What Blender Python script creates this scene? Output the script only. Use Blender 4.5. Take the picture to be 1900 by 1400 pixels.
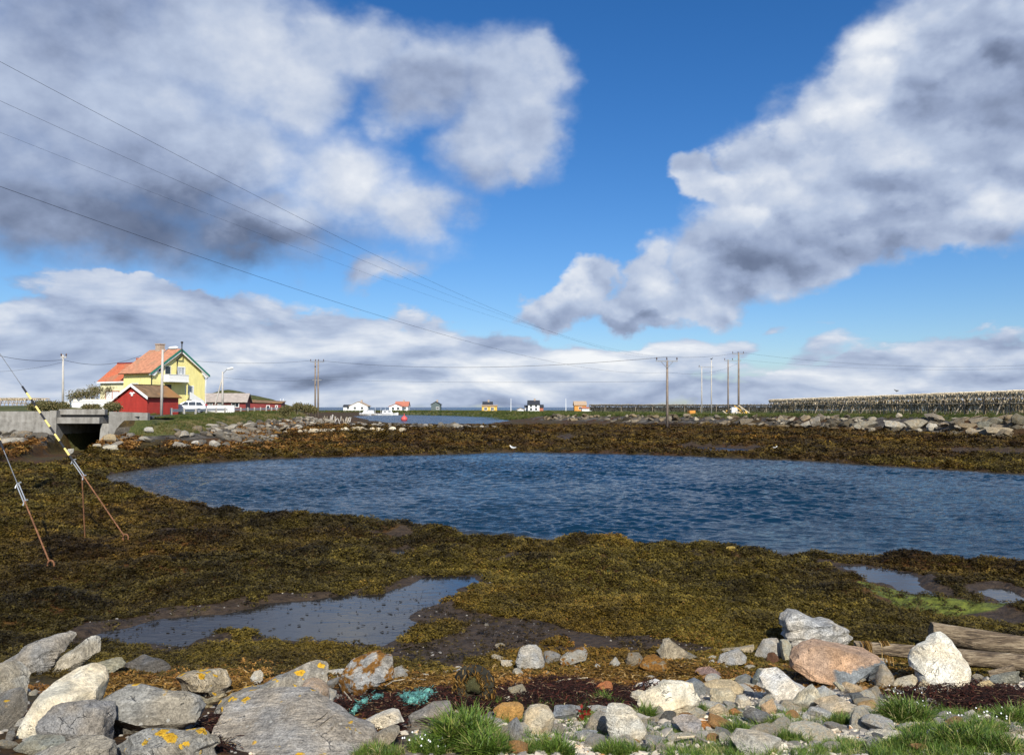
import bpy, bmesh, math, random
import numpy as np
from mathutils import Vector, Matrix, noise as mnoise

for _o in list(bpy.data.objects):
    bpy.data.objects.remove(_o)
SC = bpy.context.scene
COL = SC.collection
R = math.radians

# ------------------------------------------------------------------ camera
F = 1500.0                                   # focal length in photo pixels (1900 wide)
EYE = 3.0
TILT = math.atan(55.0 / F)
cd = bpy.data.cameras.new('camera')
cam = bpy.data.objects.new('camera', cd)
COL.objects.link(cam)
cam.location = (0, 0, EYE)
cam.rotation_euler = (math.pi / 2 + TILT, 0, 0)
cd.sensor_fit = 'HORIZONTAL'
cd.sensor_width = 36.0
cd.lens = 36.0 * F / 1900.0
cd.clip_start = 0.1
cd.clip_end = 30000
SC.camera = cam


def ray(px, py):
    u, v = (px - 950) / F, (700 - py) / F
    return Vector((u, math.cos(TILT) - v * math.sin(TILT), math.sin(TILT) + v * math.cos(TILT)))


def at(px, py, Y):
    """the point at distance Y (along the view's ground axis) seen at photo pixel px, py"""
    d = ray(px, py)
    return Vector((0, 0, EYE)) + d * (Y / d.y)


def on(px, py, z):
    """the point on the level z seen at photo pixel px, py"""
    d = ray(px, py)
    return Vector((0, 0, EYE)) + d * ((z - EYE) / d.z)


# ------------------------------------------------------------------ sun, sky, exposure
SUN_AZ, SUN_EL = R(169), R(40)               # clockwise from +Y; behind the camera, a little to the right
sd = bpy.data.lights.new('sun', 'SUN')
sun = bpy.data.objects.new('sun', sd)
COL.objects.link(sun)
sd.energy = 5.0
sd.angle = R(0.53)
sd.color = (1.0, 0.955, 0.87)
SUNV = Vector((math.sin(SUN_AZ) * math.cos(SUN_EL), math.cos(SUN_AZ) * math.cos(SUN_EL), math.sin(SUN_EL)))
sun.rotation_euler = SUNV.to_track_quat('Z', 'Y').to_euler()
SC.view_settings.view_transform = 'Standard'
SC.view_settings.look = 'None'
SC.view_settings.gamma = 1.0
SC.view_settings.use_curve_mapping = False
SC.view_settings.exposure = 0.27
SC.render.engine = 'CYCLES'
SC.cycles.use_denoising = True
SC.cycles.max_bounces = 5
SC.cycles.diffuse_bounces = 2
SC.cycles.glossy_bounces = 3
SC.cycles.transparent_max_bounces = 8
SC.cycles.caustics_reflective = False
SC.cycles.caustics_refractive = False
SC.render.film_transparent = False


class NT:
    """small helper that writes shader nodes"""

    def __init__(self, tree):
        self.t = tree
        self.n = tree.nodes
        self.l = tree.links

    def set(self, sock, v):
        if isinstance(v, bpy.types.NodeSocket):
            self.l.new(v, sock)
        elif v is not None:
            if hasattr(sock, 'default_value'):
                try:
                    sock.default_value = v
                except (TypeError, ValueError):
                    sock.default_value = (v[0], v[1], v[2], 1.0) if len(v) == 3 else v

    def node(self, kind, **kw):
        nd = self.n.new(kind)
        for k, v in kw.items():
            setattr(nd, k, v)
        return nd

    def math(self, op, a, b=None, c=None, clamp=False):
        nd = self.node('ShaderNodeMath', operation=op, use_clamp=clamp)
        self.set(nd.inputs[0], a)
        if b is not None:
            self.set(nd.inputs[1], b)
        if c is not None:
            self.set(nd.inputs[2], c)
        return nd.outputs[0]

    def vmath(self, op, a, b=None):
        nd = self.node('ShaderNodeVectorMath', operation=op)
        self.set(nd.inputs[0], a)
        if b is not None:
            self.set(nd.inputs[1], b)
        return nd.outputs['Value'] if op in ('LENGTH', 'DOT_PRODUCT') else nd.outputs[0]

    def xyz(self, x, y, z=0.0):
        nd = self.node('ShaderNodeCombineXYZ')
        for i, v in enumerate((x, y, z)):
            self.set(nd.inputs[i], v)
        return nd.outputs[0]

    def sep(self, v):
        nd = self.node('ShaderNodeSeparateXYZ')
        self.set(nd.inputs[0], v)
        return nd.outputs

    def noise(self, vec, scale, detail=4, rough=0.55, dist=0.0, lac=2.0, w=None):
        nd = self.node('ShaderNodeTexNoise', noise_dimensions='3D')
        self.set(nd.inputs['Vector'], vec)
        nd.inputs['Scale'].default_value = scale
        nd.inputs['Detail'].default_value = detail
        nd.inputs['Roughness'].default_value = rough
        nd.inputs['Lacunarity'].default_value = lac
        nd.inputs['Distortion'].default_value = dist
        return nd.outputs['Fac']

    def noisec(self, vec, scale, detail=3, rough=0.55):
        nd = self.node('ShaderNodeTexNoise', noise_dimensions='3D')
        self.set(nd.inputs['Vector'], vec)
        nd.inputs['Scale'].default_value = scale
        nd.inputs['Detail'].default_value = detail
        nd.inputs['Roughness'].default_value = rough
        return nd.outputs['Color']

    def voro(self, vec, scale, feature='F1', out='Distance', rnd=1.0, smooth=None):
        nd = self.node('ShaderNodeTexVoronoi', feature=feature)
        self.set(nd.inputs['Vector'], vec)
        nd.inputs['Scale'].default_value = scale
        nd.inputs['Randomness'].default_value = rnd
        if smooth is not None and 'Smoothness' in nd.inputs:
            nd.inputs['Smoothness'].default_value = smooth
        return nd.outputs[out]

    def step(self, v, a, b, lo=0.0, hi=1.0, smooth=True):
        nd = self.node('ShaderNodeMapRange', interpolation_type='SMOOTHSTEP' if smooth else 'LINEAR')
        self.set(nd.inputs['Value'], v)
        nd.inputs['From Min'].default_value = a
        nd.inputs['From Max'].default_value = b
        nd.inputs['To Min'].default_value = lo
        nd.inputs['To Max'].default_value = hi
        return nd.outputs[0]

    def mix(self, fac, a, b, mode='MIX'):
        nd = self.node('ShaderNodeMix', data_type='RGBA', blend_type=mode)
        self.set(nd.inputs[0], fac)
        self.set(nd.inputs[6], a)
        self.set(nd.inputs[7], b)
        return nd.outputs[2]

    def ramp(self, fac, stops, interp='LINEAR'):
        nd = self.node('ShaderNodeValToRGB')
        cr = nd.color_ramp
        cr.interpolation = interp
        while len(cr.elements) > 1:
            cr.elements.remove(cr.elements[-1])
        for i, (p, c) in enumerate(stops):
            e = cr.elements[0] if i == 0 else cr.elements.new(p)
            e.position = p
            e.color = (c[0], c[1], c[2], 1.0)
        self.set(nd.inputs[0], fac)
        return nd.outputs[0]


def srgb(r, g, b):
    f = lambda c: c / 12.92 if c <= 0.04045 else ((c + 0.055) / 1.055) ** 2.4
    return (f(r / 255), f(g / 255), f(b / 255))


def build_sky():
    w = bpy.data.worlds.new('World')
    SC.world = w
    w.use_nodes = True
    t = NT(w.node_tree)
    t.n.clear()
    out = t.node('ShaderNodeOutputWorld')
    sky = t.node('ShaderNodeTexSky', sky_type='NISHITA')
    sky.sun_disc = False
    sky.sun_elevation = SUN_EL
    sky.sun_rotation = SUN_AZ
    sky.altitude = 0
    sky.air_density = 1.0
    sky.dust_density = 0.6
    sky.ozone_density = 3.0
    hsv = t.node('ShaderNodeHueSaturation')
    hsv.inputs['Saturation'].default_value = 1.32
    hsv.inputs['Value'].default_value = 1.0
    t.l.new(sky.outputs[0], hsv.inputs['Color'])
    bg_sky = t.node('ShaderNodeBackground')
    bg_sky.inputs[1].default_value = 0.083
    t.l.new(t.mix(1.0, hsv.outputs[0], (0.93, 1.02, 1.22, 1), 'MULTIPLY'), bg_sky.inputs[0])
    # direction -> azimuth (0 = +Y, clockwise) and elevation, both in radians
    tc = t.node('ShaderNodeTexCoord')
    d = t.vmath('NORMALIZE', tc.outputs['Generated'])
    x, y, z = t.sep(d)
    az = t.math('ARCTAN2', x, y)
    el = t.math('ARCSINE', z)
    P0 = t.xyz(az, el, 0.0)
    # ragged edges: two scales of domain warp
    # sample the noises on the direction itself (no seam behind the camera)
    D0 = t.vmath('MULTIPLY', d, (1.0, 1.0, 1.35))
    w1 = t.vmath('SUBTRACT', t.noisec(D0, 5.0, 3, 0.5), (0.5, 0.5, 0.5))
    w2 = t.vmath('SUBTRACT', t.noisec(D0, 17.0, 4, 0.6), (0.5, 0.5, 0.5))
    warp = t.vmath('ADD', t.vmath('MULTIPLY', w1, (0.16, 0.12, 0.0)), t.vmath('MULTIPLY', w2, (0.075, 0.055, 0.0)))
    P = t.vmath('ADD', P0, warp)

    def centre(px, py):
        v = ray(px, py).normalized()
        return math.atan2(v.x, v.y), math.asin(v.z)

    def blob(px, py, rx, ry, rot=0.0, PP=P):
        a, e = centre(px, py)
        mp = t.node('ShaderNodeMapping', vector_type='TEXTURE')
        t.set(mp.inputs['Vector'], PP)
        mp.inputs['Location'].default_value = (a, e, 0)
        mp.inputs['Rotation'].default_value = (0, 0, R(rot))
        mp.inputs['Scale'].default_value = (rx / F, ry / F, 1)
        return t.math('SUBTRACT', 1.0, t.vmath('LENGTH', mp.outputs[0]))

    def union(items, PP=P):
        cur = None
        for it in items:
            b = blob(*it, PP=PP)
            cur = b if cur is None else t.math('SMOOTH_MAX', cur, b, 0.22)
        return cur

    def gsum(items, PP=P):
        cur = None
        for (px, py, rx, ry, rot, k) in items:
            b = t.math('MAXIMUM', blob(px, py, rx, ry, rot, PP=PP), 0.0)
            b = t.math('MULTIPLY', t.math('SMOOTH_MIN', b, 0.6, 0.3), k)
            cur = b if cur is None else t.math('ADD', cur, b)
        return cur

    # ---- cumulus masses
    soft = SOFT
    crisp = CRISP
    f_soft = union(soft)
    f_crisp = union(crisp)
    n_big = t.noise(D0, 7.0, 5, 0.48)
    n_fine = t.noise(D0, 24.0, 6, 0.55)
    bil = t.math('SUBTRACT', 0.5, t.voro(t.vmath('ADD', D0, t.vmath('MULTIPLY', w2, (0.07, 0.07, 0.07))), 22.0, 'SMOOTH_F1', smooth=0.6))
    nn = t.math('ADD', t.math('MULTIPLY', t.math('SUBTRACT', n_big, 0.5), 1.0), t.math('MULTIPLY', t.math('SUBTRACT', n_fine, 0.5), 0.32))
    ns = t.math('ADD', t.math('MULTIPLY', t.math('SUBTRACT', n_big, 0.5), 1.15), t.math('MULTIPLY', t.math('SUBTRACT', n_fine, 0.5), 0.22))
    ds = t.math('ADD', f_soft, ns)
    dc = t.math('ADD', f_crisp, t.math('ADD', t.math('MULTIPLY', nn, 0.55), t.math('MULTIPLY', bil, 0.10)))
    a_soft = t.step(ds, -0.12, 0.72)
    a_crisp = t.step(dc, -0.02, 0.34)
    # ---- streaky deck towards the horizon (perspective of a flat layer: stretch by 1/elevation)
    inv = t.math('DIVIDE', 0.06, t.math('ADD', t.math('MAXIMUM', z, 0.0), 0.045))
    DL = t.vmath('MULTIPLY', d, (1.0, 1.0, 3.4))
    n_deck = t.noise(DL, 5.0, 6, 0.52, dist=0.3)
    n_deck2 = t.noise(DL, 17.0, 5, 0.55, dist=0.2)
    nd = t.math('ADD', t.math('MULTIPLY', n_deck, 0.7), t.math('MULTIPLY', n_deck2, 0.3))
    cover = gsum(DECK)
    base = t.step(el, 0.17, 0.0, -0.9, 0.35)
    dd = t.math('ADD', t.math('ADD', cover, base), t.math('MULTIPLY', t.math('SUBTRACT', nd, 0.5), 2.5))
    a_deck = t.step(dd, 0.02, 0.42)
    # beyond the framed part of the sky the broken cover simply goes on
    back = t.step(y, 0.55, 0.2)
    a_else = t.math('MULTIPLY', t.step(t.math('ADD', n_big, t.math('MULTIPLY', n_fine, 0.2)), 0.56, 0.70), back)
    # ---- light on the clouds: hand-set masses of light and grey + relief from the density towards the sun
    DS = t.vmath('ADD', D0, (0.012, -0.02, 0.028))
    n_big_s = t.noise(DS, 7.0, 5, 0.48)
    n_fine_s = t.noise(t.vmath('ADD', D0, (0.005, -0.006, 0.011)), 24.0, 5, 0.55)
    relief = t.math('ADD', t.math('MULTIPLY', t.math('SUBTRACT', n_big, n_big_s), 0.95), t.math('MULTIPLY', t.math('SUBTRACT', n_fine, n_fine_s), 0.26))
    tone = gsum(TONE)
    n_up = t.noise(t.vmath('ADD', DL, (0.0, 0.0, 0.055)), 5.0, 6, 0.52, dist=0.3)
    deckrel = t.math('ADD', t.math('MULTIPLY', t.math('SUBTRACT', nd, 0.5), 1.2), t.math('MULTIPLY', t.math('SUBTRACT', n_deck, n_up), 1.35))
    isdeck = t.math('MULTIPLY', a_deck, t.math('SUBTRACT', 1.0, t.math('MAXIMUM', a_soft, a_crisp)))
    bil_s = t.math('SUBTRACT', 0.5, t.voro(t.vmath('ADD', t.vmath('ADD', D0, (0.004, -0.006, 0.014)), t.vmath('MULTIPLY', w2, (0.07, 0.07, 0.07))), 22.0, 'SMOOTH_F1', smooth=0.6))
    lumps = t.math('MULTIPLY', t.math('MULTIPLY', t.math('SUBTRACT', bil, bil_s), a_crisp), 0.38)
    body = t.math('ADD', t.math('ADD', t.math('ADD', 0.60, tone), relief), lumps)
    dk = t.math('ADD', 0.66, t.math('ADD', deckrel, t.math('MULTIPLY', relief, 0.4)))
    mixv = t.node('ShaderNodeMix', data_type='FLOAT')
    t.set(mixv.inputs[0], isdeck)
    t.set(mixv.inputs[2], body)
    t.set(mixv.inputs[3], dk)
    lum = mixv.outputs[0]
    ccol = t.ramp(t.math('MULTIPLY', lum, 1.0, clamp=True), [
        (0.0, srgb(88, 98, 122)), (0.2, srgb(114, 126, 152)), (0.42, srgb(152, 166, 194)),
        (0.62, srgb(182, 195, 218)), (0.82, srgb(214, 221, 233)), (1.0, srgb(242, 244, 247))])
    bg_c = t.node('ShaderNodeBackground')
    t.l.new(ccol, bg_c.inputs[0])
    bg_c.inputs[1].default_value = 0.86
    alpha = t.math('MAXIMUM', t.math('MAXIMUM', a_soft, a_crisp), t.math('MAXIMUM', a_deck, a_else))
    alpha = t.math('MULTIPLY', alpha, t.step(el, -0.02, 0.0))
    ms = t.node('ShaderNodeMixShader')
    t.set(ms.inputs[0], t.math('MULTIPLY', alpha, 0.97))
    t.l.new(bg_sky.outputs[0], ms.inputs[1])
    t.l.new(bg_c.outputs[0], ms.inputs[2])
    t.l.new(ms.outputs[0], out.inputs[0])
    w.cycles.sampling_method = 'MANUAL'
    w.cycles.sample_map_resolution = 512


SOFT = [
    (120, 160, 430, 310, 0), (420, 60, 210, 160, 0), (550, 150, 110, 150, -10), (330, 300, 330, 150, 0), (600, 90, 90, 90, 0),
    (120, 400, 340, 100, -4), (500, 430, 270, 84, 0), (640, 360, 215, 130, -15), (770, 400, 110, 70, 0),
    (680, 105, 110, 80, 0), (790, 165, 180, 95, 0), (950, 180, 150, 110, 10), (1010, 250, 90, 110, 0), (900, 280, 130, 90, 0), (745, 212, 120, 78, 0), (980, 330, 50, 40, 0), (1030, 120, 80, 50, 0),
    (715, 520, 84, 30, 12),
]
CRISP = [
    (1055, 560, 90, 38, 8), (1110, 520, 55, 52, 0), (1205, 500, 55, 60, 0), (1190, 560, 90, 40, 0), (1315, 500, 60, 60, 0), (1300, 530, 110, 50, 0),
    (1420, 420, 210, 120, 12), (1330, 330, 70, 60, 0), (1480, 290, 120, 90, 20), (1600, 300, 240, 190, 18), (1620, 180, 105, 75, 0),
    (1760, 210, 230, 190, 25), (1880, 60, 130, 130, 30), (1800, 420, 105, 75, 0), (1720, 450, 110, 58, 0), (1480, 480, 200, 62, 0), (1880, 250, 120, 200, 0),
]
TONE = [
    (40, 390, 460, 170, -4, -0.46), (290, 430, 240, 100, 0, -0.22), (560, 480, 260, 56, 0, -0.50), (60, 60, 340, 180, 0, -0.20),
    (330, 200, 170, 150, 0, 0.08), (300, 330, 120, 120, 0, -0.16), (540, 150, 120, 120, 0, 0.10), (640, 320, 200, 110, -10, 0.34), (700, 400, 150, 60, 0, 0.05), (470, 330, 80, 60, 0, 0.16),
    (810, 190, 180, 70, 0, -0.22), (970, 250, 110, 90, 0, 0.06), (700, 100, 80, 50, 0, 0.10),
    (1560, 190, 120, 90, 20, 0.24), (1660, 120, 120, 60, 20, 0.22), (1500, 270, 150, 70, 25, 0.12), (1700, 270, 230, 50, 10, 0.16),
    (1860, 160, 160, 110, 20, -0.36), (1480, 450, 260, 70, 0, -0.28), (1380, 490, 130, 60, 0, -0.2), (1740, 350, 230, 44, 0, -0.2), (1400, 360, 120, 50, 20, 0.12),
    (1815, 395, 80, 60, 0, 0.34), (1700, 480, 160, 40, 0, -0.26), (1080, 505, 40, 45, 0, 0.4), (1100, 575, 120, 26, 0, -0.26), (1205, 480, 40, 50, 0, 0.2), (1320, 495, 45, 40, 0, 0.26),
    (1200, 580, 90, 20, 0, -0.3),
]
DECK = [
    (60, 650, 420, 100, 0, 0.9), (500, 665, 620, 95, 0, 0.85), (900, 695, 500, 70, 0, 0.8), (130, 525, 260, 50, -5, 1.7), (330, 530, 260, 44, 0, 1.1), (560, 545, 200, 40, 0, 0.9), (200, 595, 460, 50, 0, 0.9), (330, 494, 70, 16, 0, 0.6), (20, 590, 100, 50, 0, 0.7),
    (440, 578, 280, 50, -3, 1.0), (700, 600, 200, 40, 0, 0.8), (900, 612, 200, 36, 0, 0.8), (760, 520, 80, 26, 10, 0.7),
    (1100, 645, 300, 44, 0, 0.7), (1320, 618, 100, 36, 0, 0.95), (1180, 660, 200, 40, 0, 0.5), (1560, 650, 110, 34, 10, 0.8), (1840, 655, 180, 45, 0, 1.1), (1650, 722, 560, 40, 0, 0.8), (1660, 690, 110, 34, 0, 0.7),
    (1450, 598, 44, 18, 0, 0.85), (1560, 602, 50, 14, 0, 0.75), (1800, 604, 60, 11, 8, 0.6),
]
build_sky()
# ------------------------------------------------------------------ bookkeeping
def tag(o, label=None, cat=None, group=None, kind=None):
    if label:
        o['label'] = label
    if cat:
        o['category'] = cat
    if group:
        o['group'] = group
    if kind:
        o['kind'] = kind
    return o


def empty(name, loc, rz=0.0):
    o = bpy.data.objects.new(name, None)
    COL.objects.link(o)
    o.location = loc
    o.rotation_euler = (0, 0, rz)
    o.empty_display_size = 0.2
    return o


class MB:
    """collects polygons and links them as ONE mesh object"""

    def __init__(self):
        self.v = []
        self.f = []
        self.m = []
        self.cur = 0

    def add(self, vs, fs):
        b = len(self.v)
        self.v.extend(tuple(p) for p in vs)
        for q in fs:
            self.f.append([b + i for i in q])
            self.m.append(self.cur)

    def box(self, lo, hi):
        x0, y0, z0 = lo
        x1, y1, z1 = hi
        self.add([(x0, y0, z0), (x1, y0, z0), (x1, y1, z0), (x0, y1, z0), (x0, y0, z1), (x1, y0, z1), (x1, y1, z1), (x0, y1, z1)],
                 [(0, 3, 2, 1), (4, 5, 6, 7), (0, 1, 5, 4), (1, 2, 6, 5), (2, 3, 7, 6), (3, 0, 4, 7)])

    def hexa(self, p):
        """eight corners: lower four counter-clockwise, upper four above them"""
        self.add(p, [(0, 3, 2, 1), (4, 5, 6, 7), (0, 1, 5, 4), (1, 2, 6, 5), (2, 3, 7, 6), (3, 0, 4, 7)])

    def tube(self, pts, r, n=8, cap=True):
        pts = [Vector(p) for p in pts]
        rr = r if isinstance(r, (list, tuple)) else [r] * len(pts)
        vs, fs = [], []
        up = Vector((0, 0, 1))
        for i, p in enumerate(pts):
            t = (pts[min(i + 1, len(pts) - 1)] - pts[max(i - 1, 0)]).normalized()
            a = t.cross(up)
            if a.length < 1e-3:
                a = t.cross(Vector((1, 0, 0)))
            a.normalize()
            b = a.cross(t).normalized()
            for k in range(n):
                w = 2 * math.pi * k / n
                vs.append(p + (a * math.cos(w) + b * math.sin(w)) * rr[i])
        for i in range(len(pts) - 1):
            for k in range(n):
                k2 = (k + 1) % n
                fs.append((i * n + k, i * n + k2, (i + 1) * n + k2, (i + 1) * n + k))
        if cap:
            fs.append(tuple(range(n - 1, -1, -1)))
            fs.append(tuple((len(pts) - 1) * n + k for k in range(n)))
        self.add(vs, fs)

    def prism(self, poly, y0, y1):
        """polygon in x, z extruded along y"""
        n = len(poly)
        vs = [(x, y0, z) for x, z in poly] + [(x, y1, z) for x, z in poly]
        fs = [tuple(range(n)), tuple(range(2 * n - 1, n - 1, -1))]
        for i in range(n):
            j = (i + 1) % n
            fs.append((i, i + n, j + n, j))
        self.add(vs, fs)

    def build(self, name, mat, parent=None, smooth=False, loc=None):
        me = bpy.data.meshes.new(name)
        me.from_pydata(self.v, [], self.f)
        mats = mat if isinstance(mat, (list, tuple)) else [mat]
        for m in mats:
            me.materials.append(m)
        if len(mats) > 1:
            me.polygons.foreach_set('material_index', self.m)
        bm = bmesh.new()
        bm.from_mesh(me)
        bmesh.ops.recalc_face_normals(bm, faces=bm.faces)
        bm.to_mesh(me)
        bm.free()
        if smooth:
            me.polygons.foreach_set('use_smooth', [True] * len(me.polygons))
        o = bpy.data.objects.new(name, me)
        COL.objects.link(o)
        if parent is not None:
            o.parent = parent
        if loc is not None:
            o.location = loc
        return o


def npmesh(name, verts, faces, mat, parent=None, smooth=True):
    """verts (n,3), faces (m,3|4) numpy -> object"""
    me = bpy.data.meshes.new(name)
    nv, nf, k = len(verts), len(faces), faces.shape[1]
    me.vertices.add(nv)
    me.vertices.foreach_set('co', np.asarray(verts, np.float32).ravel())
    me.loops.add(nf * k)
    me.loops.foreach_set('vertex_index', np.asarray(faces, np.int32).ravel())
    me.polygons.add(nf)
    me.polygons.foreach_set('loop_start', np.arange(0, nf * k, k, dtype=np.int32))
    me.update(calc_edges=True)
    if smooth:
        me.polygons.foreach_set('use_smooth', np.ones(nf, bool))
    me.materials.append(mat)
    o = bpy.data.objects.new(name, me)
    COL.objects.link(o)
    if parent is not None:
        o.parent = parent
    return o


def vattr(o, name, arr, kind='FLOAT'):
    a = o.data.attributes.new(name, kind, 'POINT')
    a.data.foreach_set('value' if kind == 'FLOAT' else ('vector' if kind == 'FLOAT_VECTOR' else 'color'), np.asarray(arr, np.float32).ravel())


# ------------------------------------------------------------------ numpy noise and polygon distance
_rs = np.random.RandomState(7)
_perm = _rs.permutation(512)
_perm = np.concatenate([_perm, _perm, _perm])
_gr = _rs.uniform(-1, 1, (512, 2))
_gr /= np.linalg.norm(_gr, axis=1)[:, None]


def pnoise(x, y):
    xi, yi = np.floor(x).astype(int), np.floor(y).astype(int)
    xf, yf = x - xi, y - yi
    u, v = xf * xf * xf * (xf * (xf * 6 - 15) + 10), yf * yf * yf * (yf * (yf * 6 - 15) + 10)
    out = 0
    for dx in (0, 1):
        for dy in (0, 1):
            g = _gr[_perm[(_perm[(xi + dx) & 511] + yi + dy) & 511] & 511]
            w = (u if dx else 1 - u) * (v if dy else 1 - v)
            out = out + w * (g[..., 0] * (xf - dx) + g[..., 1] * (yf - dy))
    return out * 1.5


def fbm(x, y, s, o=4, g=0.5):
    r, a, t = 0, 1.0, 0
    for i in range(o):
        r = r + a * pnoise(x / s + 17.3 * i, y / s - 9.1 * i)
        t += a
        a *= g
        s *= 0.5
    return r / t


def sdist(x, y, poly):
    """signed distance to a polygon, negative inside"""
    P = np.asarray(poly, float)
    Q = np.roll(P, -1, 0)
    best = np.full(x.shape, 1e9)
    inside = np.zeros(x.shape, bool)
    for (ax, ay), (bx, by) in zip(P, Q):
        ex, ey = bx - ax, by - ay
        t = np.clip(((x - ax) * ex + (y - ay) * ey) / (ex * ex + ey * ey + 1e-12), 0, 1)
        best = np.minimum(best, np.hypot(x - ax - t * ex, y - ay - t * ey))
        c = (ay > y) != (by > y)
        with np.errstate(divide='ignore', invalid='ignore'):
            inside ^= c & (x < (bx - ax) * (y - ay) / (by - ay + 1e-12) + ax)
    return np.where(inside, -best, best)


def sdist_box(x, y, poly, pad):
    """sdist near the polygon, a large number elsewhere"""
    P = np.asarray(poly, float)
    lo, hi = P.min(0) - pad, P.max(0) + pad
    m = (x > lo[0]) & (x < hi[0]) & (y > lo[1]) & (y < hi[1])
    out = np.full(x.shape, 99.0)
    if m.any():
        out[m] = sdist(x[m], y[m], poly)
    return out


def sstep(v, a, b):
    t = np.clip((v - a) / (b - a), 0, 1)
    return t * t * (3 - 2 * t)


def poly_on(pts, z):
    return [tuple(on(px, py, z)[:2]) for px, py in pts]


# ------------------------------------------------------------------ outlines of water, pools and land
LAGOON = poly_on([(185, 893), (240, 915), (310, 940), (420, 960), (540, 970), (640, 976), (760, 988), (830, 998), (950, 1006), (1100, 1018), (1220, 1028), (1350, 1036),
                  (1500, 1038), (1600, 1044), (1700, 1053), (1800, 1062), (1900, 1070)], 0.0) + [(11.8, 14.3), (17, 14.2), (24, 14.6), (40, 18), (52, 26), (46, 33), (33, 35.2)] + \
    poly_on([(1900, 879), (1700, 867), (1500, 854), (1380, 850), (1290, 846), (1200, 843), (1100, 840), (950, 838), (800, 843), (640, 846), (480, 851), (330, 861), (215, 876)], 0.0)
FARLAGOON = poly_on([(655, 772), (700, 770), (760, 769.5), (850, 771), (950, 775), (940, 782), (880, 788), (800, 788.5), (735, 786), (690, 780)], 0.0)
ZP = 0.24
POOL_NEAR = poly_on([(130, 1186), (220, 1162), (300, 1142), (400, 1138), (480, 1118), (600, 1108), (715, 1103), (745, 1088), (790, 1070), (868, 1070), (892, 1082), (838, 1102),
                     (800, 1126), (780, 1140), (840, 1150), (900, 1158), (920, 1178), (860, 1196), (780, 1206), (700, 1204), (640, 1190), (560, 1180), (450, 1176), (345, 1202), (250, 1196), (180, 1192)], ZP)
MUDFLAT = poly_on([(780, 1126), (870, 1138), (930, 1150), (1010, 1148), (1070, 1160), (1160, 1182), (1250, 1190), (1330, 1206), (1290, 1218), (1180, 1208), (1080, 1208), (960, 1216), (900, 1230), (850, 1246), (770, 1242), (700, 1216), (720, 1180)], ZP)
POOL_R = poly_on([(1530, 1044), (1600, 1052), (1680, 1062), (1730, 1088), (1760, 1108), (1700, 1106), (1640, 1092), (1590, 1066)], 0.16)
POOL_R2 = poly_on([(1795, 1090), (1860, 1088), (1895, 1104), (1960, 1108), (2040, 1140), (1900, 1134), (1850, 1122)], 0.16)
POOL_S = poly_on([(715, 1020), (745, 1018), (762, 1026), (740, 1032)], 0.13)
POOL_S2 = poly_on([(300, 988), (345, 990), (362, 996), (330, 999), (295, 995)], 0.10)
FP1 = poly_on([(1235, 827), (1300, 829), (1405, 833), (1415, 838), (1380, 843), (1310, 839), (1260, 834)], 0.05)
FP2 = poly_on([(1030, 814), (1060, 811), (1068, 817), (1050, 822), (1032, 820)], 0.08)
FP3 = poly_on([(1700, 838), (1800, 836), (1910, 840), (1980, 846), (1900, 849), (1780, 846)], 0.07)
FP4 = poly_on([(985, 806), (1012, 805), (1016, 808), (990, 809)], 0.08)
FP5 = poly_on([(1180, 789), (1260, 788), (1330, 790), (1260, 792), (1200, 792)], 0.1)
ALGAE = poly_on([(1590, 1082), (1640, 1090), (1700, 1104), (1790, 1120), (1870, 1132), (1860, 1146), (1760, 1150), (1680, 1140), (1610, 1118)], 0.17)
POOLS = [(POOL_NEAR, ZP, 0.45), (POOL_R, 0.16, 0.3), (POOL_R2, 0.16, 0.3), (POOL_S, 0.13, 0.25), (POOL_S2, 0.10, 0.25), (FP1, 0.05, 0.5), (FP2, 0.08, 0.5), (FP3, 0.07, 0.5), (FP4, 0.08, 0.5), (FP5, 0.1, 0.7)]
LEFT_LAND = [(-140, 54.6), (-24.3, 54.6), (-26, 62), (-30, 80), (-35.5, 118), (-38, 140), (-48, 152), (-90, 185), (-160, 200), (-300, 190), (-300, 54.6)]
RIGHT_LAND = [(60, 44), (47.5, 62), (44, 74), (41.5, 88), (37.5, 110), (30, 128), (22, 141), (9, 170), (-12, 200), (-40, 300), (-60, 345), (-90, 330), (-160, 320), (-260, 420), (-300, 540),
              (500, 560), (520, 44)]
SPIT = poly_on([(610, 784), (700, 787), (800, 790), (900, 794), (990, 798), (900, 801), (760, 799), (640, 794)], 0.2)


_mr = np.random.RandomState(23)
_MX, _MY = np.meshgrid(np.linspace(-20, 16, 721), np.linspace(8.2, 34, 517))
_MH, _MT = np.zeros_like(_MX), np.zeros_like(_MX)


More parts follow.
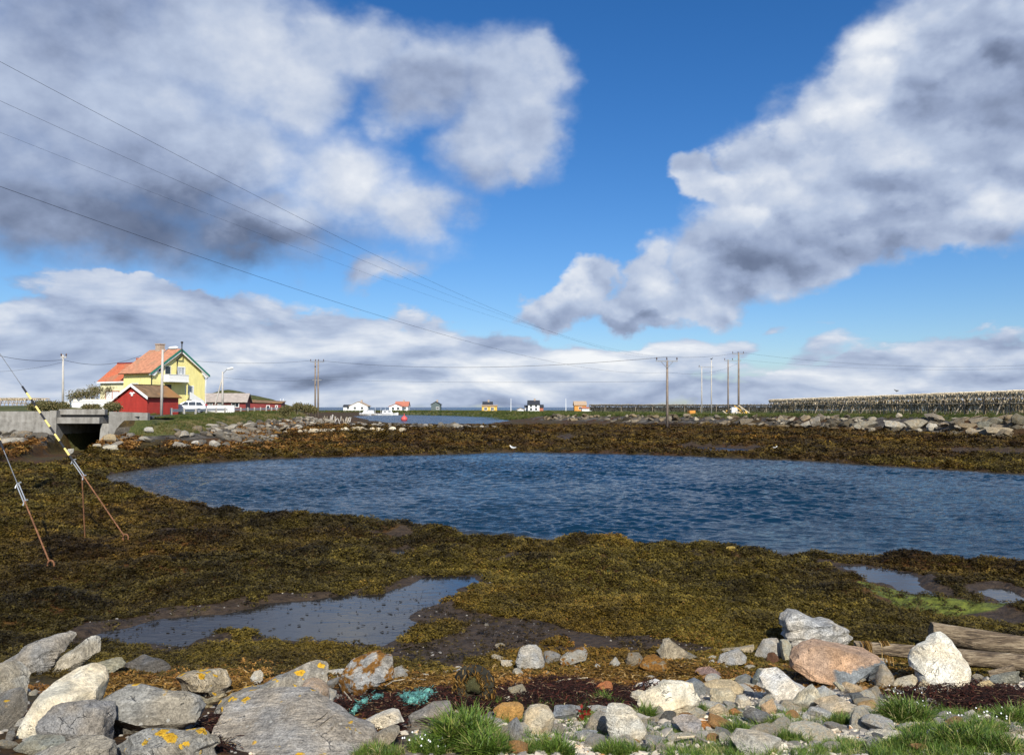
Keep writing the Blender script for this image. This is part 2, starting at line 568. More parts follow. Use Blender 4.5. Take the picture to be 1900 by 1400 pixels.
def _mounds():
    """hummocks of wrack grown over stones, thickest along the water's edge"""
    L = np.array(LAGOON[:17])
    for i in range(430):
        if i < 130:
            k = _mr.randint(0, 16)
            f = _mr.rand()
            p = L[k] * (1 - f) + L[k + 1] * f
            cx, cy = p[0] + _mr.normal(0, .5), p[1] - abs(_mr.normal(.2, .7))
        else:
            cy = 9.0 + 13 * _mr.rand() ** 1.2
            cx = (_mr.rand() * 1.5 - .75) * cy
        r = _mr.uniform(.16, .42) * (1 + .02 * cy)
        h = r * _mr.uniform(.25, .48)
        t = _mr.uniform(-.24, .14)
        el = _mr.uniform(.7, 1.6)
        i0, i1 = int((cx - 2.4 * r * el + 20) / .05), int((cx + 2.4 * r * el + 20) / .05) + 1
        j0, j1 = int((cy - 2.4 * r - 8.2) / .05), int((cy + 2.4 * r - 8.2) / .05) + 1
        i0, j0 = max(i0, 0), max(j0, 0)
        if i1 <= i0 or j1 <= j0:
            continue
        c_ = np.array([[cx], [cy]])
        if min(float(sdist(c_[0], c_[1], p_)[0]) for p_ in (POOL_NEAR, MUDFLAT, POOL_R, POOL_R2, POOL_S, POOL_S2, ALGAE)) < 1.6 * r * max(el, 1) + .25:
            continue
        q = ((_MX[j0:j1, i0:i1] - cx) / (r * el)) ** 2 + ((_MY[j0:j1, i0:i1] - cy) / r) ** 2
        g = np.exp(-q ** 1.3)
        _MH[j0:j1, i0:i1] = np.maximum(_MH[j0:j1, i0:i1], h * g)
        _MT[j0:j1, i0:i1] = _MT[j0:j1, i0:i1] * (1 - g) + t * g


_mounds()


def raster(A, x, y):
    fx, fy = np.clip((x + 20) / .05, 0, 719), np.clip((y - 8.2) / .05, 0, 515)
    i, j = fx.astype(int), fy.astype(int)
    a, b = fx - i, fy - j
    v = A[j, i] * (1 - a) * (1 - b) + A[j, i + 1] * a * (1 - b) + A[j + 1, i] * (1 - a) * b + A[j + 1, i + 1] * a * b
    return np.where((x > -20) & (x < 16) & (y > 8.2) & (y < 34), v, 0)


def terrain(x, y):
    x, y = np.asarray(x, float), np.asarray(y, float)
    dl = sdist(x, y, LAGOON)
    df = sdist(x, y, FARLAGOON)
    lump = fbm(x, y, 1.6, 4)
    lump2 = fbm(x + 40, y, 5.0, 3)
    d = np.minimum(dl, df)
    dj = d + lump * 0.35
    flat = np.interp(dj, [-30, -8, -2, -0.4, 0.0, 0.35, 1.0, 5, 12, 40], [-3, -1.3, -0.5, -0.12, -0.02, 0.10, 0.15, 0.24, 0.30, 0.42])
    amp = np.interp(y, [6, 9, 14, 30, 60, 120, 300], [0.02, 0.12, 0.21, 0.24, 0.34, 0.3, 0.2]) * sstep(d, -0.5, 1.0)
    lump3 = fbm(x + 11, y + 5, 0.7, 3)
    z = flat + 0.35 * amp * lump3 * sstep(d, 0, 1.0) * (y < 45) + amp * np.maximum(lump, -0.25) + 0.08 * lump2 * sstep(d, 0, 3)
    z = z + raster(_MH, x, y) * sstep(dl, -0.6, 0.1)
    # beach under the viewer's feet
    yy = y + 0.35 * fbm(x, y + 70, 2.5, 2)
    near = np.interp(yy, [-12, 2.2, 3.4, 4.4, 5.4, 6.4, 7.4, 8.4, 9.6], [1.9, 1.62, 1.46, 1.23, 1.0, 0.76, 0.5, 0.33, 0.27])
    near = near + 0.05 * fbm(x, y, 0.8, 3)
    w = sstep(y, 9.8, 7.6)
    z = z * (1 - w) + near * w
    z = np.where(y < 9.8, np.maximum(z, near * w + z * (1 - w)), z)
    # pools
    mudp = np.zeros_like(x)
    for poly, zp, soft in POOLS:
        sd_ = sdist_box(x, y, poly, 3.5) + fbm(x, y, soft * 2.2, 3) * soft * 0.9
        m = sstep(sd_, soft * 0.45, -soft * 0.75)
        bottom = zp - 0.045 + 0.02 * lump
        z = np.where(m > 0, z * (1 - m) + np.minimum(z, bottom) * m, z)
        rim = sstep(sd_, soft * 3, soft * 0.3) * (1 - m)
        z = np.where(rim > 0.01, np.maximum(z, zp + 0.014 - (1 - rim) * 0.16), z)
        mudp = np.maximum(mudp, sstep(sd_, soft * 1.1, 0))
    sm = sdist_box(x, y, MUDFLAT, 2.5) + fbm(x, y, 1.0, 3) * 0.45
    mm = sstep(sm, 0.15, -0.25)
    z = z * (1 - mm) + (ZP + 0.012 + 0.03 * lump) * mm
    mudp = np.maximum(mudp, mm)
    # left bank with the road
    dL = sdist(x, y, LEFT_LAND)
    jag = fbm(x, y, 3.0, 3)
    topz = 2.08 + 1.1 * sstep(np.hypot(x + 60, (y - 115) * 0.8), 24, 8) + 0.08 * jag
    bank = np.interp(dL + jag * 0.8, [0, 1.6, 3.0, 6.0, 9.0, 14.0], [2.05, 1.8, 1.25, 0.62, 0.3, -1])
    front = np.interp(dL + jag * 0.6, [0, 2, 5, 9, 14, 17], [1.3, 1.05, 0.7, 0.36, 0.12, -1])
    wf = sstep(x, -23.0, -25.5) * sstep(y, 57.5, 55.0)
    bankz = bank * (1 - wf) + front * wf
    zl = np.where(dL < 0, topz, bankz)
    z = np.maximum(z, np.where(dL < 16, zl, -9))
    # culvert under the road
    xc = -28.55 + 0.30 * np.maximum(54.0 - y, 0)
    ch = sstep(np.abs(x - xc), 2.0, 1.3) * sstep(y, 64.5, 63.5) * sstep(y, 38, 42)
    z = z * (1 - ch) + np.minimum(z, 0.06 + 0.05 * lump) * ch
    # right land behind the rubble bank, and everything beyond
    dR = sdist(x, y, RIGHT_LAND)
    rtop = np.interp(y, [40, 74, 130, 180, 260, 420, 540], [2.1, 2.05, 1.6, 1.15, 0.9, 1.0, 0.7]) + 0.22 * fbm(x, y, 9, 4)
    rb = np.interp(dR + jag * 0.7, [0, 1.2, 4.0, 6.5], [1.0, 0.72, 0.25, -0.2])
    zr = np.where(dR < 0, np.maximum(rtop * sstep(-dR, -0.5, 2.2) + 0.0, rb * 0.9), rb * rtop)
    edge = sstep(y, 560, 520)
    z = np.where((dR < 7), np.maximum(z, zr), z)
    # rocky spit
    dS = sdist_box(x, y, SPIT, 6)
    z = np.maximum(z, np.where(dS < 4, np.interp(dS + jag * 2, [-6, 0, 4], [0.42, 0.25, 0.0]), -9))
    # the far inlet keeps its water whatever land was laid over it
    fl = np.interp(df + 2.0 * fbm(x, y, 14, 2), [-30, -8, -1, 0, 3, 7], [-1.5, -0.8, -0.2, 0.0, 0.35, 1.2])
    z = np.where(df < 7, np.minimum(z, fl + 0.1 * lump), z)
    # open sea beyond
    z = np.where((y > 500) & (dR > 0), np.minimum(z, -1.5), z)
    return z, dict(dl=dl, df=df, dL=dL, dR=dR, dS=dS, mud=mudp, lump=lump, ch=ch)


def tz(x, y):
    return float(terrain(np.array([x]), np.array([y]))[0][0])


# ------------------------------------------------------------------ materials
def newmat(name):
    m = bpy.data.materials.new(name)
    m.use_nodes = True
    t = NT(m.node_tree)
    t.n.clear()
    out = t.node('ShaderNodeOutputMaterial')
    b = t.node('ShaderNodeBsdfPrincipled')
    t.l.new(b.outputs[0], out.inputs[0])
    return m, t, b


def bump(t, b, h, dist=0.01, strength=1.0):
    nd = t.node('ShaderNodeBump')
    nd.inputs['Distance'].default_value = dist
    nd.inputs['Strength'].default_value = strength
    t.set(nd.inputs['Height'], h)
    t.l.new(nd.outputs[0], b.inputs['Normal'])
    return nd


def attr(t, name, kind='GEOMETRY', out='Fac'):
    nd = t.node('ShaderNodeAttribute', attribute_type=kind)
    nd.attribute_name = name
    return nd.outputs[out]


def scale_col(c, k):
    return (c[0] * k, c[1] * k, c[2] * k, 1)


def paint(name, rgb, rough=0.6, var=0.18, scale=6.0, dirt=0.0, dirtcol=(0.12, 0.09, 0.06, 1), bmp=0.0, metal=0.0, stretch=(1, 1, 1), spec=0.4):
    """a plain surface with uneven colour, faint dirt and relief"""
    m, t, b = newmat(name)
    tc = t.node('ShaderNodeTexCoord')
    v = t.vmath('MULTIPLY', tc.outputs['Object'], stretch)
    n = t.noise(v, scale, 5, 0.6)
    n2 = t.noise(v, scale * 0.21, 4, 0.6)
    c = t.mix(t.step(n, 0.3, 0.7), scale_col(rgb, 1 - var), scale_col(rgb, 1 + var * 0.6))
    if dirt:
        c = t.mix(t.math('MULTIPLY', t.step(n2, 0.5, 0.68), dirt), c, dirtcol)
    t.l.new(c, b.inputs['Base Color'])
    b.inputs['Roughness'].default_value = rough
    b.inputs['Metallic'].default_value = metal
    b.inputs['Specular IOR Level'].default_value = spec
    if bmp:
        bump(t, b, n, bmp)
    return m


def mat_ground():
    m, t, b = newmat('ground')
    geo = t.node('ShaderNodeNewGeometry')
    P = geo.outputs['Position']
    a_grass, a_rock, a_mud, a_sand, a_orange, a_grav, a_alg = (attr(t, k) for k in ('grass', 'rock', 'mud', 'sand', 'orange', 'gravel', 'algae'))
    nf = t.noise(P, 9.0, 6, 0.65)
    nm = t.noise(P, 1.4, 5, 0.6)
    nl = t.noise(P, 0.22, 4, 0.55)
    vor = t.voro(P, 14.0)
    weed = t.ramp(t.math('ADD', t.math('MULTIPLY', nf, 0.65), t.math('MULTIPLY', nm, 0.35)), [
        (0.30, (0.010, 0.008, 0.005)), (0.44, (0.030, 0.022, 0.008)), (0.56, (0.066, 0.045, 0.011)), (0.72, (0.12, 0.083, 0.016))])
    weed = t.mix(t.step(nl, 0.42, 0.62), weed, t.mix(1.0, weed, (1.2, 0.74, 0.5, 1), 'MULTIPLY'))
    mud = t.ramp(nf, [(0.3, (0.022, 0.014, 0.008)), (0.7, (0.075, 0.050, 0.029))])
    rough_edge = lambda a, k=0.5: t.step(t.math('ADD', a, t.math('MULTIPLY', t.math('SUBTRACT', nm, 0.5), k)), 0.38, 0.62)
    c = t.mix(t.step(t.math('ADD', a_mud, t.math('MULTIPLY', t.math('SUBTRACT', nf, 0.5), 0.9)), 0.45, 0.6), weed, mud)
    orange = t.ramp(nf, [(0.3, (0.05, 0.022, 0.006)), (0.5, (0.20, 0.095, 0.02)), (0.7, (0.33, 0.17, 0.04))])
    c = t.mix(rough_edge(a_orange, 0.9), c, orange)
    alg = t.ramp(nf, [(0.3, (0.040, 0.050, 0.008)), (0.7, (0.19, 0.215, 0.028))])
    c = t.mix(rough_edge(a_alg, 0.4), c, alg)
    rock = t.ramp(t.math('ADD', t.math('MULTIPLY', nf, 0.6), t.math('MULTIPLY', t.voro(P, 1.3, out='Distance'), 0.4)), [
        (0.3, (0.016, 0.013, 0.009)), (0.52, (0.065, 0.055, 0.042)), (0.78, (0.19, 0.17, 0.14))])
    c = t.mix(rough_edge(a_rock, 0.6), c, rock)
    sand = t.ramp(nf, [(0.3, (0.22, 0.18, 0.12)), (0.7, (0.50, 0.43, 0.31))])
    c = t.mix(rough_edge(a_sand, 0.5), c, sand)
    grv = t.ramp(t.math('ADD', t.math('MULTIPLY', vor, 0.8), t.math('MULTIPLY', nf, 0.6)), [(0.3, (0.035, 0.026, 0.018)), (0.55, (0.13, 0.105, 0.075)), (0.85, (0.30, 0.26, 0.20))])
    c = t.mix(rough_edge(a_grav, 0.4), c, grv)
    grass = t.ramp(t.math('ADD', t.math('MULTIPLY', nf, 0.5), t.math('MULTIPLY', nl, 0.5)), [
        (0.34, (0.022, 0.028, 0.009)), (0.46, (0.050, 0.065, 0.014)), (0.56, (0.11, 0.10, 0.03)), (0.68, (0.20, 0.165, 0.08))])
    c = t.mix(rough_edge(a_grass, 0.5), c, grass)
    t.l.new(c, b.inputs['Base Color'])
    rg = t.mix(t.step(a_mud, 0.35, 0.7), (0.75, 0.75, 0.75, 1), (0.66, 0.66, 0.66, 1))
    t.l.new(rg, b.inputs['Roughness'])
    b.inputs['Specular IOR Level'].default_value = 0.25
    bump(t, b, t.math('ADD', nf, t.math('MULTIPLY', nm, 1.5)), 0.12, 0.8)
    return m


def mat_water(name, deep, rip=1.0, rough=0.04, scale=1.0, ior=1.333, shallow=False):
    m, t, b = newmat(name)
    geo = t.node('ShaderNodeNewGeometry')
    P = geo.outputs['Position']
    b.inputs['Base Color'].default_value = (*deep, 1)
    if shallow:                                        # the brown bottom shows through where it is near
        t.l.new(t.mix(attr(t, 'shallow'), (*deep, 1), (0.040, 0.033, 0.022, 1)), b.inputs['Base Color'])
    b.inputs['Roughness'].default_value = rough
    b.inputs['IOR'].default_value = ior
    v = t.vmath('MULTIPLY', P, (0.55 * scale, 1.0 * scale, 1.0))
    n1 = t.noise(v, 1.5, 3, 0.55, dist=0.6)
    n2 = t.noise(v, 5.2, 4, 0.6, dist=0.4)
    gust = t.step(t.noise(P, 0.11, 3, 0.5), 0.3, 0.62, 0.35, 1.0)
    h = t.math('MULTIPLY', t.math('ADD', n1, t.math('MULTIPLY', n2, 0.30)), gust)
    bump(t, b, h, 0.33 * rip, 1.0)
    return m


M = {}
M['ground'] = mat_ground()
M['water'] = mat_water('lagoon_water', (0.004, 0.021, 0.043), rip=0.2, rough=0.07, scale=3.4, ior=1.17, shallow=True)
M['sea'] = mat_water('sea_water', (0.004, 0.018, 0.045), rip=1.6, rough=0.22, scale=0.6, ior=1.16)
M['pool'] = mat_water('pool_water', (0.020, 0.018, 0.016), rip=0.02, rough=0.05, scale=3.0)


def build_ground():
    nu, nyy = 580, 540
    ys = np.concatenate([np.linspace(-14, 2.3, 26), np.geomspace(2.34, 640, nyy - 30), [900, 2000, 6000, 16000]])
    us = np.linspace(-1.0, 1.0, nu)
    us = np.sign(us) * (np.abs(us) * 0.78 + 0.22 * np.abs(us) ** 3)
    half = np.where(ys < 3, 7.0, 0) + np.where(ys >= 3, 7.0 + (ys - 3) * 1.12, 0)
    X = us[None, :] * half[:, None]
    Y = np.repeat(ys[:, None], nu, 1)
    z, a = terrain(X, Y)
    z = np.where(Y > 640, -6, z)
    v = np.stack([X, Y, z], -1).reshape(-1, 3)
    i = np.arange((len(ys) - 1) * nu).reshape(len(ys) - 1, nu)[:, :-1]
    f = np.stack([i, i + 1, i + 1 + nu, i + nu], -1).reshape(-1, 4)
    o = npmesh('ground', v, f, M['ground'])
    tag(o, 'low tidal shore of weed covered flats, mud, gravel and grassy banks', kind='structure')
    dL, dR = a['dL'], a['dR']
    n1 = fbm(X, Y, 6, 3)
    grassL = sstep(dL + n1 * 1.4, 3.6, 2.4) * (1 - (X > -34) * (X < -25.6) * (Y < 60) * (dL > -0.3))
    grassR = sstep(dR + n1 * 2, -0.5, -3.0) * sstep(Y, 40, 60)
    far = sstep(Y, 190, 230)
    grass = np.maximum(grassL, grassR)
    rock = np.maximum(sstep(dL + n1 * 1.5, 5.5, 4.0) * (dL > 0), sstep(np.abs(dR - 1.0) + n1, 4.0, 2.5) * (dR > -3) * (Y < 178) * (X > 4) * sstep(fbm(X, Y, 3, 3), -0.3, 0.1))
    rock = np.maximum(rock, 0.55 * sstep(a['dS'], 1.5, -0.5)) * (a['ch'] < 0.3)
    orange = sstep(np.abs(z - 0.55), 0.35, 0.12) * sstep(fbm(X, Y, 4.0, 3), -0.05, 0.2) * (dL < 13) * (dL > 1) * sstep(X, -8, -14)
    orange = np.maximum(orange, sstep(np.abs(z - 0.62), 0.22, 0.08) * (Y < 9.5) * sstep(fbm(X, Y, 1.0, 2), -0.25, 0.1))
    sand = np.maximum(sstep(sdist(X, Y, poly_on([(545, 806), (640, 797), (700, 795), (735, 800), (640, 806)], 0.4)), 1.0, -1.0), 0)
    sand = np.maximum(sand, sstep(sdist(X, Y, poly_on([(850, 762), (1010, 761.5), (1060, 763), (960, 766), (870, 766)], 0.9)), 4.0, -4.0))
    gravel = sstep(Y + 0.4 * n1, 7.4, 6.4) * sstep(X / np.maximum(Y, 2) + 0.1 * n1, -0.22, 0.0)
    alg = sstep(sdist(X, Y, ALGAE) + fbm(X, Y, 0.6, 3) * 0.3, 0.25, -0.3)
    low = (z > -0.25) & (np.minimum(a['dl'], a['df']) < 0.5)
    mud = np.maximum(a['mud'], sstep(fbm(X + 90, Y, 2.4, 3), 0.33, 0.45) * (z < 0.3) * (Y > 8.5) * (Y < 70))
    mud = np.maximum(mud, low * 0.5)
    for k, arr in (('grass', grass), ('rock', rock), ('mud', mud), ('sand', sand), ('orange', orange), ('gravel', gravel), ('algae', alg)):
        vattr(o, k, arr * np.ones_like(X))
    return o


def sheet(name, poly, z, mat, label):
    me = bpy.data.meshes.new(name)
    me.from_pydata([(x, y, z) for x, y in poly], [], [list(range(len(poly)))])
    me.materials.append(mat)
    o = bpy.data.objects.new(name, me)
    COL.objects.link(o)
    bm = bmesh.new()
    bm.from_mesh(me)
    bmesh.ops.recalc_face_normals(bm, faces=bm.faces)
    for fc in bm.faces:
        if fc.normal.z < 0:
            fc.normal_flip()
    bmesh.ops.triangulate(bm, faces=bm.faces)
    bm.to_mesh(me)
    bm.free()
    tag(o, label, kind='structure')
    return o


def grow(poly, d):
    P = np.asarray(poly, float)
    c = P.mean(0)
    out = []
    n = len(P)
    area = sum(P[i][0] * P[(i + 1) % n][1] - P[(i + 1) % n][0] * P[i][1] for i in range(n))
    s = 1 if area > 0 else -1
    for i in range(n):
        e1 = P[i] - P[i - 1]
        e2 = P[(i + 1) % n] - P[i]
        nrm = np.array([e1[1], -e1[0]]) / (np.linalg.norm(e1) + 1e-9) + np.array([e2[1], -e2[0]]) / (np.linalg.norm(e2) + 1e-9)
        nrm = nrm / (np.linalg.norm(nrm) + 1e-9) * s
        out.append(tuple(P[i] + nrm * d))
    return out


build_ground()


def build_lagoon():
    nu, ny = 760, 520
    ys = 13.6 * (56.5 / 13.6) ** np.linspace(0, 1, ny)
    us = np.linspace(-0.60, 0.80, nu)
    Y = np.repeat(ys[:, None], nu, 1)
    X = us[None, :] * (Y + 1.0)
    rs = np.random.RandomState(4)
    h = np.zeros_like(X)
    wind = R(250)
    wx, wy = X + 0.5 * fbm(X, Y, 5, 2), Y + 0.5 * fbm(X + 9, Y, 5, 2)
    for i in range(34):
        lam = 0.20 * (0.95 / 0.20) ** rs.rand()
        th = wind + rs.normal(0, 0.55)
        k = 2 * math.pi / lam
        ph = k * (wx * math.cos(th) + wy * math.sin(th)) + rs.rand() * 6.28
        s = np.sin(ph)
        h += 0.058 * lam / 2.6 * (s + 0.25 * np.cos(2 * ph)) * np.interp(lam, [0.20, 0.4, 0.95], [1.0, 1.0, 0.75])
    gust = 0.55 + 0.9 * sstep(fbm(X, Y * 0.8, 9.0, 3), -0.35, 0.35)
    shore = sstep(-sdist(X, Y, LAGOON), -0.4, 2.5)
    h = h * gust * (0.18 + 0.82 * shore) * WAVE
    v = np.stack([X, Y, h], -1).reshape(-1, 3)
    i = np.arange((ny - 1) * nu).reshape(ny - 1, nu)[:, :-1]
    f = np.stack([i, i + 1, i + 1 + nu, i + nu], -1).reshape(-1, 4)
    o = npmesh('water', v, f, M['water'])
    vattr(o, 'shallow', sstep(sdist(X, Y, LAGOON), -1.6, -0.1))
    tag(o, 'dark blue wind rippled water of the tidal lagoon', kind='structure')


WAVE = 0.37
build_lagoon()
sheet('sea', [(-15000, 75), (15000, 75), (15000, 15900), (-15000, 15900)], 0.0, M['sea'], 'far inlet and open sea reaching the horizon')
for poly, zp, soft in POOLS:
    sheet('tide_pool', grow(poly, soft * 0.9), zp, M['sea' if poly in (FP1, FP2, FP3, FP4, FP5) else 'pool'], 'shallow tide pool lying still on the weed covered flat')
# ------------------------------------------------------------------ stone
def mat_rock():
    m, t, b = newmat('rock')
    tc = t.node('ShaderNodeTexCoord')
    oi = t.node('ShaderNodeObjectInfo')
    rnd = t.math('MULTIPLY', oi.outputs['Random'], 40.0)
    geo = t.node('ShaderNodeNewGeometry')
    P = t.vmath('ADD', tc.outputs['Object'], t.xyz(rnd, t.math('MULTIPLY', rnd, 1.7), t.math('MULTIPLY', rnd, 0.6)))
    rot = t.node('ShaderNodeVectorRotate', rotation_type='EULER_XYZ')
    t.set(rot.inputs['Vector'], P)
    t.set(rot.inputs['Rotation'], t.xyz(t.math('MULTIPLY', rnd, 0.9), t.math('ADD', t.math('MULTIPLY', t.math('SINE', rnd), 0.5), 0.3), rnd))
    PR = rot.outputs[0]
    a = lambda n: attr(t, n, 'OBJECT')
    stripe, lichen, weed, speck, size = a('stripe'), a('lichen'), a('weed'), a('speck'), a('grain')
    S = t.vmath('SCALE', P)
    S.node.inputs['Scale'].default_value = 1.0
    t.set(S.node.inputs['Scale'], size)
    SR = t.vmath('SCALE', PR)
    t.set(SR.node.inputs['Scale'], size)
    base = oi.outputs['Color']
    n1 = t.noise(S, 2.2, 6, 0.62)
    n2 = t.noise(S, 9.0, 6, 0.7)
    n3 = t.noise(S, 34.0, 3, 0.7)
    band = t.noise(t.vmath('MULTIPLY', SR, (1.1, 1.1, 10.0)), 2.0, 6, 0.66, dist=0.5)
    k = t.math('ADD', 0.66, t.math('MULTIPLY', t.step(n1, 0.28, 0.72), 0.5))
    k = t.math('MULTIPLY', k, t.math('ADD', 0.76, t.math('MULTIPLY', t.step(n2, 0.3, 0.7), 0.5)))
    kb = t.math('SUBTRACT', 1.0, t.math('MULTIPLY', stripe, t.math('SUBTRACT', 0.45, t.math('MULTIPLY', t.step(band, 0.36, 0.68), 0.85))))
    k = t.math('MULTIPLY', k, kb)
    sp = t.step(n3, 0.36, 0.62, -1.0, 1.0)
    k = t.math('MULTIPLY', k, t.math('ADD', 1.0, t.math('MULTIPLY', sp, speck)))
    cmb = t.node('ShaderNodeCombineColor')
    for i in range(3):
        t.set(cmb.inputs[i], k)
    c = t.mix(1.0, base, cmb.outputs[0], 'MULTIPLY')
    # warm and cold mottling
    hue = t.mix(t.step(t.noise(S, 1.3, 3, 0.5), 0.38, 0.62), (0.98, 1.0, 1.0, 1), (1.12, 1.0, 0.80, 1))
    c = t.mix(0.7, c, t.mix(1.0, c, hue, 'MULTIPLY'))
    # dark clefts
    vd = t.voro(t.vmath('ADD', t.vmath('MULTIPLY', SR, (1, 1, 2.2)), t.vmath('MULTIPLY', t.vmath('SUBTRACT', t.noisec(S, 3.0, 3), (0.5, 0.5, 0.5)), (0.8, 0.8, 0.8))), 1.6, 'DISTANCE_TO_EDGE')
    cleft = t.math('MULTIPLY', t.step(vd, 0.028, 0.0), t.step(n1, 0.54, 0.66))
    c = t.mix(t.math('MULTIPLY', cleft, 0.5), c, (0.025, 0.022, 0.018, 1))
    # second tone of a two-coloured stone
    tone2 = attr(t, 'tone', 'OBJECT', 'Color')
    two = attr(t, 'two', 'OBJECT')
    dx, dy, dz = t.sep(tc.outputs['Object'])
    edge = t.math('ADD', dz, t.math('MULTIPLY', t.math('SUBTRACT', n1, 0.5), 0.22))
    edge = t.math('SUBTRACT', edge, t.math('MULTIPLY', dx, 0.10))
    f2 = t.math('MULTIPLY', t.math('MULTIPLY', t.step(edge, 0.035, 0.015), t.step(dx, -0.14, -0.09)), two)
    c = t.mix(f2, c, t.mix(1.0, cmb.outputs[0], (0.21, 0.225, 0.225, 1), 'MULTIPLY'))
    # orange brown weed dried onto the stone
    wn = t.math('ADD', t.noise(S, 2.6, 5, 0.6), t.math('MULTIPLY', t.math('SUBTRACT', weed, 0.5), 0.55))
    wm = t.math('MULTIPLY', t.step(wn, 0.52, 0.58), t.step(weed, 0.0, 0.05))
    wc = t.ramp(n2, [(0.3, (0.06, 0.028, 0.008)), (0.5, (0.24, 0.11, 0.02)), (0.7, (0.40, 0.20, 0.045))])
    c = t.mix(wm, c, wc)
    # yellow wall lichen: round patches that merge
    lv = t.voro(t.vmath('ADD', tc.outputs['Object'], t.vmath('ADD', t.xyz(rnd, rnd, rnd), t.vmath('MULTIPLY', t.vmath('SUBTRACT', t.noisec(tc.outputs['Object'], 40.0, 3), (0.5, 0.5, 0.5)), (0.05, 0.05, 0.05)))), 13.0)
    reg = t.math('ADD', t.noise(t.vmath('ADD', tc.outputs['Object'], t.xyz(rnd, 3.0, rnd)), 4.0, 3, 0.6), t.math('MULTIPLY', t.math('SUBTRACT', lichen, 0.5), 0.55))
    nz = t.sep(geo.outputs['Normal'])[2]
    lm = t.math('MULTIPLY', t.step(lv, 0.37, 0.31), t.step(reg, 0.54, 0.57))
    lm = t.math('MULTIPLY', t.math('MULTIPLY', lm, t.step(nz, -0.1, 0.25)), t.step(lichen, 0.0, 0.05))
    lc = t.ramp(t.math('ADD', t.math('MULTIPLY', lv, 1.2), t.math('MULTIPLY', t.math('SUBTRACT', t.noise(tc.outputs['Object'], 90.0, 4, 0.7), 0.5), 0.7)), [
        (0.05, (0.42, 0.22, 0.015)), (0.25, (0.68, 0.38, 0.02)), (0.45, (0.74, 0.48, 0.06))])
    c = t.mix(lm, c, lc)
    # pale grey crust lichen, small
    gl = t.math('MULTIPLY', t.step(t.voro(S, 6.5), 0.20, 0.14), t.step(t.noise(S, 2.0, 2), 0.5, 0.56))
    c = t.mix(t.math('MULTIPLY', t.math('MULTIPLY', gl, 0.5), t.step(lichen, 0.0, 0.3)), c, (0.55, 0.54, 0.48, 1))
    t.l.new(c, b.inputs['Base Color'])
    b.inputs['Roughness'].default_value = 0.82
    b.inputs['Specular IOR Level'].default_value = 0.25
    h = t.math('ADD', t.math('ADD', t.math('MULTIPLY', n2, 1.0), t.math('MULTIPLY', n3, 0.35)), t.math('ADD', t.math('MULTIPLY', t.math('MULTIPLY', band, stripe), 1.6), t.math('MULTIPLY', cleft, -1.0)))
    h = t.math('ADD', h, t.math('MULTIPLY', lm, 0.25))
    bm_ = bump(t, b, h, 0.03, 1.0)
    return m


M['rock'] = mat_rock()


def rock_props(o, color, stripe=0.3, lichen=0.0, weed=0.0, speck=0.15, grain=4.0, two=0.0):
    o.color = (*color, 1)
    o['stripe'] = float(stripe)
    o['lichen'] = float(lichen)
    o['weed'] = float(weed)
    o['speck'] = float(speck)
    o['grain'] = float(grain)
    o['two'] = float(two)
    return o


_ico = {}


def ico(sub):
    if sub not in _ico:
        bm = bmesh.new()
        bmesh.ops.create_icosphere(bm, subdivisions=sub, radius=1.0)
        v = np.array([p.co[:] for p in bm.verts])
        f = np.array([[q.index for q in fc.verts] for fc in bm.faces])
        bm.free()
        _ico[sub] = (v, f)
    return _ico[sub]


def roughen(v, amp, freq, seed, octv=4):
    off = Vector((seed * 7.31 % 50, seed * 3.17 % 50, seed * 1.93 % 50))
    L = np.linalg.norm(v, axis=1, keepdims=True) + 1e-9
    d = np.array([mnoise.fractal(Vector(p) * freq + off, 0.9, 2.1, octv) for p in v])
    return v + v / L * (d * amp)[:, None]


def facet(v, rng, n, lo, hi, front=True):
    for i in range(n):
        nrm = rng.normal(size=3)
        if front and abs(nrm[1]) < 0.5:
            nrm[1] = -abs(nrm[1]) - 0.6
        if front:
            nrm[1] = -abs(nrm[1])
        nrm /= np.linalg.norm(nrm)
        h = v @ nrm
        d = h.max() * rng.uniform(lo, hi)
        v = v - np.maximum(h - d, 0)[:, None] * nrm
    return v


def finish_rock(name, v, f, sharp=32):
    me = bpy.data.meshes.new(name)
    me.from_pydata(v.tolist(), [], f.tolist())
    me.polygons.foreach_set('use_smooth', [True] * len(f))
    me.set_sharp_from_angle(angle=R(sharp))
    me.materials.append(M['rock'])
    return me


def rock_mesh(name, seed, sub=2, dims=(1, 1, 0.7), nf=9, amp=0.09, lo=0.62, hi=0.9, sharp=30):
    rng = np.random.RandomState(seed)
    v, f = ico(sub)
    v = facet(v.copy(), rng, nf, lo, hi, front=False)
    v = roughen(v, amp, 1.6, seed)
    v = v / np.abs(v).max(0) * np.array(dims)
    return finish_rock(name, v, f, sharp)


def ground_hit(px, py):
    d = ray(px, py)
    lo, hi, n = 2.0, 420.0, 90
    for _i in range(2):
        ts = np.geomspace(lo, hi, n)
        X, Y, Z = d.x * ts, d.y * ts, EYE + d.z * ts
        z, _ = terrain(X, Y)
        k = int(np.argmax(Z <= z))
        lo, hi, n = ts[max(k - 1, 0)], ts[k], 12
    return Vector((X[k], Y[k], z[k]))


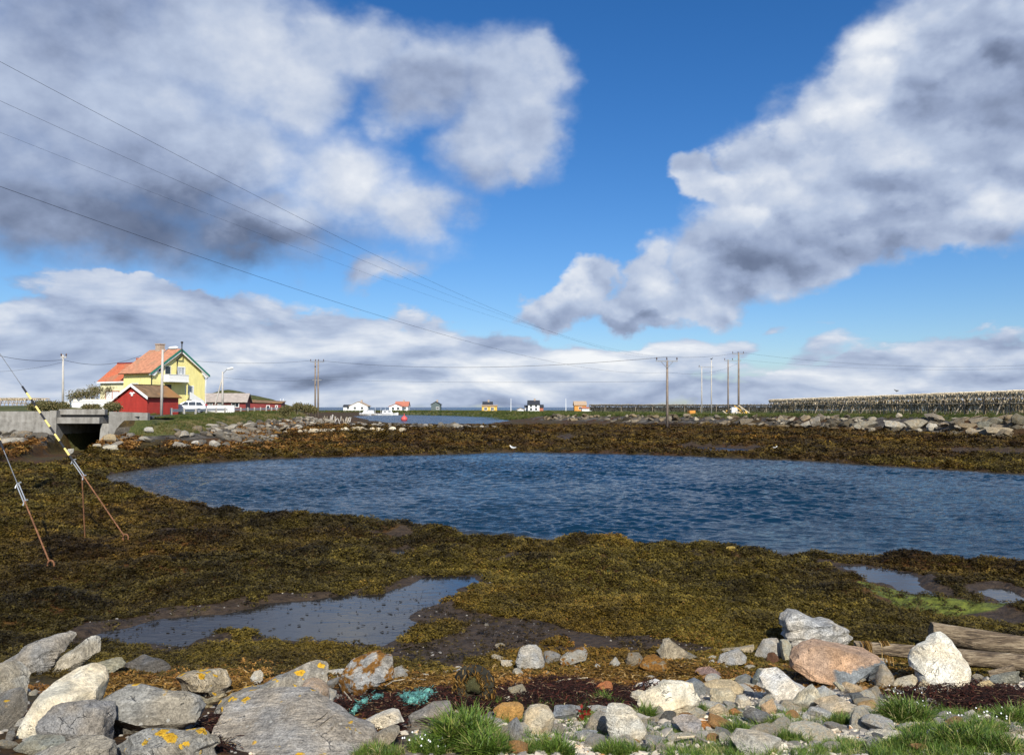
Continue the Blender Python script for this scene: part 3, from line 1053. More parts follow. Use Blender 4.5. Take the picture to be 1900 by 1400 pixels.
def hero(zone, pts, color, label, stripe=0.35, lichen=0.0, weed=0.0, speck=0.26, grain=4.0, seed=0, nf=14, depth=0.75, box=0.5, lean=0.35, two=0.0, rough=0.05, name='stone', cat='stone', sub=None, sharp=30):
    ox, oy, s = zone
    px = [(ox + a / s, oy + b_ / s) for a, b_ in pts]
    bx = max(px, key=lambda q: q[1])
    cx = sum(q[0] for q in px) / len(px)
    wpx = max(q[0] for q in px) - min(q[0] for q in px)
    base = ground_hit(cx, bx[1])
    yc = base.y + 0.3 * wpx / F * base.y
    P3 = [at(q[0], q[1], yc) for q in px]
    zl = min(p.z for p in P3)
    c = Vector((sum(p.x for p in P3) / len(P3), yc, sum(p.z for p in P3) / len(P3)))
    # area centroid of the outline
    A = cxx = czz = 0
    for p, q in zip(P3, P3[1:] + P3[:1]):
        w = p.x * q.z - q.x * p.z
        A += w
        cxx += (p.x + q.x) * w
        czz += (p.z + q.z) * w
    c = Vector((cxx / (3 * A), yc, czz / (3 * A)))
    ang = np.linspace(-math.pi, math.pi, 361)
    rad = np.zeros(361)
    poly = [(p.x - c.x, p.z - c.z) for p in P3]
    for i, th in enumerate(ang):
        dx, dz = math.cos(th), math.sin(th)
        best = 0
        for (ax, az_), (qx, qz) in zip(poly, poly[1:] + poly[:1]):
            ex, ez = qx - ax, qz - az_
            den = dx * ez - dz * ex
            if abs(den) < 1e-9:
                continue
            tt = (ax * ez - az_ * ex) / den
            uu = (ax * dz - az_ * dx) / den
            if tt > 0 and -1e-6 <= uu <= 1 + 1e-6:
                best = max(best, tt)
        rad[i] = best
    rng = np.random.RandomState(seed * 13 + len(pts))
    if sub is None:
        sub = 5 if wpx > 110 else (4 if wpx > 34 else 3)
    v, f = ico(sub)
    s_ = np.sqrt(v[:, 0] ** 2 + v[:, 2] ** 2)
    th = np.arctan2(v[:, 2], v[:, 0])
    rr = np.interp(th, ang, rad) * (1.07 if wpx > 14 else 1.0)
    W = (max(p.x for p in P3) - min(p.x for p in P3))
    H = (max(p.z for p in P3) - zl)
    D = depth * 0.5 * (W * H) ** 0.5
    lat = rr * s_ ** box
    v2 = np.stack([np.cos(th) * lat, D * np.sign(v[:, 1]) * np.abs(v[:, 1]) ** (box * 0.8), np.sin(th) * lat], -1)
    sc = np.array([W / 2, D, H / 2])
    w = v2 / sc
    w = facet(w, rng, nf, 0.48, 0.86)
    if stripe >= .45:                                  # foliated stone: it breaks in ledges along its layers
        ax = np.array([rng.uniform(-.35, .35), rng.uniform(-.3, .3), 1.0])
        ax /= np.linalg.norm(ax)
        lv = (w @ ax) * rng.uniform(4.0, 6.5)
        lv = lv + np.array([0.5 * mnoise.noise(Vector(p) * 1.3) for p in w])
        tab = rng.uniform(-1, 1, 64)
        i0 = np.floor(lv).astype(int)
        fr = np.clip((lv - i0 - .40) / .2, 0, 1)
        led = tab[i0 % 64] * (1 - fr) + tab[(i0 + 1) % 64] * fr
        hor = w - (w @ ax)[:, None] * ax
        w = w + hor * (led * (.05 + .06 * min(stripe, 1)))[:, None]
    w = roughen(w, rough, 1.6, seed + 3, 4)
    w = roughen(w, rough * 0.6, 6.0, seed + 5, 5)
    v2 = w * sc
    v2[:, 1] += lean * v2[:, 2]
    # sink a skirt below the visible outline so that the stone sits in the ground
    low = v2[:, 2] < -0.55 * (c.z - zl)
    v2[low, 2] -= 0.04
    me = finish_rock(name, v2, f, sharp)
    o = bpy.data.objects.new(name, me)
    COL.objects.link(o)
    o.location = c
    rock_props(o, color, stripe, lichen, weed, speck, grain / max(0.35, min(1.6, W / 0.35)), two)
    tag(o, label, cat)
    short = label
    for cut in (' beside', ' in ', ' below', ' behind', ' under', ' left of', ' right of', ' among', ' on ', ' at ', ' with ', ' between', ' leaning', ' lying', ' sitting', ' standing', ' resting', ' against', ' sticking', ' half', ' rising', ' wedged', ' set ', ' tucked', ' stuck', ' peeking', ' just', ' from', ' covered', ' tilted', ' cut ', ' streaked', ' wholly', ' tip', ' above', ', ', ' and '):
        short = short.split(cut)[0]
    if len(short.split()) >= 3:
        HERO_LOC.append((c, short))
    return o


HERO_LOC = []
Z1, Z2, Z3, Z4 = (0, 1160, 5.757), (320, 1200, 5.588), (600, 1180, 5.588), (900, 1180, 5.588)
Z5, Z6, Z7, Z8 = (1180, 1180, 5.9375), (1420, 1120, 6.364), (1640, 1120, 7.0), (1450, 1260, 4.222)
GREY, DGREY, PALE, CREAM, TAN = (0.30, 0.285, 0.26), (0.15, 0.145, 0.14), (0.52, 0.50, 0.45), (0.78, 0.71, 0.56), (0.50, 0.41, 0.27)
WHITE, ORANGE, BLUEG, BROWN = (0.76, 0.73, 0.65), (0.62, 0.29, 0.08), (0.24, 0.26, 0.275), (0.27, 0.20, 0.13)

HEROES = [
    # the pile at the lower left
    (Z1, [(0, 430), (120, 350), (260, 230), (380, 190), (560, 140), (700, 100), (745, 140), (740, 190), (640, 260), (590, 350), (480, 480), (380, 560), (200, 560), (60, 500)], GREY, 'broad grey slab leaning at the back of the left stone pile', dict(stripe=.5, seed=1)),
    (Z1, [(400, 530), (480, 390), (600, 350), (720, 290), (860, 180), (1000, 140), (1060, 150), (1075, 190), (1040, 240), (960, 330), (840, 440), (720, 500), (620, 545)], (.36, .34, .29), 'layered grey slab tilted steeply beside the seaweed', dict(stripe=.9, seed=2, depth=.5, lean=.6)),
    (Z1, [(-170, 470), (0, 430), (130, 430), (260, 500), (280, 620), (250, 720), (150, 770), (0, 740), (-170, 720)], (.38, .36, .31), 'pale grey stone at the left edge above the lichen spotted one', dict(seed=3)),
    (Z1, [(330, 1120), (380, 930), (450, 760), (520, 660), (650, 560), (800, 505), (900, 505), (970, 545), (1030, 640), (1020, 760), (1000, 880), (900, 960), (700, 1100), (500, 1180)], (.83, .76, .60), 'large smooth cream white stone standing upright in the left pile', dict(stripe=.22, seed=4, nf=3, rough=.03, speck=.06, lean=.45, box=.5)),
    (Z1, [(-130, 800), (20, 730), (120, 705), (200, 780), (235, 900), (220, 980), (120, 1080), (20, 1130), (-130, 1110)], (.25, .24, .22), 'dark grey stone with a few orange lichen spots at the left edge', dict(lichen=.5, seed=5)),
    (Z1, [(330, 1150), (420, 1020), (500, 930), (620, 900), (880, 880), (1100, 900), (1130, 980), (1150, 1260), (1000, 1310), (760, 1300), (520, 1210)], (.29, .275, .255), 'blocky grey stone in front of the large cream one', dict(seed=6, nf=6, box=.45)),
    (Z1, [(1030, 870), (1150, 790), (1270, 730), (1400, 720), (1520, 750), (1700, 780), (1900, 790), (2040, 830), (2110, 930), (2060, 1030), (1850, 1130), (1600, 1190), (1330, 1240), (1200, 1160), (1130, 1000)], (.30, .285, .25), 'big rounded grey boulder with pale crust between cream stone and lichen slab', dict(lichen=.42, stripe=.4, seed=7)),
    (Z1, [(160, 1310), (270, 1220), (460, 1195), (640, 1220), (660, 1330), (500, 1430), (200, 1430)], (.36, .36, .30), 'low greenish grey stone at the bottom left edge', dict(seed=8)),
    (Z1, [(300, 1400), (560, 1330), (800, 1240), (1000, 1240), (1150, 1280), (1190, 1400), (1190, 1480), (350, 1480)], (.33, .315, .28), 'flat topped grey stone cut by the bottom edge beside yellow lichen slab', dict(seed=9, stripe=.4)),
    (Z1, [(1160, 1420), (1200, 1330), (1330, 1240), (1480, 1180), (1650, 1180), (1900, 1200), (2100, 1170), (2230, 1260), (2260, 1420), (2200, 1500), (1200, 1500)], (.30, .285, .25), 'grey slab at the bottom edge covered in bright yellow lichen', dict(lichen=.85, stripe=.5, seed=11)),
    (Z1, [(870, 495), (1000, 420), (1200, 365), (1270, 370), (1285, 460), (1200, 490), (1080, 535), (960, 535)], (.34, .33, .25), 'greenish flat slab between tilted slab and dark slate', dict(stripe=.6, seed=12, depth=.9)),
    (Z1, [(1300, 545), (1320, 440), (1480, 340), (1550, 370), (1680, 390), (1800, 470), (1790, 530), (1600, 560)], (.13, .125, .12), 'dark slate triangle lying at the edge of the seaweed', dict(stripe=.6, seed=13)),
    (Z1, [(170, 1010), (215, 990), (265, 1010), (280, 1070), (200, 1120), (150, 1080)], PALE, 'small pale stone wedged beside the blocky grey stone', dict(seed=14)),
    (Z1, [(45, 1210), (50, 1150), (120, 1130), (150, 1180), (110, 1250)], GREY, 'small grey stone wedged low at the left edge', dict(seed=15)),
    (Z2, [(0, 380), (60, 310), (240, 275), (440, 270), (500, 300), (560, 340), (540, 440), (430, 490), (250, 540), (100, 500), (40, 440)], (.43, .38, .29), 'oblong tan block with a round yellow lichen spot on top', dict(lichen=.62, stripe=.85, seed=16, box=.42, lean=-.15, depth=1.1)),
    (Z2, [(780, 350), (830, 270), (890, 255), (930, 290), (925, 350), (870, 400), (820, 405)], WHITE, 'small white quartz stone sitting on orange weed', dict(seed=17)),
    (Z2, [(470, 650), (520, 560), (700, 490), (880, 470), (1000, 390), (1180, 320), (1300, 260), (1420, 225), (1500, 240), (1560, 320), (1500, 420), (1280, 500), (1100, 640), (960, 720), (700, 740), (480, 720)], (.31, .295, .26), 'long grey slab streaked with yellow lichen rising towards the shore edge', dict(lichen=.72, stripe=.55, seed=18)),
    (Z2, [(1290, 640), (1300, 480), (1360, 390), (1440, 370), (1530, 400), (1590, 470), (1600, 560), (1570, 700), (1500, 780), (1390, 770)], (.58, .45, .34), 'rounded pinkish granite stone beside the black rubber strip', dict(speck=.45, seed=19, nf=2, grain=7, stripe=.1)),
    (Z2, [(1590, 450), (1680, 470), (1690, 510), (1640, 610), (1570, 720), (1550, 560)], PALE, 'narrow pale stone leaning on the pinkish granite', dict(seed=20)),
    (Z2, [(340, 1060), (380, 860), (480, 730), (700, 690), (950, 680), (1200, 700), (1400, 760), (1600, 830), (1800, 930), (1960, 1030), (2070, 1118), (2070, 1230), (300, 1230)], (.36, .335, .30), 'huge grey slab with scattered yellow lichen discs at the bottom edge', dict(lichen=.45, stripe=.5, seed=21, nf=9, depth=1.3, lean=.8, grain=5, box=.4)),
    (Z2, [(160, 580), (210, 515), (330, 560), (500, 500), (515, 540), (400, 610), (300, 640)], (.45, .38, .24), 'thin yellowish flake of stone under the lichen block', dict(stripe=.7, seed=22)),
    # around the wrack in the middle
    (Z3, [(150, 520), (200, 380), (260, 290), (350, 260), (460, 215), (550, 205), (600, 250), (690, 250), (715, 340), (705, 480), (480, 520), (400, 640), (300, 660), (190, 620)], (.36, .35, .33), 'grey rock half covered in orange brown dried weed', dict(weed=.62, stripe=.5, seed=23)),
    (Z3, [(710, 350), (780, 310), (830, 370), (885, 420), (800, 475), (715, 465)], (.40, .38, .34), 'grey three cornered stone right of the weed covered rock', dict(stripe=.5, seed=24)),
    (Z3, [(20, 365), (200, 345), (225, 390), (150, 430), (30, 410)], PALE, 'flat pale stone left of the weed covered rock', dict(seed=25)),
    (Z3, [(0, 480), (170, 430), (165, 490), (40, 540)], GREY, 'grey sliver of stone between granite and weed covered rock', dict(seed=26)),
    (Z3, [(395, 945), (420, 900), (560, 830), (700, 785), (760, 800), (815, 900), (790, 950), (680, 930), (600, 985), (530, 1020), (470, 1005)], (.80, .74, .62), 'oblong white stone just below the teal rope', dict(seed=27, nf=3, stripe=.15)),
    (Z3, [(440, 1100), (560, 1020), (690, 960), (790, 950), (770, 1030), (650, 1120), (540, 1200), (480, 1170)], (.40, .35, .27), 'tan stone under the oblong white one', dict(seed=28)),
    (Z3, [(840, 925), (880, 850), (1000, 800), (1120, 730), (1290, 720), (1335, 800), (1200, 860), (1060, 920), (900, 970)], (.35, .31, .26), 'flat brownish slab with one orange lichen spot beside the grass', dict(lichen=.3, seed=29, depth=1.0)),
    (Z3, [(1250, 400), (1400, 360), (1600, 335), (1740, 390), (1740, 430), (1400, 440)], (.34, .33, .31), 'thin grey slab lying at the pool edge', dict(stripe=.7, seed=30)),
    (Z3, [(1325, 795), (1385, 768), (1405, 800), (1350, 822)], PALE, 'tiny pale stone behind the big grass tuft', dict(seed=31)),
    (Z4, [(90, 770), (180, 720), (340, 710), (390, 740), (378, 840), (280, 860), (190, 910), (150, 900)], (.66, .36, .11), 'bright orange faceted stone beside the big grass tuft', dict(seed=32, nf=5, box=.45, stripe=.15)),
    (Z4, [(400, 930), (420, 810), (470, 755), (560, 738), (650, 755), (712, 840), (705, 930), (650, 990), (560, 1020), (470, 1000)], (.74, .63, .45), 'round cream coloured boulder right of the orange stone', dict(seed=33, nf=1, rough=.025, stripe=.1, box=.6)),
    (Z4, [(715, 800), (740, 740), (900, 735), (1010, 750), (950, 800), (940, 860), (880, 895), (760, 870)], (.33, .345, .36), 'blue grey oblong stone right of the round cream boulder', dict(stripe=.6, seed=34)),
    (Z4, [(320, 280), (370, 150), (450, 120), (540, 115), (590, 180), (615, 280), (585, 380), (480, 365), (370, 335)], (.45, .44, .41), 'grey stone at the pool edge with weed strands draped over it', dict(speck=.3, seed=35)),
    (Z4, [(605, 175), (700, 165), (780, 200), (770, 260), (700, 300), (625, 310)], GREY, 'grey stone right beside the one with draped weed', dict(weed=.35, seed=36)),
    (Z4, [(785, 230), (880, 180), (1030, 140), (1065, 190), (1040, 260), (900, 330), (790, 345)], (.40, .38, .33), 'grey stone with an orange weed corner at the pool edge', dict(weed=.5, seed=37)),
    (Z4, [(1155, 550), (1180, 500), (1310, 468), (1325, 540), (1312, 610), (1220, 615)], (.55, .21, .085), 'terracotta red stone resting on the dark wrack', dict(seed=38, stripe=.1)),
    (Z4, [(1495, 650), (1530, 590), (1600, 570), (1650, 580), (1665, 630), (1600, 695)], CREAM, 'small half round cream stone under the white scrap', dict(seed=39, nf=3)),
    (Z4, [(1045, 960), (1100, 860), (1170, 808), (1250, 820), (1305, 990), (1250, 1040), (1150, 1020)], (.45, .40, .32), 'angular greyish tan stone beside the red leaves', dict(seed=40, nf=7)),
    (Z4, [(1262, 860), (1310, 770), (1420, 768), (1530, 800), (1600, 870), (1660, 960), (1710, 1110), (1640, 1150), (1450, 1110), (1320, 1070), (1280, 970)], (.68, .64, .54), 'large whitish pyramid shaped stone among the front grass', dict(seed=41, stripe=.3, lean=.6)),
    (Z4, [(1365, 765), (1460, 742), (1525, 795), (1400, 810)], (.28, .28, .28), 'grey stone tip behind the whitish pyramid stone', dict(seed=42)),
    (Z4, [(225, 610), (250, 550), (390, 515), (448, 580), (435, 650), (280, 655)], (.50, .44, .32), 'barnacle crusted mottled stone sitting in the dark wrack', dict(speck=.6, grain=9, seed=43)),
    (Z4, [(160, 258), (270, 255), (288, 295), (220, 360), (180, 320)], (.60, .55, .44), 'small cream stone at the mud edge left of draped weed', dict(seed=44)),
    (Z4, [(915, 1050), (940, 1010), (1070, 985), (1195, 1000), (1100, 1055), (960, 1090)], (.40, .42, .44), 'low blue grey stone below the angular tan one', dict(stripe=.5, seed=45)),
    (Z4, [(685, 990), (720, 920), (800, 918), (835, 985), (760, 1045)], (.36, .34, .30), 'grey stone at the foot of the round cream boulder', dict(seed=46)),
    (Z4, [(225, 940), (330, 868), (385, 960), (405, 1050), (330, 1140), (265, 1070)], (.44, .43, .41), 'black and white banded stone below the bright orange one', dict(stripe=.9, seed=47)),
    (Z4, [(90, 90), (170, 72), (220, 100), (150, 128)], (.40, .34, .24), 'little tan stone lying in the shallow pool', dict(seed=48)),
    (Z4, [(1465, 270), (1500, 190), (1600, 188), (1655, 260), (1600, 345), (1500, 355)], (.27, .23, .17), 'brownish round stone at the edge of the mud', dict(weed=.35, seed=49)),
    (Z4, [(1600, 330), (1680, 230), (1780, 205), (1870, 280), (1890, 390), (1700, 420)], (.25, .20, .13), 'stone wholly coated in brown weed left of the pointed slate', dict(weed=.75, seed=50)),
    (Z4, [(1130, 300), (1160, 285), (1200, 310), (1190, 360), (1150, 365)], PALE, 'small grey stone peeking out of brown weed', dict(seed=51)),
    (Z4, [(1290, 290), (1360, 225), (1410, 300), (1380, 350), (1320, 340)], (.50, .48, .42), 'pale pointed stone in brown weed near the mud', dict(seed=52)),
    # the bright stones on the right
    (Z5, [(40, 770), (100, 660), (250, 600), (340, 540), (500, 552), (640, 580), (662, 660), (712, 720), (680, 830), (560, 875), (420, 870), (250, 900), (140, 860)], (.82, .74, .57), 'big cream white stone with rusty base in front of the wrack', dict(seed=53, speck=.1, stripe=.2)),
    (Z5, [(500, 545), (660, 480), (742, 520), (752, 590), (715, 660), (660, 670), (630, 580)], BLUEG, 'dark blue grey stone tucked behind the big cream white one', dict(seed=54, nf=3)),
    (Z5, [(758, 600), (780, 530), (900, 498), (1080, 500), (1195, 580), (1160, 650), (1080, 620), (850, 620)], (.53, .42, .26), 'tan slab behind the brick shaped stone', dict(seed=55, stripe=.2)),
    (Z5, [(828, 710), (838, 598), (1040, 593), (1088, 640), (1083, 720), (960, 735)], (.62, .54, .38), 'yellowish brick shaped stone left of the small round white one', dict(seed=56, nf=2, box=.36, rough=.025, stripe=.15)),
    (Z5, [(1098, 725), (1130, 670), (1210, 657), (1263, 720), (1235, 782), (1150, 788)], (.74, .68, .56), 'small round white stone beside the brick shaped one', dict(seed=57, nf=1, rough=.02, stripe=.1)),
    (Z5, [(665, 425), (700, 370), (830, 358), (1032, 470), (960, 500), (800, 495), (740, 470)], (.30, .20, .17), 'purplish brown slab lying above the tan slab', dict(seed=58, stripe=.5)),
    (Z5, [(1018, 485), (1110, 468), (1153, 525), (1120, 560)], (.70, .56, .27), 'small bright yellow stone at the end of the tan slab', dict(seed=59)),
    (Z5, [(1090, 475), (1260, 418), (1305, 440), (1290, 550), (1160, 560)], (.22, .23, .225), 'dark grey stone left of the greenish peak', dict(seed=60)),
    (Z5, [(1285, 490), (1370, 378), (1475, 450), (1455, 500), (1310, 575)], (.24, .27, .26), 'dark greenish peaked stone beside the layered white one', dict(seed=61)),
    (Z5, [(1362, 565), (1400, 520), (1430, 410), (1600, 388), (1665, 440), (1720, 500), (1870, 580), (1800, 650), (1640, 715), (1510, 715), (1480, 630)], (.74, .71, .65), 'large layered white stone with thin grey lines', dict(seed=62, stripe=.45, nf=4)),
    (Z5, [(903, 310), (960, 220), (1150, 158), (1215, 230), (1205, 320), (1090, 375), (940, 355)], (.36, .35, .33), 'speckled grey stone in weed behind the purplish slab', dict(seed=63, speck=.5)),
    (Z5, [(250, 180), (370, 48), (480, 130), (600, 205), (740, 268), (785, 305), (620, 300), (440, 305), (330, 285)], (.31, .275, .21), 'pointed slate wedge sticking up at the mud edge', dict(seed=64, stripe=.8)),
    (Z5, [(903, 185), (1000, 150), (1150, 138), (1335, 108), (1325, 155), (1200, 190), (1100, 210), (920, 228)], (.36, .31, .22), 'flat brown slab behind the speckled grey stone', dict(seed=65, stripe=.6)),
    (Z5, [(1315, 230), (1430, 60), (1590, 43), (1603, 190), (1590, 270), (1470, 280), (1340, 275)], (.42, .40, .36), 'block of grey stone left of the upright greenish one', dict(seed=66, box=.42)),
    (Z5, [(1603, 60), (1700, 58), (1718, 110), (1708, 240), (1630, 285), (1608, 180)], (.56, .53, .40), 'upright greenish cream block against the big grey boulder', dict(seed=67, nf=2, box=.38)),
    (Z5, [(1440, 310), (1470, 200), (1540, 190), (1600, 280), (1560, 330)], (.16, .08, .045), 'dark red brown stone under the grey block', dict(seed=68)),
    (Z5, [(268, 910), (330, 838), (430, 838), (465, 880), (400, 945), (300, 952)], (.14, .135, .12), 'small black mottled stone below the big cream white one', dict(speck=.5, seed=69)),
    (Z5, [(418, 945), (500, 888), (680, 918), (725, 970), (745, 1095), (700, 1120), (560, 1055)], (.55, .50, .46), 'flat pinkish grey stone left of the little orange one', dict(seed=70, depth=1.0)),
    (Z5, [(688, 1005), (730, 943), (830, 948), (875, 1015), (760, 1042)], (.58, .25, .07), 'little orange stone on the flat pinkish grey one', dict(seed=71)),
    (Z5, [(788, 840), (930, 758), (1013, 820), (1025, 900), (900, 905)], (.60, .50, .35), 'pale tan stone behind the bright grass right of centre', dict(seed=72)),
    (Z5, [(1000, 838), (1090, 798), (1165, 840), (1080, 882)], (.52, .25, .10), 'rusty stone between pale tan and slate stones', dict(seed=73)),
    (Z5, [(1165, 890), (1290, 808), (1450, 858), (1505, 905), (1450, 995), (1380, 1000)], (.22, .22, .215), 'dark slate stone under the peach coloured one', dict(seed=74, stripe=.4)),
    (Z5, [(1355, 800), (1532, 708), (1553, 870), (1500, 895)], (.66, .48, .30), 'peach coloured faceted stone on the dark slate', dict(seed=75, stripe=.1)),
    (Z5, [(588, 845), (720, 828), (745, 875), (690, 900)], (.78, .76, .70), 'small flat white stone beside the bright grass', dict(seed=76)),
    (Z5, [(798, 1085), (870, 1048), (955, 1090), (900, 1140), (830, 1130)], (.74, .69, .58), 'small white stone below the little orange one', dict(seed=77)),
    (Z5, [(1090, 1190), (1180, 1108), (1400, 1128), (1650, 1190), (1570, 1300), (1300, 1330), (1180, 1290)], (.62, .57, .47), 'long pale slab set flat in the gravel', dict(seed=78, depth=1.3, lean=.8, rough=.03)),
    (Z5, [(325, 1140), (400, 1045), (485, 1115), (430, 1165)], (.42, .42, .36), 'greenish stone in grass below the flat pinkish grey one', dict(seed=79)),
    (Z5, [(275, 1030), (330, 955), (415, 970), (370, 1065)], (.43, .45, .43), 'pale green grey stone left of the flat pinkish one', dict(seed=80)),
    (Z6, [(258, 270), (265, 180), (330, 122), (440, 128), (560, 190), (640, 228), (720, 213), (820, 240), (910, 300), (990, 390), (1062, 450), (1055, 530), (1030, 590), (800, 560), (550, 560), (420, 610), (370, 625), (330, 530), (278, 400)], (.42, .415, .40), 'big grey boulder with a white quartz face on the right', dict(seed=81, speck=.35, stripe=.75, nf=6)),
    (Z6, [(342, 770), (370, 660), (440, 580), (560, 520), (680, 493), (900, 538), (1080, 568), (1240, 588), (1310, 640), (1392, 740), (1375, 850), (1260, 900), (1225, 990), (1080, 1000), (900, 970), (800, 940), (720, 880), (480, 840)], (.46, .31, .21), 'wide two toned boulder, rusty pink above and blue grey below', dict(seed=82, two=1.0, stripe=.3, nf=4, box=.5)),
    (Z6, [(1298, 970), (1340, 850), (1430, 698), (1482, 760), (1492, 850), (1483, 985), (1380, 1000)], (.50, .43, .32), 'tall three cornered tan stone leaning on the two toned boulder', dict(seed=83, nf=3)),
    (Z6, [(335, 1180), (420, 1080), (590, 988), (642, 1080), (642, 1180), (500, 1285), (420, 1245)], (.67, .62, .48), 'pale faceted stone with one shaded side below the layered white one', dict(seed=84, nf=6)),
    (Z6, [(618, 1120), (640, 1020), (720, 988), (820, 1050), (835, 1140), (700, 1180)], (.58, .58, .54), 'pale grey oval stone right of the pale faceted one', dict(seed=85, nf=2)),
    (Z6, [(595, 1220), (700, 1170), (900, 1135), (1060, 1218), (1115, 1285), (1030, 1360), (900, 1350), (750, 1260)], (.60, .50, .36), 'broad flat tan stone in the middle of the bright stones', dict(seed=86, depth=1.2)),
    (Z6, [(515, 1300), (560, 1238), (700, 1248), (825, 1310), (805, 1385), (620, 1370)], (.62, .61, .57), 'white and grey oval stone in front of the broad tan one', dict(seed=87, stripe=.6, nf=2)),
    (Z6, [(915, 955), (990, 938), (1165, 1000), (1155, 1100), (1010, 1060)], (.62, .49, .33), 'tan stone at the foot of the two toned boulder', dict(seed=88)),
    (Z6, [(1005, 1065), (1150, 1068), (1145, 1175), (1050, 1185)], (.17, .18, .18), 'dark round stone below the tan foot stone', dict(seed=89, nf=2)),
    (Z6, [(1085, 1240), (1130, 1178), (1290, 1148), (1335, 1180), (1270, 1240), (1130, 1275)], (.52, .34, .16), 'orange brown slab left of the right grass tuft', dict(seed=90)),
    (Z6, [(1285, 1080), (1330, 1048), (1425, 1100), (1400, 1145), (1310, 1145)], (.13, .135, .14), 'small dark stone left of the right grass tuft', dict(seed=91)),
    (Z6, [(1495, 975), (1600, 898), (1782, 858), (1835, 900), (1680, 1000), (1560, 1020)], (.60, .54, .41), 'long pale stone lying left of the white boulder', dict(seed=92, stripe=.4)),
    (Z6, [(800, 940), (860, 930), (960, 1010), (980, 1040), (900, 1030)], (.64, .57, .40), 'narrow cream stone under the two toned boulder', dict(seed=93)),
    (Z7, [(470, 1000), (480, 880), (400, 830), (400, 730), (470, 640), (580, 580), (660, 558), (700, 500), (800, 448), (890, 453), (950, 508), (1000, 590), (1038, 730), (1005, 900), (970, 1000), (850, 1065), (720, 1100), (620, 1100), (560, 1020)], (.78, .74, .63), 'tall rough white boulder in front of the driftwood logs', dict(seed=94, speck=.25, stripe=.2, nf=5)),
    (Z7, [(455, 1085), (540, 988), (615, 1050), (590, 1115), (480, 1125)], (.72, .61, .40), 'small cream stone at the foot of the white boulder', dict(seed=95)),
    (Z7, [(445, 1150), (530, 1083), (615, 1120), (590, 1180), (500, 1175)], (.55, .52, .45), 'small grey stone in front of the cream foot stone', dict(seed=96)),
    (Z7, [(1225, 1070), (1290, 1028), (1400, 1008), (1475, 1095), (1300, 1120)], (.72, .59, .34), 'yellowish stone on dark wrack right of the white boulder', dict(seed=97)),
    (Z7, [(1375, 1010), (1480, 950), (1700, 908), (1830, 900), (1850, 985), (1750, 1045), (1500, 1065)], (.24, .25, .22), 'greenish grey slab right of the yellowish stone', dict(seed=98, stripe=.5)),
    (Z7, [(1695, 550), (1740, 468), (1800, 428), (1870, 480), (1870, 610), (1780, 615)], (.66, .62, .50), 'pale stone leaning against the driftwood at the right edge', dict(seed=99)),
    (Z7, [(1175, 1400), (1250, 1348), (1420, 1318), (1455, 1340), (1380, 1405)], (.62, .57, .46), 'flat whitish slab in grass below the right wrack', dict(seed=100)),
    (Z7, [(795, 1280), (850, 1223), (935, 1260), (900, 1300)], (.30, .30, .29), 'grey stone half buried in wrack below the white boulder', dict(seed=101)),
    (Z7, [(945, 1250), (1030, 1218), (1115, 1250), (1090, 1300), (980, 1300)], (.34, .36, .36), 'blue grey flat stone in wrack below the white boulder', dict(seed=102)),
    (Z8, [(1010, 555), (1060, 518), (1175, 545), (1165, 585), (1060, 592)], (.58, .28, .09), 'orange stone in the grass at the bottom right', dict(seed=103)),
    (Z8, [(1290, 335), (1380, 298), (1445, 310), (1435, 360), (1340, 368)], (.34, .22, .12), 'brown stone in the grass right of the tuft', dict(seed=104)),
    (Z8, [(630, 445), (780, 408), (960, 420), (985, 452), (800, 462)], (.62, .58, .48), 'long flat whitish stone in gravel below the right tuft', dict(seed=105, depth=1.0)),
    (Z8, [(1805, 370), (1880, 383), (1910, 412), (1830, 425)], (.46, .46, .41), 'grey stone tip in grass at the right edge', dict(seed=106)),
]
for zone, pts, colr, lab, kw in HEROES:
    hero(zone, pts, colr, lab, **kw)
# ------------------------------------------------------------------ scattered ground cover (stuff)
def blades_mesh(name, n, length, width, spread, droop, seed, segs=2, curl=0.3):
    """a tuft: n curved blades from one root"""
    rng = random.Random(seed)
    vs, fs = [], []
    for i in range(n):
        a = rng.uniform(0, 2 * math.pi)
        L = length * rng.uniform(0.55, 1.15)
        tilt = rng.uniform(0.05, 1.0) * spread
        w = width * rng.uniform(0.6, 1.2)
        r0 = rng.uniform(0, 0.22) * length
        a0 = rng.uniform(0, 2 * math.pi)
        p = Vector((math.cos(a0) * r0, math.sin(a0) * r0, -0.02 * length))
        side = Vector((-math.sin(a), math.cos(a), 0)).lerp(Vector((math.cos(a0), math.sin(a0), rng.uniform(-.5, .5))), curl).normalized()
        b = len(vs)
        for k in range(segs + 1):
            f = k / segs
            ww = w * (1 - f) ** 0.6 if k < segs else w * 0.12
            vs.append(p - side * ww / 2)
            vs.append(p + side * ww / 2)
            th = tilt + droop * f
            p = p + Vector((math.cos(a) * math.sin(th), math.sin(a) * math.sin(th), math.cos(th))) * (L / segs)
        for k in range(segs):
            q = b + 2 * k
            fs.append((q, q + 1, q + 3, q + 2))
    me = bpy.data.meshes.new(name)
    me.from_pydata(vs, [], fs)
    return me


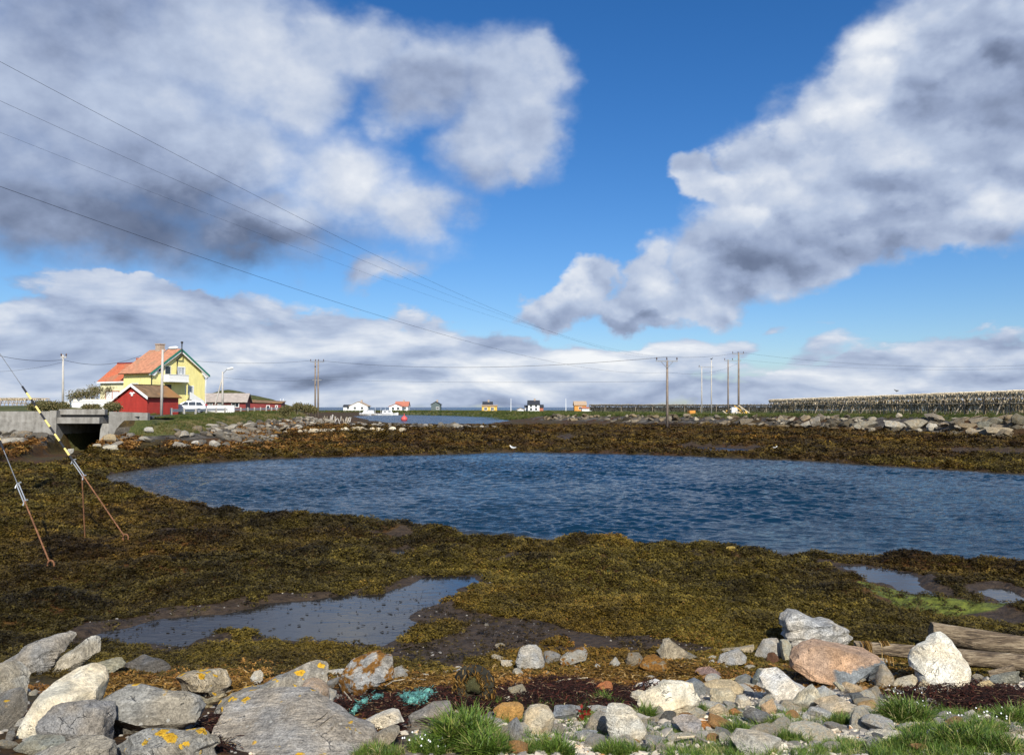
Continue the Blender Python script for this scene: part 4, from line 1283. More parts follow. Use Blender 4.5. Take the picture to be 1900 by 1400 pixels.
def lobes_mesh(name, n, size, seed, flat=0.35):
    """a clump of bladder wrack: forked, flat, leathery ribbons lying over each other"""
    rng = random.Random(seed)
    vs, fs = [], []
    for i in range(n):
        a = rng.uniform(0, 2 * math.pi)
        r = size * math.sqrt(rng.random()) * 0.75
        p = Vector((math.cos(a) * r, math.sin(a) * r, size * flat * (1 - (r / size) ** 2) * rng.uniform(0.4, 1.0)))
        b_ = a + rng.uniform(-0.9, 0.9)
        L = size * rng.uniform(0.25, 0.6)
        w = size * rng.uniform(0.07, 0.15)
        dirv = Vector((math.cos(b_), math.sin(b_), rng.uniform(-0.35, 0.35)))
        side = Vector((-math.sin(b_), math.cos(b_), rng.uniform(-0.6, 0.6))).normalized()
        for fork in (-0.45, 0.45):
            d2 = (dirv + side * fork).normalized()
            q = p + dirv * L * 0.4
            k = len(vs)
            vs += [p - side * w * .35, p + side * w * .35, q + side * w * .6, q - side * w * .6, q + d2 * L * .6 + side * w * .5 + Vector((0, 0, -L * .15)), q + d2 * L * .6 - side * w * .5 + Vector((0, 0, -L * .15))]
            fs += [(k, k + 1, k + 2, k + 3), (k + 3, k + 2, k + 4, k + 5)]
    me = bpy.data.meshes.new(name)
    me.from_pydata(vs, [], fs)
    return me


def plant_mat(name, stops, rough=0.6, spec=0.3, transl=0.0, shade=None, sheen=0.0):
    """colour ramp driven by the instance's own 'tint'"""
    m, t, b = newmat(name)
    tint = attr(t, 'tint', 'INSTANCER')
    geo = t.node('ShaderNodeNewGeometry')
    n = t.noise(geo.outputs['Position'], 30.0, 2, 0.6)
    f = t.math('ADD', tint, t.math('MULTIPLY', t.math('SUBTRACT', n, 0.5), 0.35))
    f = t.math('ADD', f, t.math('MULTIPLY', t.math('SUBTRACT', geo.outputs['Random Per Island'], 0.5), 0.30))
    c = t.ramp(f, stops)
    if name == 'seaweed':                              # other, redder kinds of wrack grow on the far side
        py = t.sep(geo.outputs['Position'])[1]
        red = t.math('ADD', t.step(py, 34, 60, 0, .4), t.step(t.noise(geo.outputs['Position'], .16, 3, .6), .45, .65, 0, .6), clamp=True)
        c = t.mix(red, c, t.mix(1.0, c, (1.10, .74, .62, 1), 'MULTIPLY'))
    t.l.new(c, b.inputs['Base Color'])
    b.inputs['Roughness'].default_value = rough
    b.inputs['Specular IOR Level'].default_value = spec
    if transl:
        out = [x for x in t.n if x.type == 'OUTPUT_MATERIAL'][0]
        tr = t.node('ShaderNodeBsdfTranslucent')
        t.l.new(c, tr.inputs[0])
        mx = t.node('ShaderNodeMixShader')
        mx.inputs[0].default_value = transl
        t.l.new(b.outputs[0], mx.inputs[1])
        t.l.new(tr.outputs[0], mx.inputs[2])
        t.l.new(mx.outputs[0], out.inputs[0])
    return m


def scatter(name, pts, scale, rotz, tint, sources, mat, label, tilt=0.25, seed=1, parent=None):
    n = len(pts)
    rng = np.random.RandomState(seed)
    me = bpy.data.meshes.new(name)
    me.vertices.add(n)
    me.vertices.foreach_set('co', np.asarray(pts, np.float32).ravel())
    o = bpy.data.objects.new(name, me)
    COL.objects.link(o)
    vattr(o, 'scl', scale)
    vattr(o, 'tint', tint)
    rot = np.stack([rng.normal(0, tilt, n), rng.normal(0, tilt, n), rotz], -1)
    vattr(o, 'rot', rot, 'FLOAT_VECTOR')
    coll = bpy.data.collections.new(name + '_sources')
    for i, s in enumerate(sources):
        s.materials.clear()
        s.materials.append(mat)
        so = bpy.data.objects.new(name + '_source', s)
        coll.objects.link(so)
    ng = bpy.data.node_groups.new(name, 'GeometryNodeTree')
    ng.interface.new_socket('Geometry', in_out='INPUT', socket_type='NodeSocketGeometry')
    ng.interface.new_socket('Geometry', in_out='OUTPUT', socket_type='NodeSocketGeometry')
    N, L = ng.nodes, ng.links
    gi, go = N.new('NodeGroupInput'), N.new('NodeGroupOutput')
    iop = N.new('GeometryNodeInstanceOnPoints')
    ci = N.new('GeometryNodeCollectionInfo')
    ci.inputs['Collection'].default_value = coll
    ci.inputs['Separate Children'].default_value = True
    ci.inputs['Reset Children'].default_value = True

    def named(nm, dt):
        nd = N.new('GeometryNodeInputNamedAttribute')
        nd.data_type = dt
        nd.inputs['Name'].default_value = nm
        return nd.outputs['Attribute']
    L.new(gi.outputs[0], iop.inputs['Points'])
    L.new(ci.outputs[0], iop.inputs['Instance'])
    iop.inputs['Pick Instance'].default_value = True
    e2r = N.new('FunctionNodeEulerToRotation')
    L.new(named('rot', 'FLOAT_VECTOR'), e2r.inputs[0])
    L.new(e2r.outputs[0], iop.inputs['Rotation'])
    L.new(named('scl', 'FLOAT'), iop.inputs['Scale'])
    L.new(iop.outputs[0], go.inputs[0])
    md = o.modifiers.new('scatter', 'NODES')
    md.node_group = ng
    tag(o, label, kind='stuff')
    return o


RNG = np.random.RandomState(11)


def spread(n, y0, y1, u0=-0.75, u1=0.75, power=1.0):
    """random ground points, denser near the viewer as the eye resolves them"""
    a, b = 1 / y0 ** power, 1 / y1 ** power
    y = 1 / (b + (a - b) * RNG.rand(n)) ** (1 / power)
    u = u0 + (u1 - u0) * RNG.rand(n)
    return u * (y + 1.0), y


weed_mat = plant_mat('seaweed', [(0.0, (0.012, 0.009, 0.004)), (0.28, (0.033, 0.024, 0.006)), (0.5, (0.070, 0.052, 0.010)), (0.72, (0.125, 0.092, 0.013)), (0.9, (0.21, 0.145, 0.02)), (1.0, (0.19, 0.085, 0.018))], rough=0.6, spec=0.2)
WEEDS = [lobes_mesh('wrack_clump', 26, 1.0, s, f) for s, f in ((1, .35), (2, .5), (3, .28), (4, .6))]


def weed_points():
    X, Y = spread(350000, 7.2, 120.0, -0.88, 0.92, power=0.6)
    z, a = terrain(X, Y)
    d = np.minimum(a['dl'], a['df'])
    nz = fbm(X, Y, 2.2, 3)
    nb = fbm(X + 31, Y, 7.0, 2)
    keep = (z > 0.005) & (z < 0.62 + 0.15 * nz) & (d > -0.1) & (a['dL'] > 6.2 + 2 * nz) & (a['ch'] < 0.25)
    keep &= (a['dR'] > 1.5)
    nk = fbm(X + 7, Y + 3, 0.9, 3)
    keep &= (a['mud'] < 0.5) | ((nk > 0.20) & (z > ZP + 0.004))
    bare = fbm(X + 90, Y, 2.4, 3)
    keep &= ~((bare > 0.36) & (z < 0.3) & (Y > 8.5))
    keep &= ~((sdist(X, Y, ALGAE) < 0.1) & (RNG.rand(len(X)) < 0.9))
    keep &= ~((Y < 8.6) & (RNG.rand(len(X)) < sstep(Y, 8.4, 7.4)))
    keep &= RNG.rand(len(X)) < np.where(Y > 50, 0.8, 1.0)
    X, Y, z, nz, nb = X[keep], Y[keep], z[keep], nz[keep], nb[keep]
    s = np.clip(0.0044 * Y, 0.038, 0.32) * RNG.uniform(0.55, 1.5, len(X))
    tint = 0.42 + 0.34 * fbm(X, Y, 0.9, 3) + 0.30 * nb + RNG.normal(0, 0.11, len(X)) - 0.02 * sstep(Y, 28, 60) + 0.06 + raster(_MT, X, Y)
    return np.stack([X, Y, z + 0.01], -1), s, np.clip(tint, 0, 0.97)


p_, s_, t_ = weed_points()
scatter('seaweed', p_, s_, RNG.uniform(0, 6.28, len(p_)), t_, WEEDS, weed_mat, 'olive brown bladder wrack covering the tidal flat', tilt=0.3)

# rusty orange weed on the stones of the high tide line, left
orange_mat = plant_mat('dried_seaweed', [(0.0, (0.05, 0.022, 0.006)), (0.4, (0.19, 0.085, 0.016)), (0.7, (0.34, 0.17, 0.035)), (1.0, (0.46, 0.26, 0.07))], rough=0.65)


def orange_points():
    X, Y = spread(60000, 33, 120.0, -0.75, -0.1, power=0.5)
    z, a = terrain(X, Y)
    nz = fbm(X, Y, 4.0, 3)
    keep = (a['dL'] > 1.8) & (a['dL'] < 13) & (z > 0.28) & (z < 1.15) & (nz > 0.04) & (a['ch'] < 0.2)
    X, Y, z = X[keep], Y[keep], z[keep]
    X2, Y2 = spread(9000, 7.0, 9.2, -0.66, 0.45, power=1.0)
    z2, a2 = terrain(X2, Y2)
    n2 = fbm(X2, Y2, 1.0, 2)
    k2 = (z2 > 0.33) & (z2 < 0.85) & (n2 > -0.18)
    X, Y, z = np.concatenate([X, X2[k2]]), np.concatenate([Y, Y2[k2]]), np.concatenate([z, z2[k2]])
    s = np.clip(0.0045 * Y, 0.04, 0.3) * RNG.uniform(0.6, 1.4, len(X))
    return np.stack([X, Y, z + 0.01], -1), s, np.clip(0.45 + 0.5 * fbm(X, Y, 1.0, 3) + RNG.normal(0, .14, len(X)), 0, 1)


p_, s_, t_ = orange_points()
scatter('dried_seaweed', p_, s_, RNG.uniform(0, 6.28, len(p_)), t_, [m_.copy() for m_ in WEEDS[:2]], orange_mat, 'rusty orange dried seaweed along the high tide line', tilt=0.3)

# grass of the banks and of the land behind
bank_grass = plant_mat('bank_grass', [(0.0, (0.02, 0.034, 0.007)), (0.3, (0.045, 0.07, 0.011)), (0.55, (0.10, 0.125, 0.02)), (0.75, (0.20, 0.165, 0.055)), (1.0, (0.30, 0.23, 0.11))], rough=0.6, transl=0.2)
GR = [blades_mesh('grass_clump', 30, 1.0, 0.055, 0.75, 0.7, s) for s in (5, 6, 7)]


def bankgrass_points():
    X, Y = spread(230000, 45, 420, power=0.42)
    z, a = terrain(X, Y)
    nz = fbm(X, Y, 5, 3)
    left = (a['dL'] < 3.0 + 1.6 * nz) & (a['dL'] > -16)
    right = (a['dR'] < -1.0 + nz * 2) & (a['dR'] > -60) & (X > -80)
    right &= sdist(X, Y, [(49, 60), (58, 60), (70, 200), (57, 182)]) > -8
    keep = (left | right) & ~((a['ch'] > 0.1))
    keep &= ~((X < -25.6) & (Y < 60) & (a['dL'] > -0.3))
    keep &= ~((X < -23.5) & (Y < 63.5) & (a['dL'] < 0.5) & (a['dL'] > -9.3))          # the road and the bridge
    keep &= ~((a['dL'] > -9) & (a['dL'] < -3.5) & (Y > 60) & (X > -60))
    X, Y, z, dL = X[keep], Y[keep], z[keep], a['dL'][keep]
    s = np.clip(0.0036 * Y, 0.22, 0.8) * RNG.uniform(0.5, 1.2, len(X))
    tint = 0.46 + 0.55 * fbm(X, Y, 3.5, 3) + RNG.normal(0, .12, len(X)) + 0.24 * ((dL > 1.0) & (dL < 5))
    return np.stack([X, Y, z - 0.02], -1), s, np.clip(tint, 0, 1)


p_, s_, t_ = bankgrass_points()
scatter('grass', p_, s_, RNG.uniform(0, 6.28, len(p_)), t_, GR, bank_grass, 'green and straw coloured grass on the road bank and far land', tilt=0.15)


# heath and low scrub of the far shore
heath_mat = plant_mat('heath', [(0.0, (0.014, 0.018, 0.007)), (0.4, (0.035, 0.042, 0.012)), (0.7, (0.075, 0.065, 0.025)), (1.0, (0.16, 0.12, 0.06))], rough=0.8)


def heath_points():
    X, Y = spread(16000, 190, 430, power=0.3)
    z, a = terrain(X, Y)
    nz = fbm(X, Y, 16, 3)
    keep = (z > .5) & (nz > -0.02) & (a['df'] > 6) & (X > -140)
    keep &= sdist(X, Y, [(20, 235), (95, 235), (95, 275), (20, 275)]) > 0
    X, Y, z, nz = X[keep], Y[keep], z[keep], nz[keep]
    s = RNG.uniform(.35, 1.0, len(X)) * (0.7 + nz)
    return np.stack([X, Y, z - .05], -1), s, np.clip(.4 + .5 * fbm(X, Y, 8, 2) + RNG.normal(0, .15, len(X)), 0, 1)


p_, s_, t_ = heath_points()
scatter('heath', p_, s_, RNG.uniform(0, 6.28, len(p_)), t_, [m_.copy() for m_ in WEEDS], heath_mat, 'dark low heath and scrub on the far shore', tilt=0.1)
# ------------------------------------------------------------------ materials for built things
def mat_concrete():
    m, t, b = newmat('concrete')
    geo = t.node('ShaderNodeNewGeometry')
    P = geo.outputs['Position']
    n = t.noise(P, 3.0, 6, 0.65)
    st = t.noise(t.vmath('MULTIPLY', P, (2.2, 2.2, 0.25)), 1.6, 5, 0.6)
    c = t.ramp(t.math('ADD', t.math('MULTIPLY', n, 0.5), t.math('MULTIPLY', st, 0.5)), [(0.3, (0.11, 0.10, 0.085)), (0.5, (0.25, 0.235, 0.205)), (0.7, (0.36, 0.345, 0.31))])
    t.l.new(c, b.inputs['Base Color'])
    b.inputs['Roughness'].default_value = 0.85
    bump(t, b, n, 0.03)
    return m


def mat_wood(name, lo, hi, scale=1.0):
    m, t, b = newmat(name)
    tc = t.node('ShaderNodeTexCoord')
    v = t.vmath('MULTIPLY', tc.outputs['Object'], (6 * scale, 6 * scale, 0.6 * scale))
    n = t.noise(v, 3.0, 5, 0.65)
    n2 = t.noise(tc.outputs['Object'], 0.8, 3)
    c = t.mix(t.step(t.math('ADD', t.math('MULTIPLY', n, 0.6), t.math('MULTIPLY', n2, 0.4)), 0.35, 0.65), (*lo, 1), (*hi, 1))
    t.l.new(c, b.inputs['Base Color'])
    b.inputs['Roughness'].default_value = 0.85
    bump(t, b, n, 0.02)
    return m


def mat_tiles(name, rgb, step=0.32):
    m, t, b = newmat(name)
    tc = t.node('ShaderNodeTexCoord')
    P = tc.outputs['Object']
    w = t.math('FRACT', t.math('DIVIDE', t.sep(P)[2], step))
    n = t.noise(P, 2.2, 5, 0.65)
    n2 = t.noise(P, 0.5, 4, 0.6)
    c = t.mix(t.step(n, 0.3, 0.7), scale_col(rgb, 0.72), scale_col(rgb, 1.15))
    c = t.mix(t.step(n2, 0.48, 0.66, 0, 0.55), c, (0.30, 0.19, 0.11, 1))
    c = t.mix(t.step(w, 0.12, 0.0, 0, 0.5), c, scale_col(rgb, 0.4))
    t.l.new(c, b.inputs['Base Color'])
    b.inputs['Roughness'].default_value = 0.8
    bump(t, b, w, 0.04)
    return m


def mat_clad(name, rgb, step=0.16, axis=2, rough=0.6, var=0.1):
    """painted weatherboard: board joints as relief"""
    m, t, b = newmat(name)
    tc = t.node('ShaderNodeTexCoord')
    P = tc.outputs['Object']
    w = t.math('FRACT', t.math('DIVIDE', t.sep(P)[axis], step))
    n = t.noise(t.vmath('MULTIPLY', P, (1, 1, 0.3)), 2.0, 5, 0.6)
    c = t.mix(t.step(n, 0.3, 0.7), scale_col(rgb, 1 - var), scale_col(rgb, 1 + var * 0.5))
    t.l.new(c, b.inputs['Base Color'])
    b.inputs['Roughness'].default_value = rough
    bump(t, b, t.step(w, 0.0, 0.15), 0.015)
    return m


def mat_glass(name, rgb=(0.03, 0.04, 0.05)):
    m, t, b = newmat(name)
    b.inputs['Base Color'].default_value = (*rgb, 1)
    b.inputs['Roughness'].default_value = 0.06
    b.inputs['Specular IOR Level'].default_value = 0.6
    return m


M['concrete'] = mat_concrete()
M['yellow'] = mat_clad('yellow_paint', (0.94, 0.83, 0.33))
M['pale_yellow'] = mat_clad('pale_yellow_paint', (0.92, 0.84, 0.50))
M['white'] = paint('white_paint', (0.84, 0.83, 0.79), 0.5, 0.05, 3.0, dirt=0.2, dirtcol=(0.45, 0.42, 0.36, 1))
M['cream'] = paint('cream_paint', (0.80, 0.74, 0.60), 0.55, 0.08, 3.0)
M['green'] = paint('green_paint', (0.03, 0.20, 0.14), 0.5, 0.1)
M['red_tile'] = mat_tiles('red_tiles', (0.52, 0.13, 0.055))
M['orange_tile'] = mat_tiles('weathered_tiles', (0.50, 0.22, 0.12))
M['red'] = mat_clad('barn_red_paint', (0.40, 0.035, 0.022), var=0.14)
M['dull_red'] = mat_clad('dull_red_paint', (0.22, 0.028, 0.024), var=0.16)
M['rust_roof'] = paint('rusty_roof', (0.20, 0.125, 0.065), 0.8, 0.35, 1.6, dirt=0.8, dirtcol=(0.33, 0.16, 0.05, 1))
M['grey_roof'] = paint('grey_roof', (0.36, 0.31, 0.27), 0.85, 0.2, 2.0, bmp=0.02)
M['black_roof'] = paint('black_roof', (0.035, 0.037, 0.042), 0.6, 0.2)
M['tan_roof'] = paint('tan_roof', (0.42, 0.31, 0.21), 0.8, 0.2)
M['far_red_roof'] = paint('far_red_roof', (0.45, 0.16, 0.10), 0.8, 0.25)
M['grey_green'] = paint('grey_green_paint', (0.10, 0.13, 0.13), 0.6, 0.15)
M['ochre'] = mat_clad('ochre_paint', (0.75, 0.44, 0.07))
M['orange_paint'] = mat_clad('orange_paint', (0.66, 0.28, 0.05))
M['white_clad'] = mat_clad('white_boards', (0.80, 0.79, 0.76))
M['glass'] = mat_glass('window_glass')
M['curtain'] = paint('curtained_glass', (0.45, 0.48, 0.50), 0.15, 0.35, 1.5)
M['dark'] = paint('dark_paint', (0.03, 0.028, 0.026), 0.6, 0.2)
M['brick'] = paint('chimney_brick', (0.42, 0.33, 0.25), 0.85, 0.25, 5)
M['galv'] = paint('galvanised_steel', (0.52, 0.54, 0.55), 0.42, 0.12, 3.0, metal=0.55)
M['steel'] = paint('dull_steel', (0.30, 0.31, 0.32), 0.5, 0.2, metal=0.6)
M['rust'] = paint('rusty_iron', (0.20, 0.088, 0.04), 0.85, 0.45, 14.0, bmp=0.004)
M['wire'] = paint('black_cable', (0.025, 0.025, 0.027), 0.5, 0.1)
M['pole'] = mat_wood('pole_wood', (0.13, 0.10, 0.075), (0.30, 0.24, 0.19), 1.0)
M['pole_pale'] = mat_wood('pale_pole_wood', (0.36, 0.33, 0.29), (0.56, 0.53, 0.48), 1.0)
M['rack_wood'] = mat_wood('rack_wood', (0.20, 0.16, 0.11), (0.44, 0.37, 0.27), 1.0)
M['bar_wood'] = mat_wood('rack_bar_wood', (0.40, 0.33, 0.22), (0.66, 0.56, 0.40), 1.0)
M['drift'] = mat_wood('driftwood', (0.13, 0.095, 0.06), (0.40, 0.32, 0.21), 2.2)
M['asphalt'] = paint('asphalt', (0.06, 0.06, 0.06), 0.9, 0.2, 20)
M['car_white'] = paint('car_paint', (0.80, 0.81, 0.82), 0.25, 0.03, 2.0, spec=0.6)
M['rubber'] = paint('black_rubber', (0.018, 0.018, 0.02), 0.55, 0.3, 10)
M['insul'] = paint('insulator', (0.10, 0.06, 0.045), 0.3, 0.1)
M['lamp_white'] = paint('lamp_housing', (0.75, 0.76, 0.76), 0.4, 0.05)
M['yellow_guard'] = paint('yellow_plastic', (0.80, 0.62, 0.20), 0.5, 0.15, 20)
M['tail'] = paint('tail_lamp', (0.40, 0.01, 0.01), 0.3, 0.1)
M['buoy'] = paint('red_buoy', (0.62, 0.10, 0.09), 0.5, 0.15)


def local(o):
    """world -> the frame of a thing's Empty"""
    return (Matrix.Translation(o.location) @ o.rotation_euler.to_matrix().to_4x4()).inverted()


def window(parent, x0, z0, x1, z1, y, frame='white', glass='glass', mull=1, bars=0, name='window', out=-1, casing=0.09, frame_w=0.055):
    """a framed window in a wall facing -y of its parent: casing, sash bars and pane"""
    mb = MB()
    d = 0.05 * out
    a, b_ = sorted((y - 0.02 * out, y + d))
    for lo, hi in (((x0 - casing, z0 - casing), (x1 + casing, z0)), ((x0 - casing, z1), (x1 + casing, z1 + casing)), ((x0 - casing, z0), (x0, z1)), ((x1, z0), (x1 + casing, z1))):
        mb.box((lo[0], a, lo[1]), (hi[0], b_, hi[1]))
    a2, b2 = sorted((y - 0.02 * out, y + 0.035 * out))
    n = mull + 1
    for i in range(1, n):
        xc = x0 + (x1 - x0) * i / n
        mb.box((xc - frame_w / 2, a2, z0), (xc + frame_w / 2, b2, z1))
    for i in range(1, bars + 1):
        zc = z0 + (z1 - z0) * i / (bars + 1)
        mb.box((x0, a2, zc - frame_w / 2), (x1, b2, zc + frame_w / 2))
    w = mb.build(name, M[frame], parent)
    g = MB()
    a3, b3 = sorted((y - 0.015 * out, y + 0.012 * out))
    g.box((x0, a3, z0), (x1, b3, z1))
    g.build('pane', M[glass], w)
    return w


def gable_walls(mb, x0, x1, y0, y1, z0, ze, zr, axis='y'):
    """walls of a house with its ridge along y (gables at y0, y1)"""
    xm = (x0 + x1) / 2
    vs = [(x0, y0, z0), (x1, y0, z0), (x1, y0, ze), (xm, y0, zr), (x0, y0, ze), (x0, y1, z0), (x1, y1, z0), (x1, y1, ze), (xm, y1, zr), (x0, y1, ze)]
    fs = [(0, 1, 2, 3, 4), (9, 8, 7, 6, 5), (0, 4, 9, 5), (1, 6, 7, 2), (4, 3, 8, 9), (3, 2, 7, 8), (0, 5, 6, 1)]
    mb.add(vs, fs)


def roof_plane(mb, xa, za, xb, zb, y0, y1, th=0.14):
    """one slope: from eave (xa, za) to ridge (xb, zb), along y"""
    n = Vector((-(zb - za), 0, xb - xa)).normalized() * th
    if n.z < 0:
        n = -n
    mb.hexa([(xa, y0, za), (xb, y0, zb), (xb, y1, zb), (xa, y1, za), (xa + n.x, y0, za + n.z), (xb + n.x, y0, zb + n.z), (xb + n.x, y1, zb + n.z), (xa + n.x, y1, za + n.z)])


def gable_roof(name, mat, parent, x0, x1, y0, y1, ze, zr, over=0.45, fly=0.35, th=0.14, lift=0.004):
    xm = (x0 + x1) / 2
    k = (zr - ze) / (xm - x0)
    mb = MB()
    roof_plane(mb, x0 - over, ze - k * over + lift, xm, zr + lift, y0 - fly, y1 + fly, th)
    roof_plane(mb, x1 + over, ze - k * over + lift, xm, zr + lift, y0 - fly, y1 + fly, th)
    return mb.build(name, mat, parent)


# ------------------------------------------------------------------ the yellow house
def yellow_house():
    ang = R(63)
    c0 = at(280, 745, 112)
    zb = 3.0
    h = empty('house', (c0.x, c0.y, zb), ang)
    tag(h, 'two storey yellow house with orange red roof and white balcony', 'house')
    inv = local(h)
    W, L = 9.4, 5.7
    ze, zr = 7.95 - zb, 11.25 - zb

    def gx(px, py):                                    # point of the gable wall (local y = 0) seen at a pixel
        o, d = inv @ Vector((0, 0, EYE)), (inv.to_3x3() @ ray(px, py))
        q = o + d * (-o.y / d.y)
        return q.x, q.z
    mb = MB()
    gable_walls(mb, 0, W, 0, L, 0, ze, zr)
    mb.build('wall', M['yellow'], h)
    rf = gable_roof('roof', M['orange_tile'], h, 0, W, 0, L, ze, zr, over=0.5, fly=0.45, th=0.16)
    ch = MB()
    ch.box((W / 2 - .45, 3.6, zr - 0.3), (W / 2 + .45, 4.5, zr + 0.85))
    ch.box((W / 2 - .52, 3.53, zr + 0.85), (W / 2 + .52, 4.57, zr + 1.0))
    ch.build('chimney', M['brick'], rf)
    k = (zr - ze) / (W / 2)
    for s in (-1, 1):                                  # green verge boards and white soffit boards
        vb = MB()
        xe = W / 2 + s * (W / 2 + 0.52)
        zz = ze - k * 0.5
        vb.hexa([(xe, -0.50, zz - 0.14), (W / 2, -0.50, zr - 0.14), (W / 2, -0.455, zr - 0.14), (xe, -0.455, zz - 0.14),
                 (xe, -0.50, zz + 0.13), (W / 2, -0.50, zr + 0.17), (W / 2, -0.455, zr + 0.17), (xe, -0.455, zz + 0.13)])
        vb.build('verge_board', M['green'], h)
        wb = MB()
        wb.hexa([(xe - s * .25, -0.43, zz + .10 - .22), (W / 2, -0.43, zr - 0.42), (W / 2, -0.36, zr - 0.42), (xe - s * .25, -0.36, zz + .10 - .22),
                 (xe - s * .25, -0.43, zz + .10), (W / 2, -0.43, zr - 0.10), (W / 2, -0.36, zr - 0.10), (xe - s * .25, -0.36, zz + .10)])
        wb.build('fascia', M['white'], h)
        cn = MB()                                      # curved white corner under the eave
        pts = [(xe - s * 0.1, zz + 0.1), (xe - s * 0.1, zz - 0.15), (xe - s * .8, zz - 0.25), (xe - s * 1.15, zz + .15), (xe - s * 1.4, zz + 0.75)]
        cn.prism(pts if s > 0 else pts[::-1], -0.35, -0.02)
        cn.build('eave_corner', M['white'], h)
    # openings of the gable
    x0, z1 = gx(306.5, 679.5)
    x1, z0 = gx(316, 694)
    window(h, x0, z0, x1, z1, 0, frame='cream', mull=0, name='window')
    x0, z1 = gx(330, 681.5)
    x1, z0 = gx(342, 694.5)
    window(h, x0, z0, x1, z1, 0, glass='curtain', mull=1, casing=0.14)
    x0, z1 = gx(345.5, 717)
    x1, z0 = gx(357.5, 729.5)
    window(h, x0, z0, x1, z1, 0, glass='curtain', mull=1, casing=0.16)
    x0, z1 = gx(306.5, 713)
    x1, z0 = gx(317, 735)
    dr = MB()
    dr.box((x0, -0.06, 0.05), (x1, 0.02, z1))
    d_ = dr.build('door', M['dark'], h)
    pn = MB()
    pn.box((x0 + .25, -0.075, z1 - 1.1), (x1 - .25, -0.05, z1 - .25))
    pn.build('pane', M['glass'], d_)
    # diamond window
    cx, cz = gx(295.5, 684)
    dm = MB()
    r1, r2 = 0.62, 0.40
    for i in range(4):
        a0, a1 = i * math.pi / 2, (i + 1) * math.pi / 2
        q = [(cx + math.cos(a) * r, cz + math.sin(a) * r) for r in (r1, r2) for a in (a0, a1)]
        dm.hexa([(q[0][0], -.06, q[0][1]), (q[1][0], -.06, q[1][1]), (q[3][0], -.06, q[3][1]), (q[2][0], -.06, q[2][1]),
                 (q[0][0], .01, q[0][1]), (q[1][0], .01, q[1][1]), (q[3][0], .01, q[3][1]), (q[2][0], .01, q[2][1])])
    w_ = dm.build('window', M['white'], h)
    dg = MB()
    dg.prism([(cx + r2, cz), (cx, cz + r2), (cx - r2, cz), (cx, cz - r2)], -.03, .01)
    dg.build('pane', M['dark'], w_)
    # balcony: white parapet on a slab, with its side cheek below
    bx0, bz1 = gx(302.5, 695)
    bx1, bz0 = gx(341, 707)
    bx1 -= 0.2
    bc = MB()
    bc.box((bx0, -1.25, bz0 + .02), (bx1, -1.17, bz1))
    bc.box((bx0, -1.168, bz0 + .02), (bx0 + .08, -0.002, bz1))
    bc.box((bx1 - .08, -1.168, bz0 + .02), (bx1, -0.002, bz1))
    bal = bc.build('balcony', M['white'], h)
    sl = MB()
    sl.box((bx0 - .04, -1.3, bz0 - .2), (bx1 + .04, -0.002, bz0 + .015))
    sl.build('slab', M['white'], bal)
    rl = MB()
    rl.box((bx0 - .05, -1.3, bz1 + .003), (bx1 + .05, -1.12, bz1 + .07))
    rl.build('handrail', M['white'], bal)
    br = MB()
    br.prism([(bx1 - .15, bz0 - .2), (bx1 - .15, bz0 - 2.6), (bx1 + .0, bz0 - 2.6), (bx1 + .0, bz0 - .2)], -1.1, -.96)
    br.build('post', M['yellow'], h)
    # steps with white rail
    st = MB()
    for i in range(6):
        st.box((6.0 + i * .28, -1.15, 0), (6.28 + i * .28, -0.1, 1.3 - i * .2))
    s_ = st.build('steps', M['concrete'], h)
    hr = MB()
    hr.hexa([(5.6, -1.25, 1.15), (8.2, -1.25, 0.1), (8.2, -1.18, .1), (5.6, -1.18, 1.15), (5.6, -1.25, 2.2), (8.2, -1.25, 0.9), (8.2, -1.18, .9), (5.6, -1.18, 2.2)])
    hr.build('rail', M['white'], s_)
    # flue pipe on the gable, with a cowl, and gutter pipes
    fx = gx(329, 660)[0]
    fl = MB()
    fl.tube([(fx - .1, -.1, bz1 + .1), (fx - .1, -.1, ze + 1.8), (fx + .25, -.62, ze + 2.5), (fx + .25, -.62, zr + 0.9)], 0.09, 8)
    flu = fl.build('flue_pipe', M['dark'], h)
    cw = MB()
    cw.tube([(fx + .25, -.62, zr + .9), (fx + .25, -.62, zr + 1.15)], 0.17, 8)
    cw.build('cowl', M['dark'], flu)
    dp = MB()
    dp.tube([(-.08, -.12, 0), (-.08, -.12, ze - .2), (-.3, -.3, ze - .05)], 0.055, 6)
    dp.build('downpipe', M['dark'], h)
    dp = MB()
    dp.tube([(W + .08, -.1, 0), (W + .08, -.1, ze - .9), (W + .5, -.3, ze - .3)], 0.07, 6)
    dp.build('downpipe', M['white'], h)
    # window on the left long wall
    lw = empty('side', (0, 0, 0)) if False else None
    wl = MB()
    for lo, hi in (((2.6, 2.15), (4.2, 2.25)), ((2.6, 3.25), (4.2, 3.35)), ((2.6, 2.25), (2.7, 3.25)), ((4.1, 2.25), (4.2, 3.25)), ((3.1, 2.25), (3.18, 3.25)), ((3.6, 2.25), (3.68, 3.25))):
        wl.box((-.06, lo[0], lo[1]), (.01, hi[0], hi[1]))
    w2 = wl.build('window', M['white'], h)
    g2 = MB()
    g2.box((-.02, 2.7, 2.25), (.012, 4.1, 3.25))
    g2.build('pane', M['glass'], w2)
    # lower annex behind, along +y
    ax0, ax1, ay1 = 0.45, 6.6, L + 5.6
    mb = MB()
    aze, azr = 6.75 - zb, 9.3 - zb
    gable_walls(mb, ax0, ax1, L + .004, ay1, 0, aze, azr)
    an = mb.build('annex_wall', M['pale_yellow'], h)
    ar = MB()
    xm = (ax0 + ax1) / 2
    kk = (azr - aze) / (xm - ax0)
    roof_plane(ar, ax0 - .22, aze - kk * .22, xm, azr, L + .01, ay1 + .4)
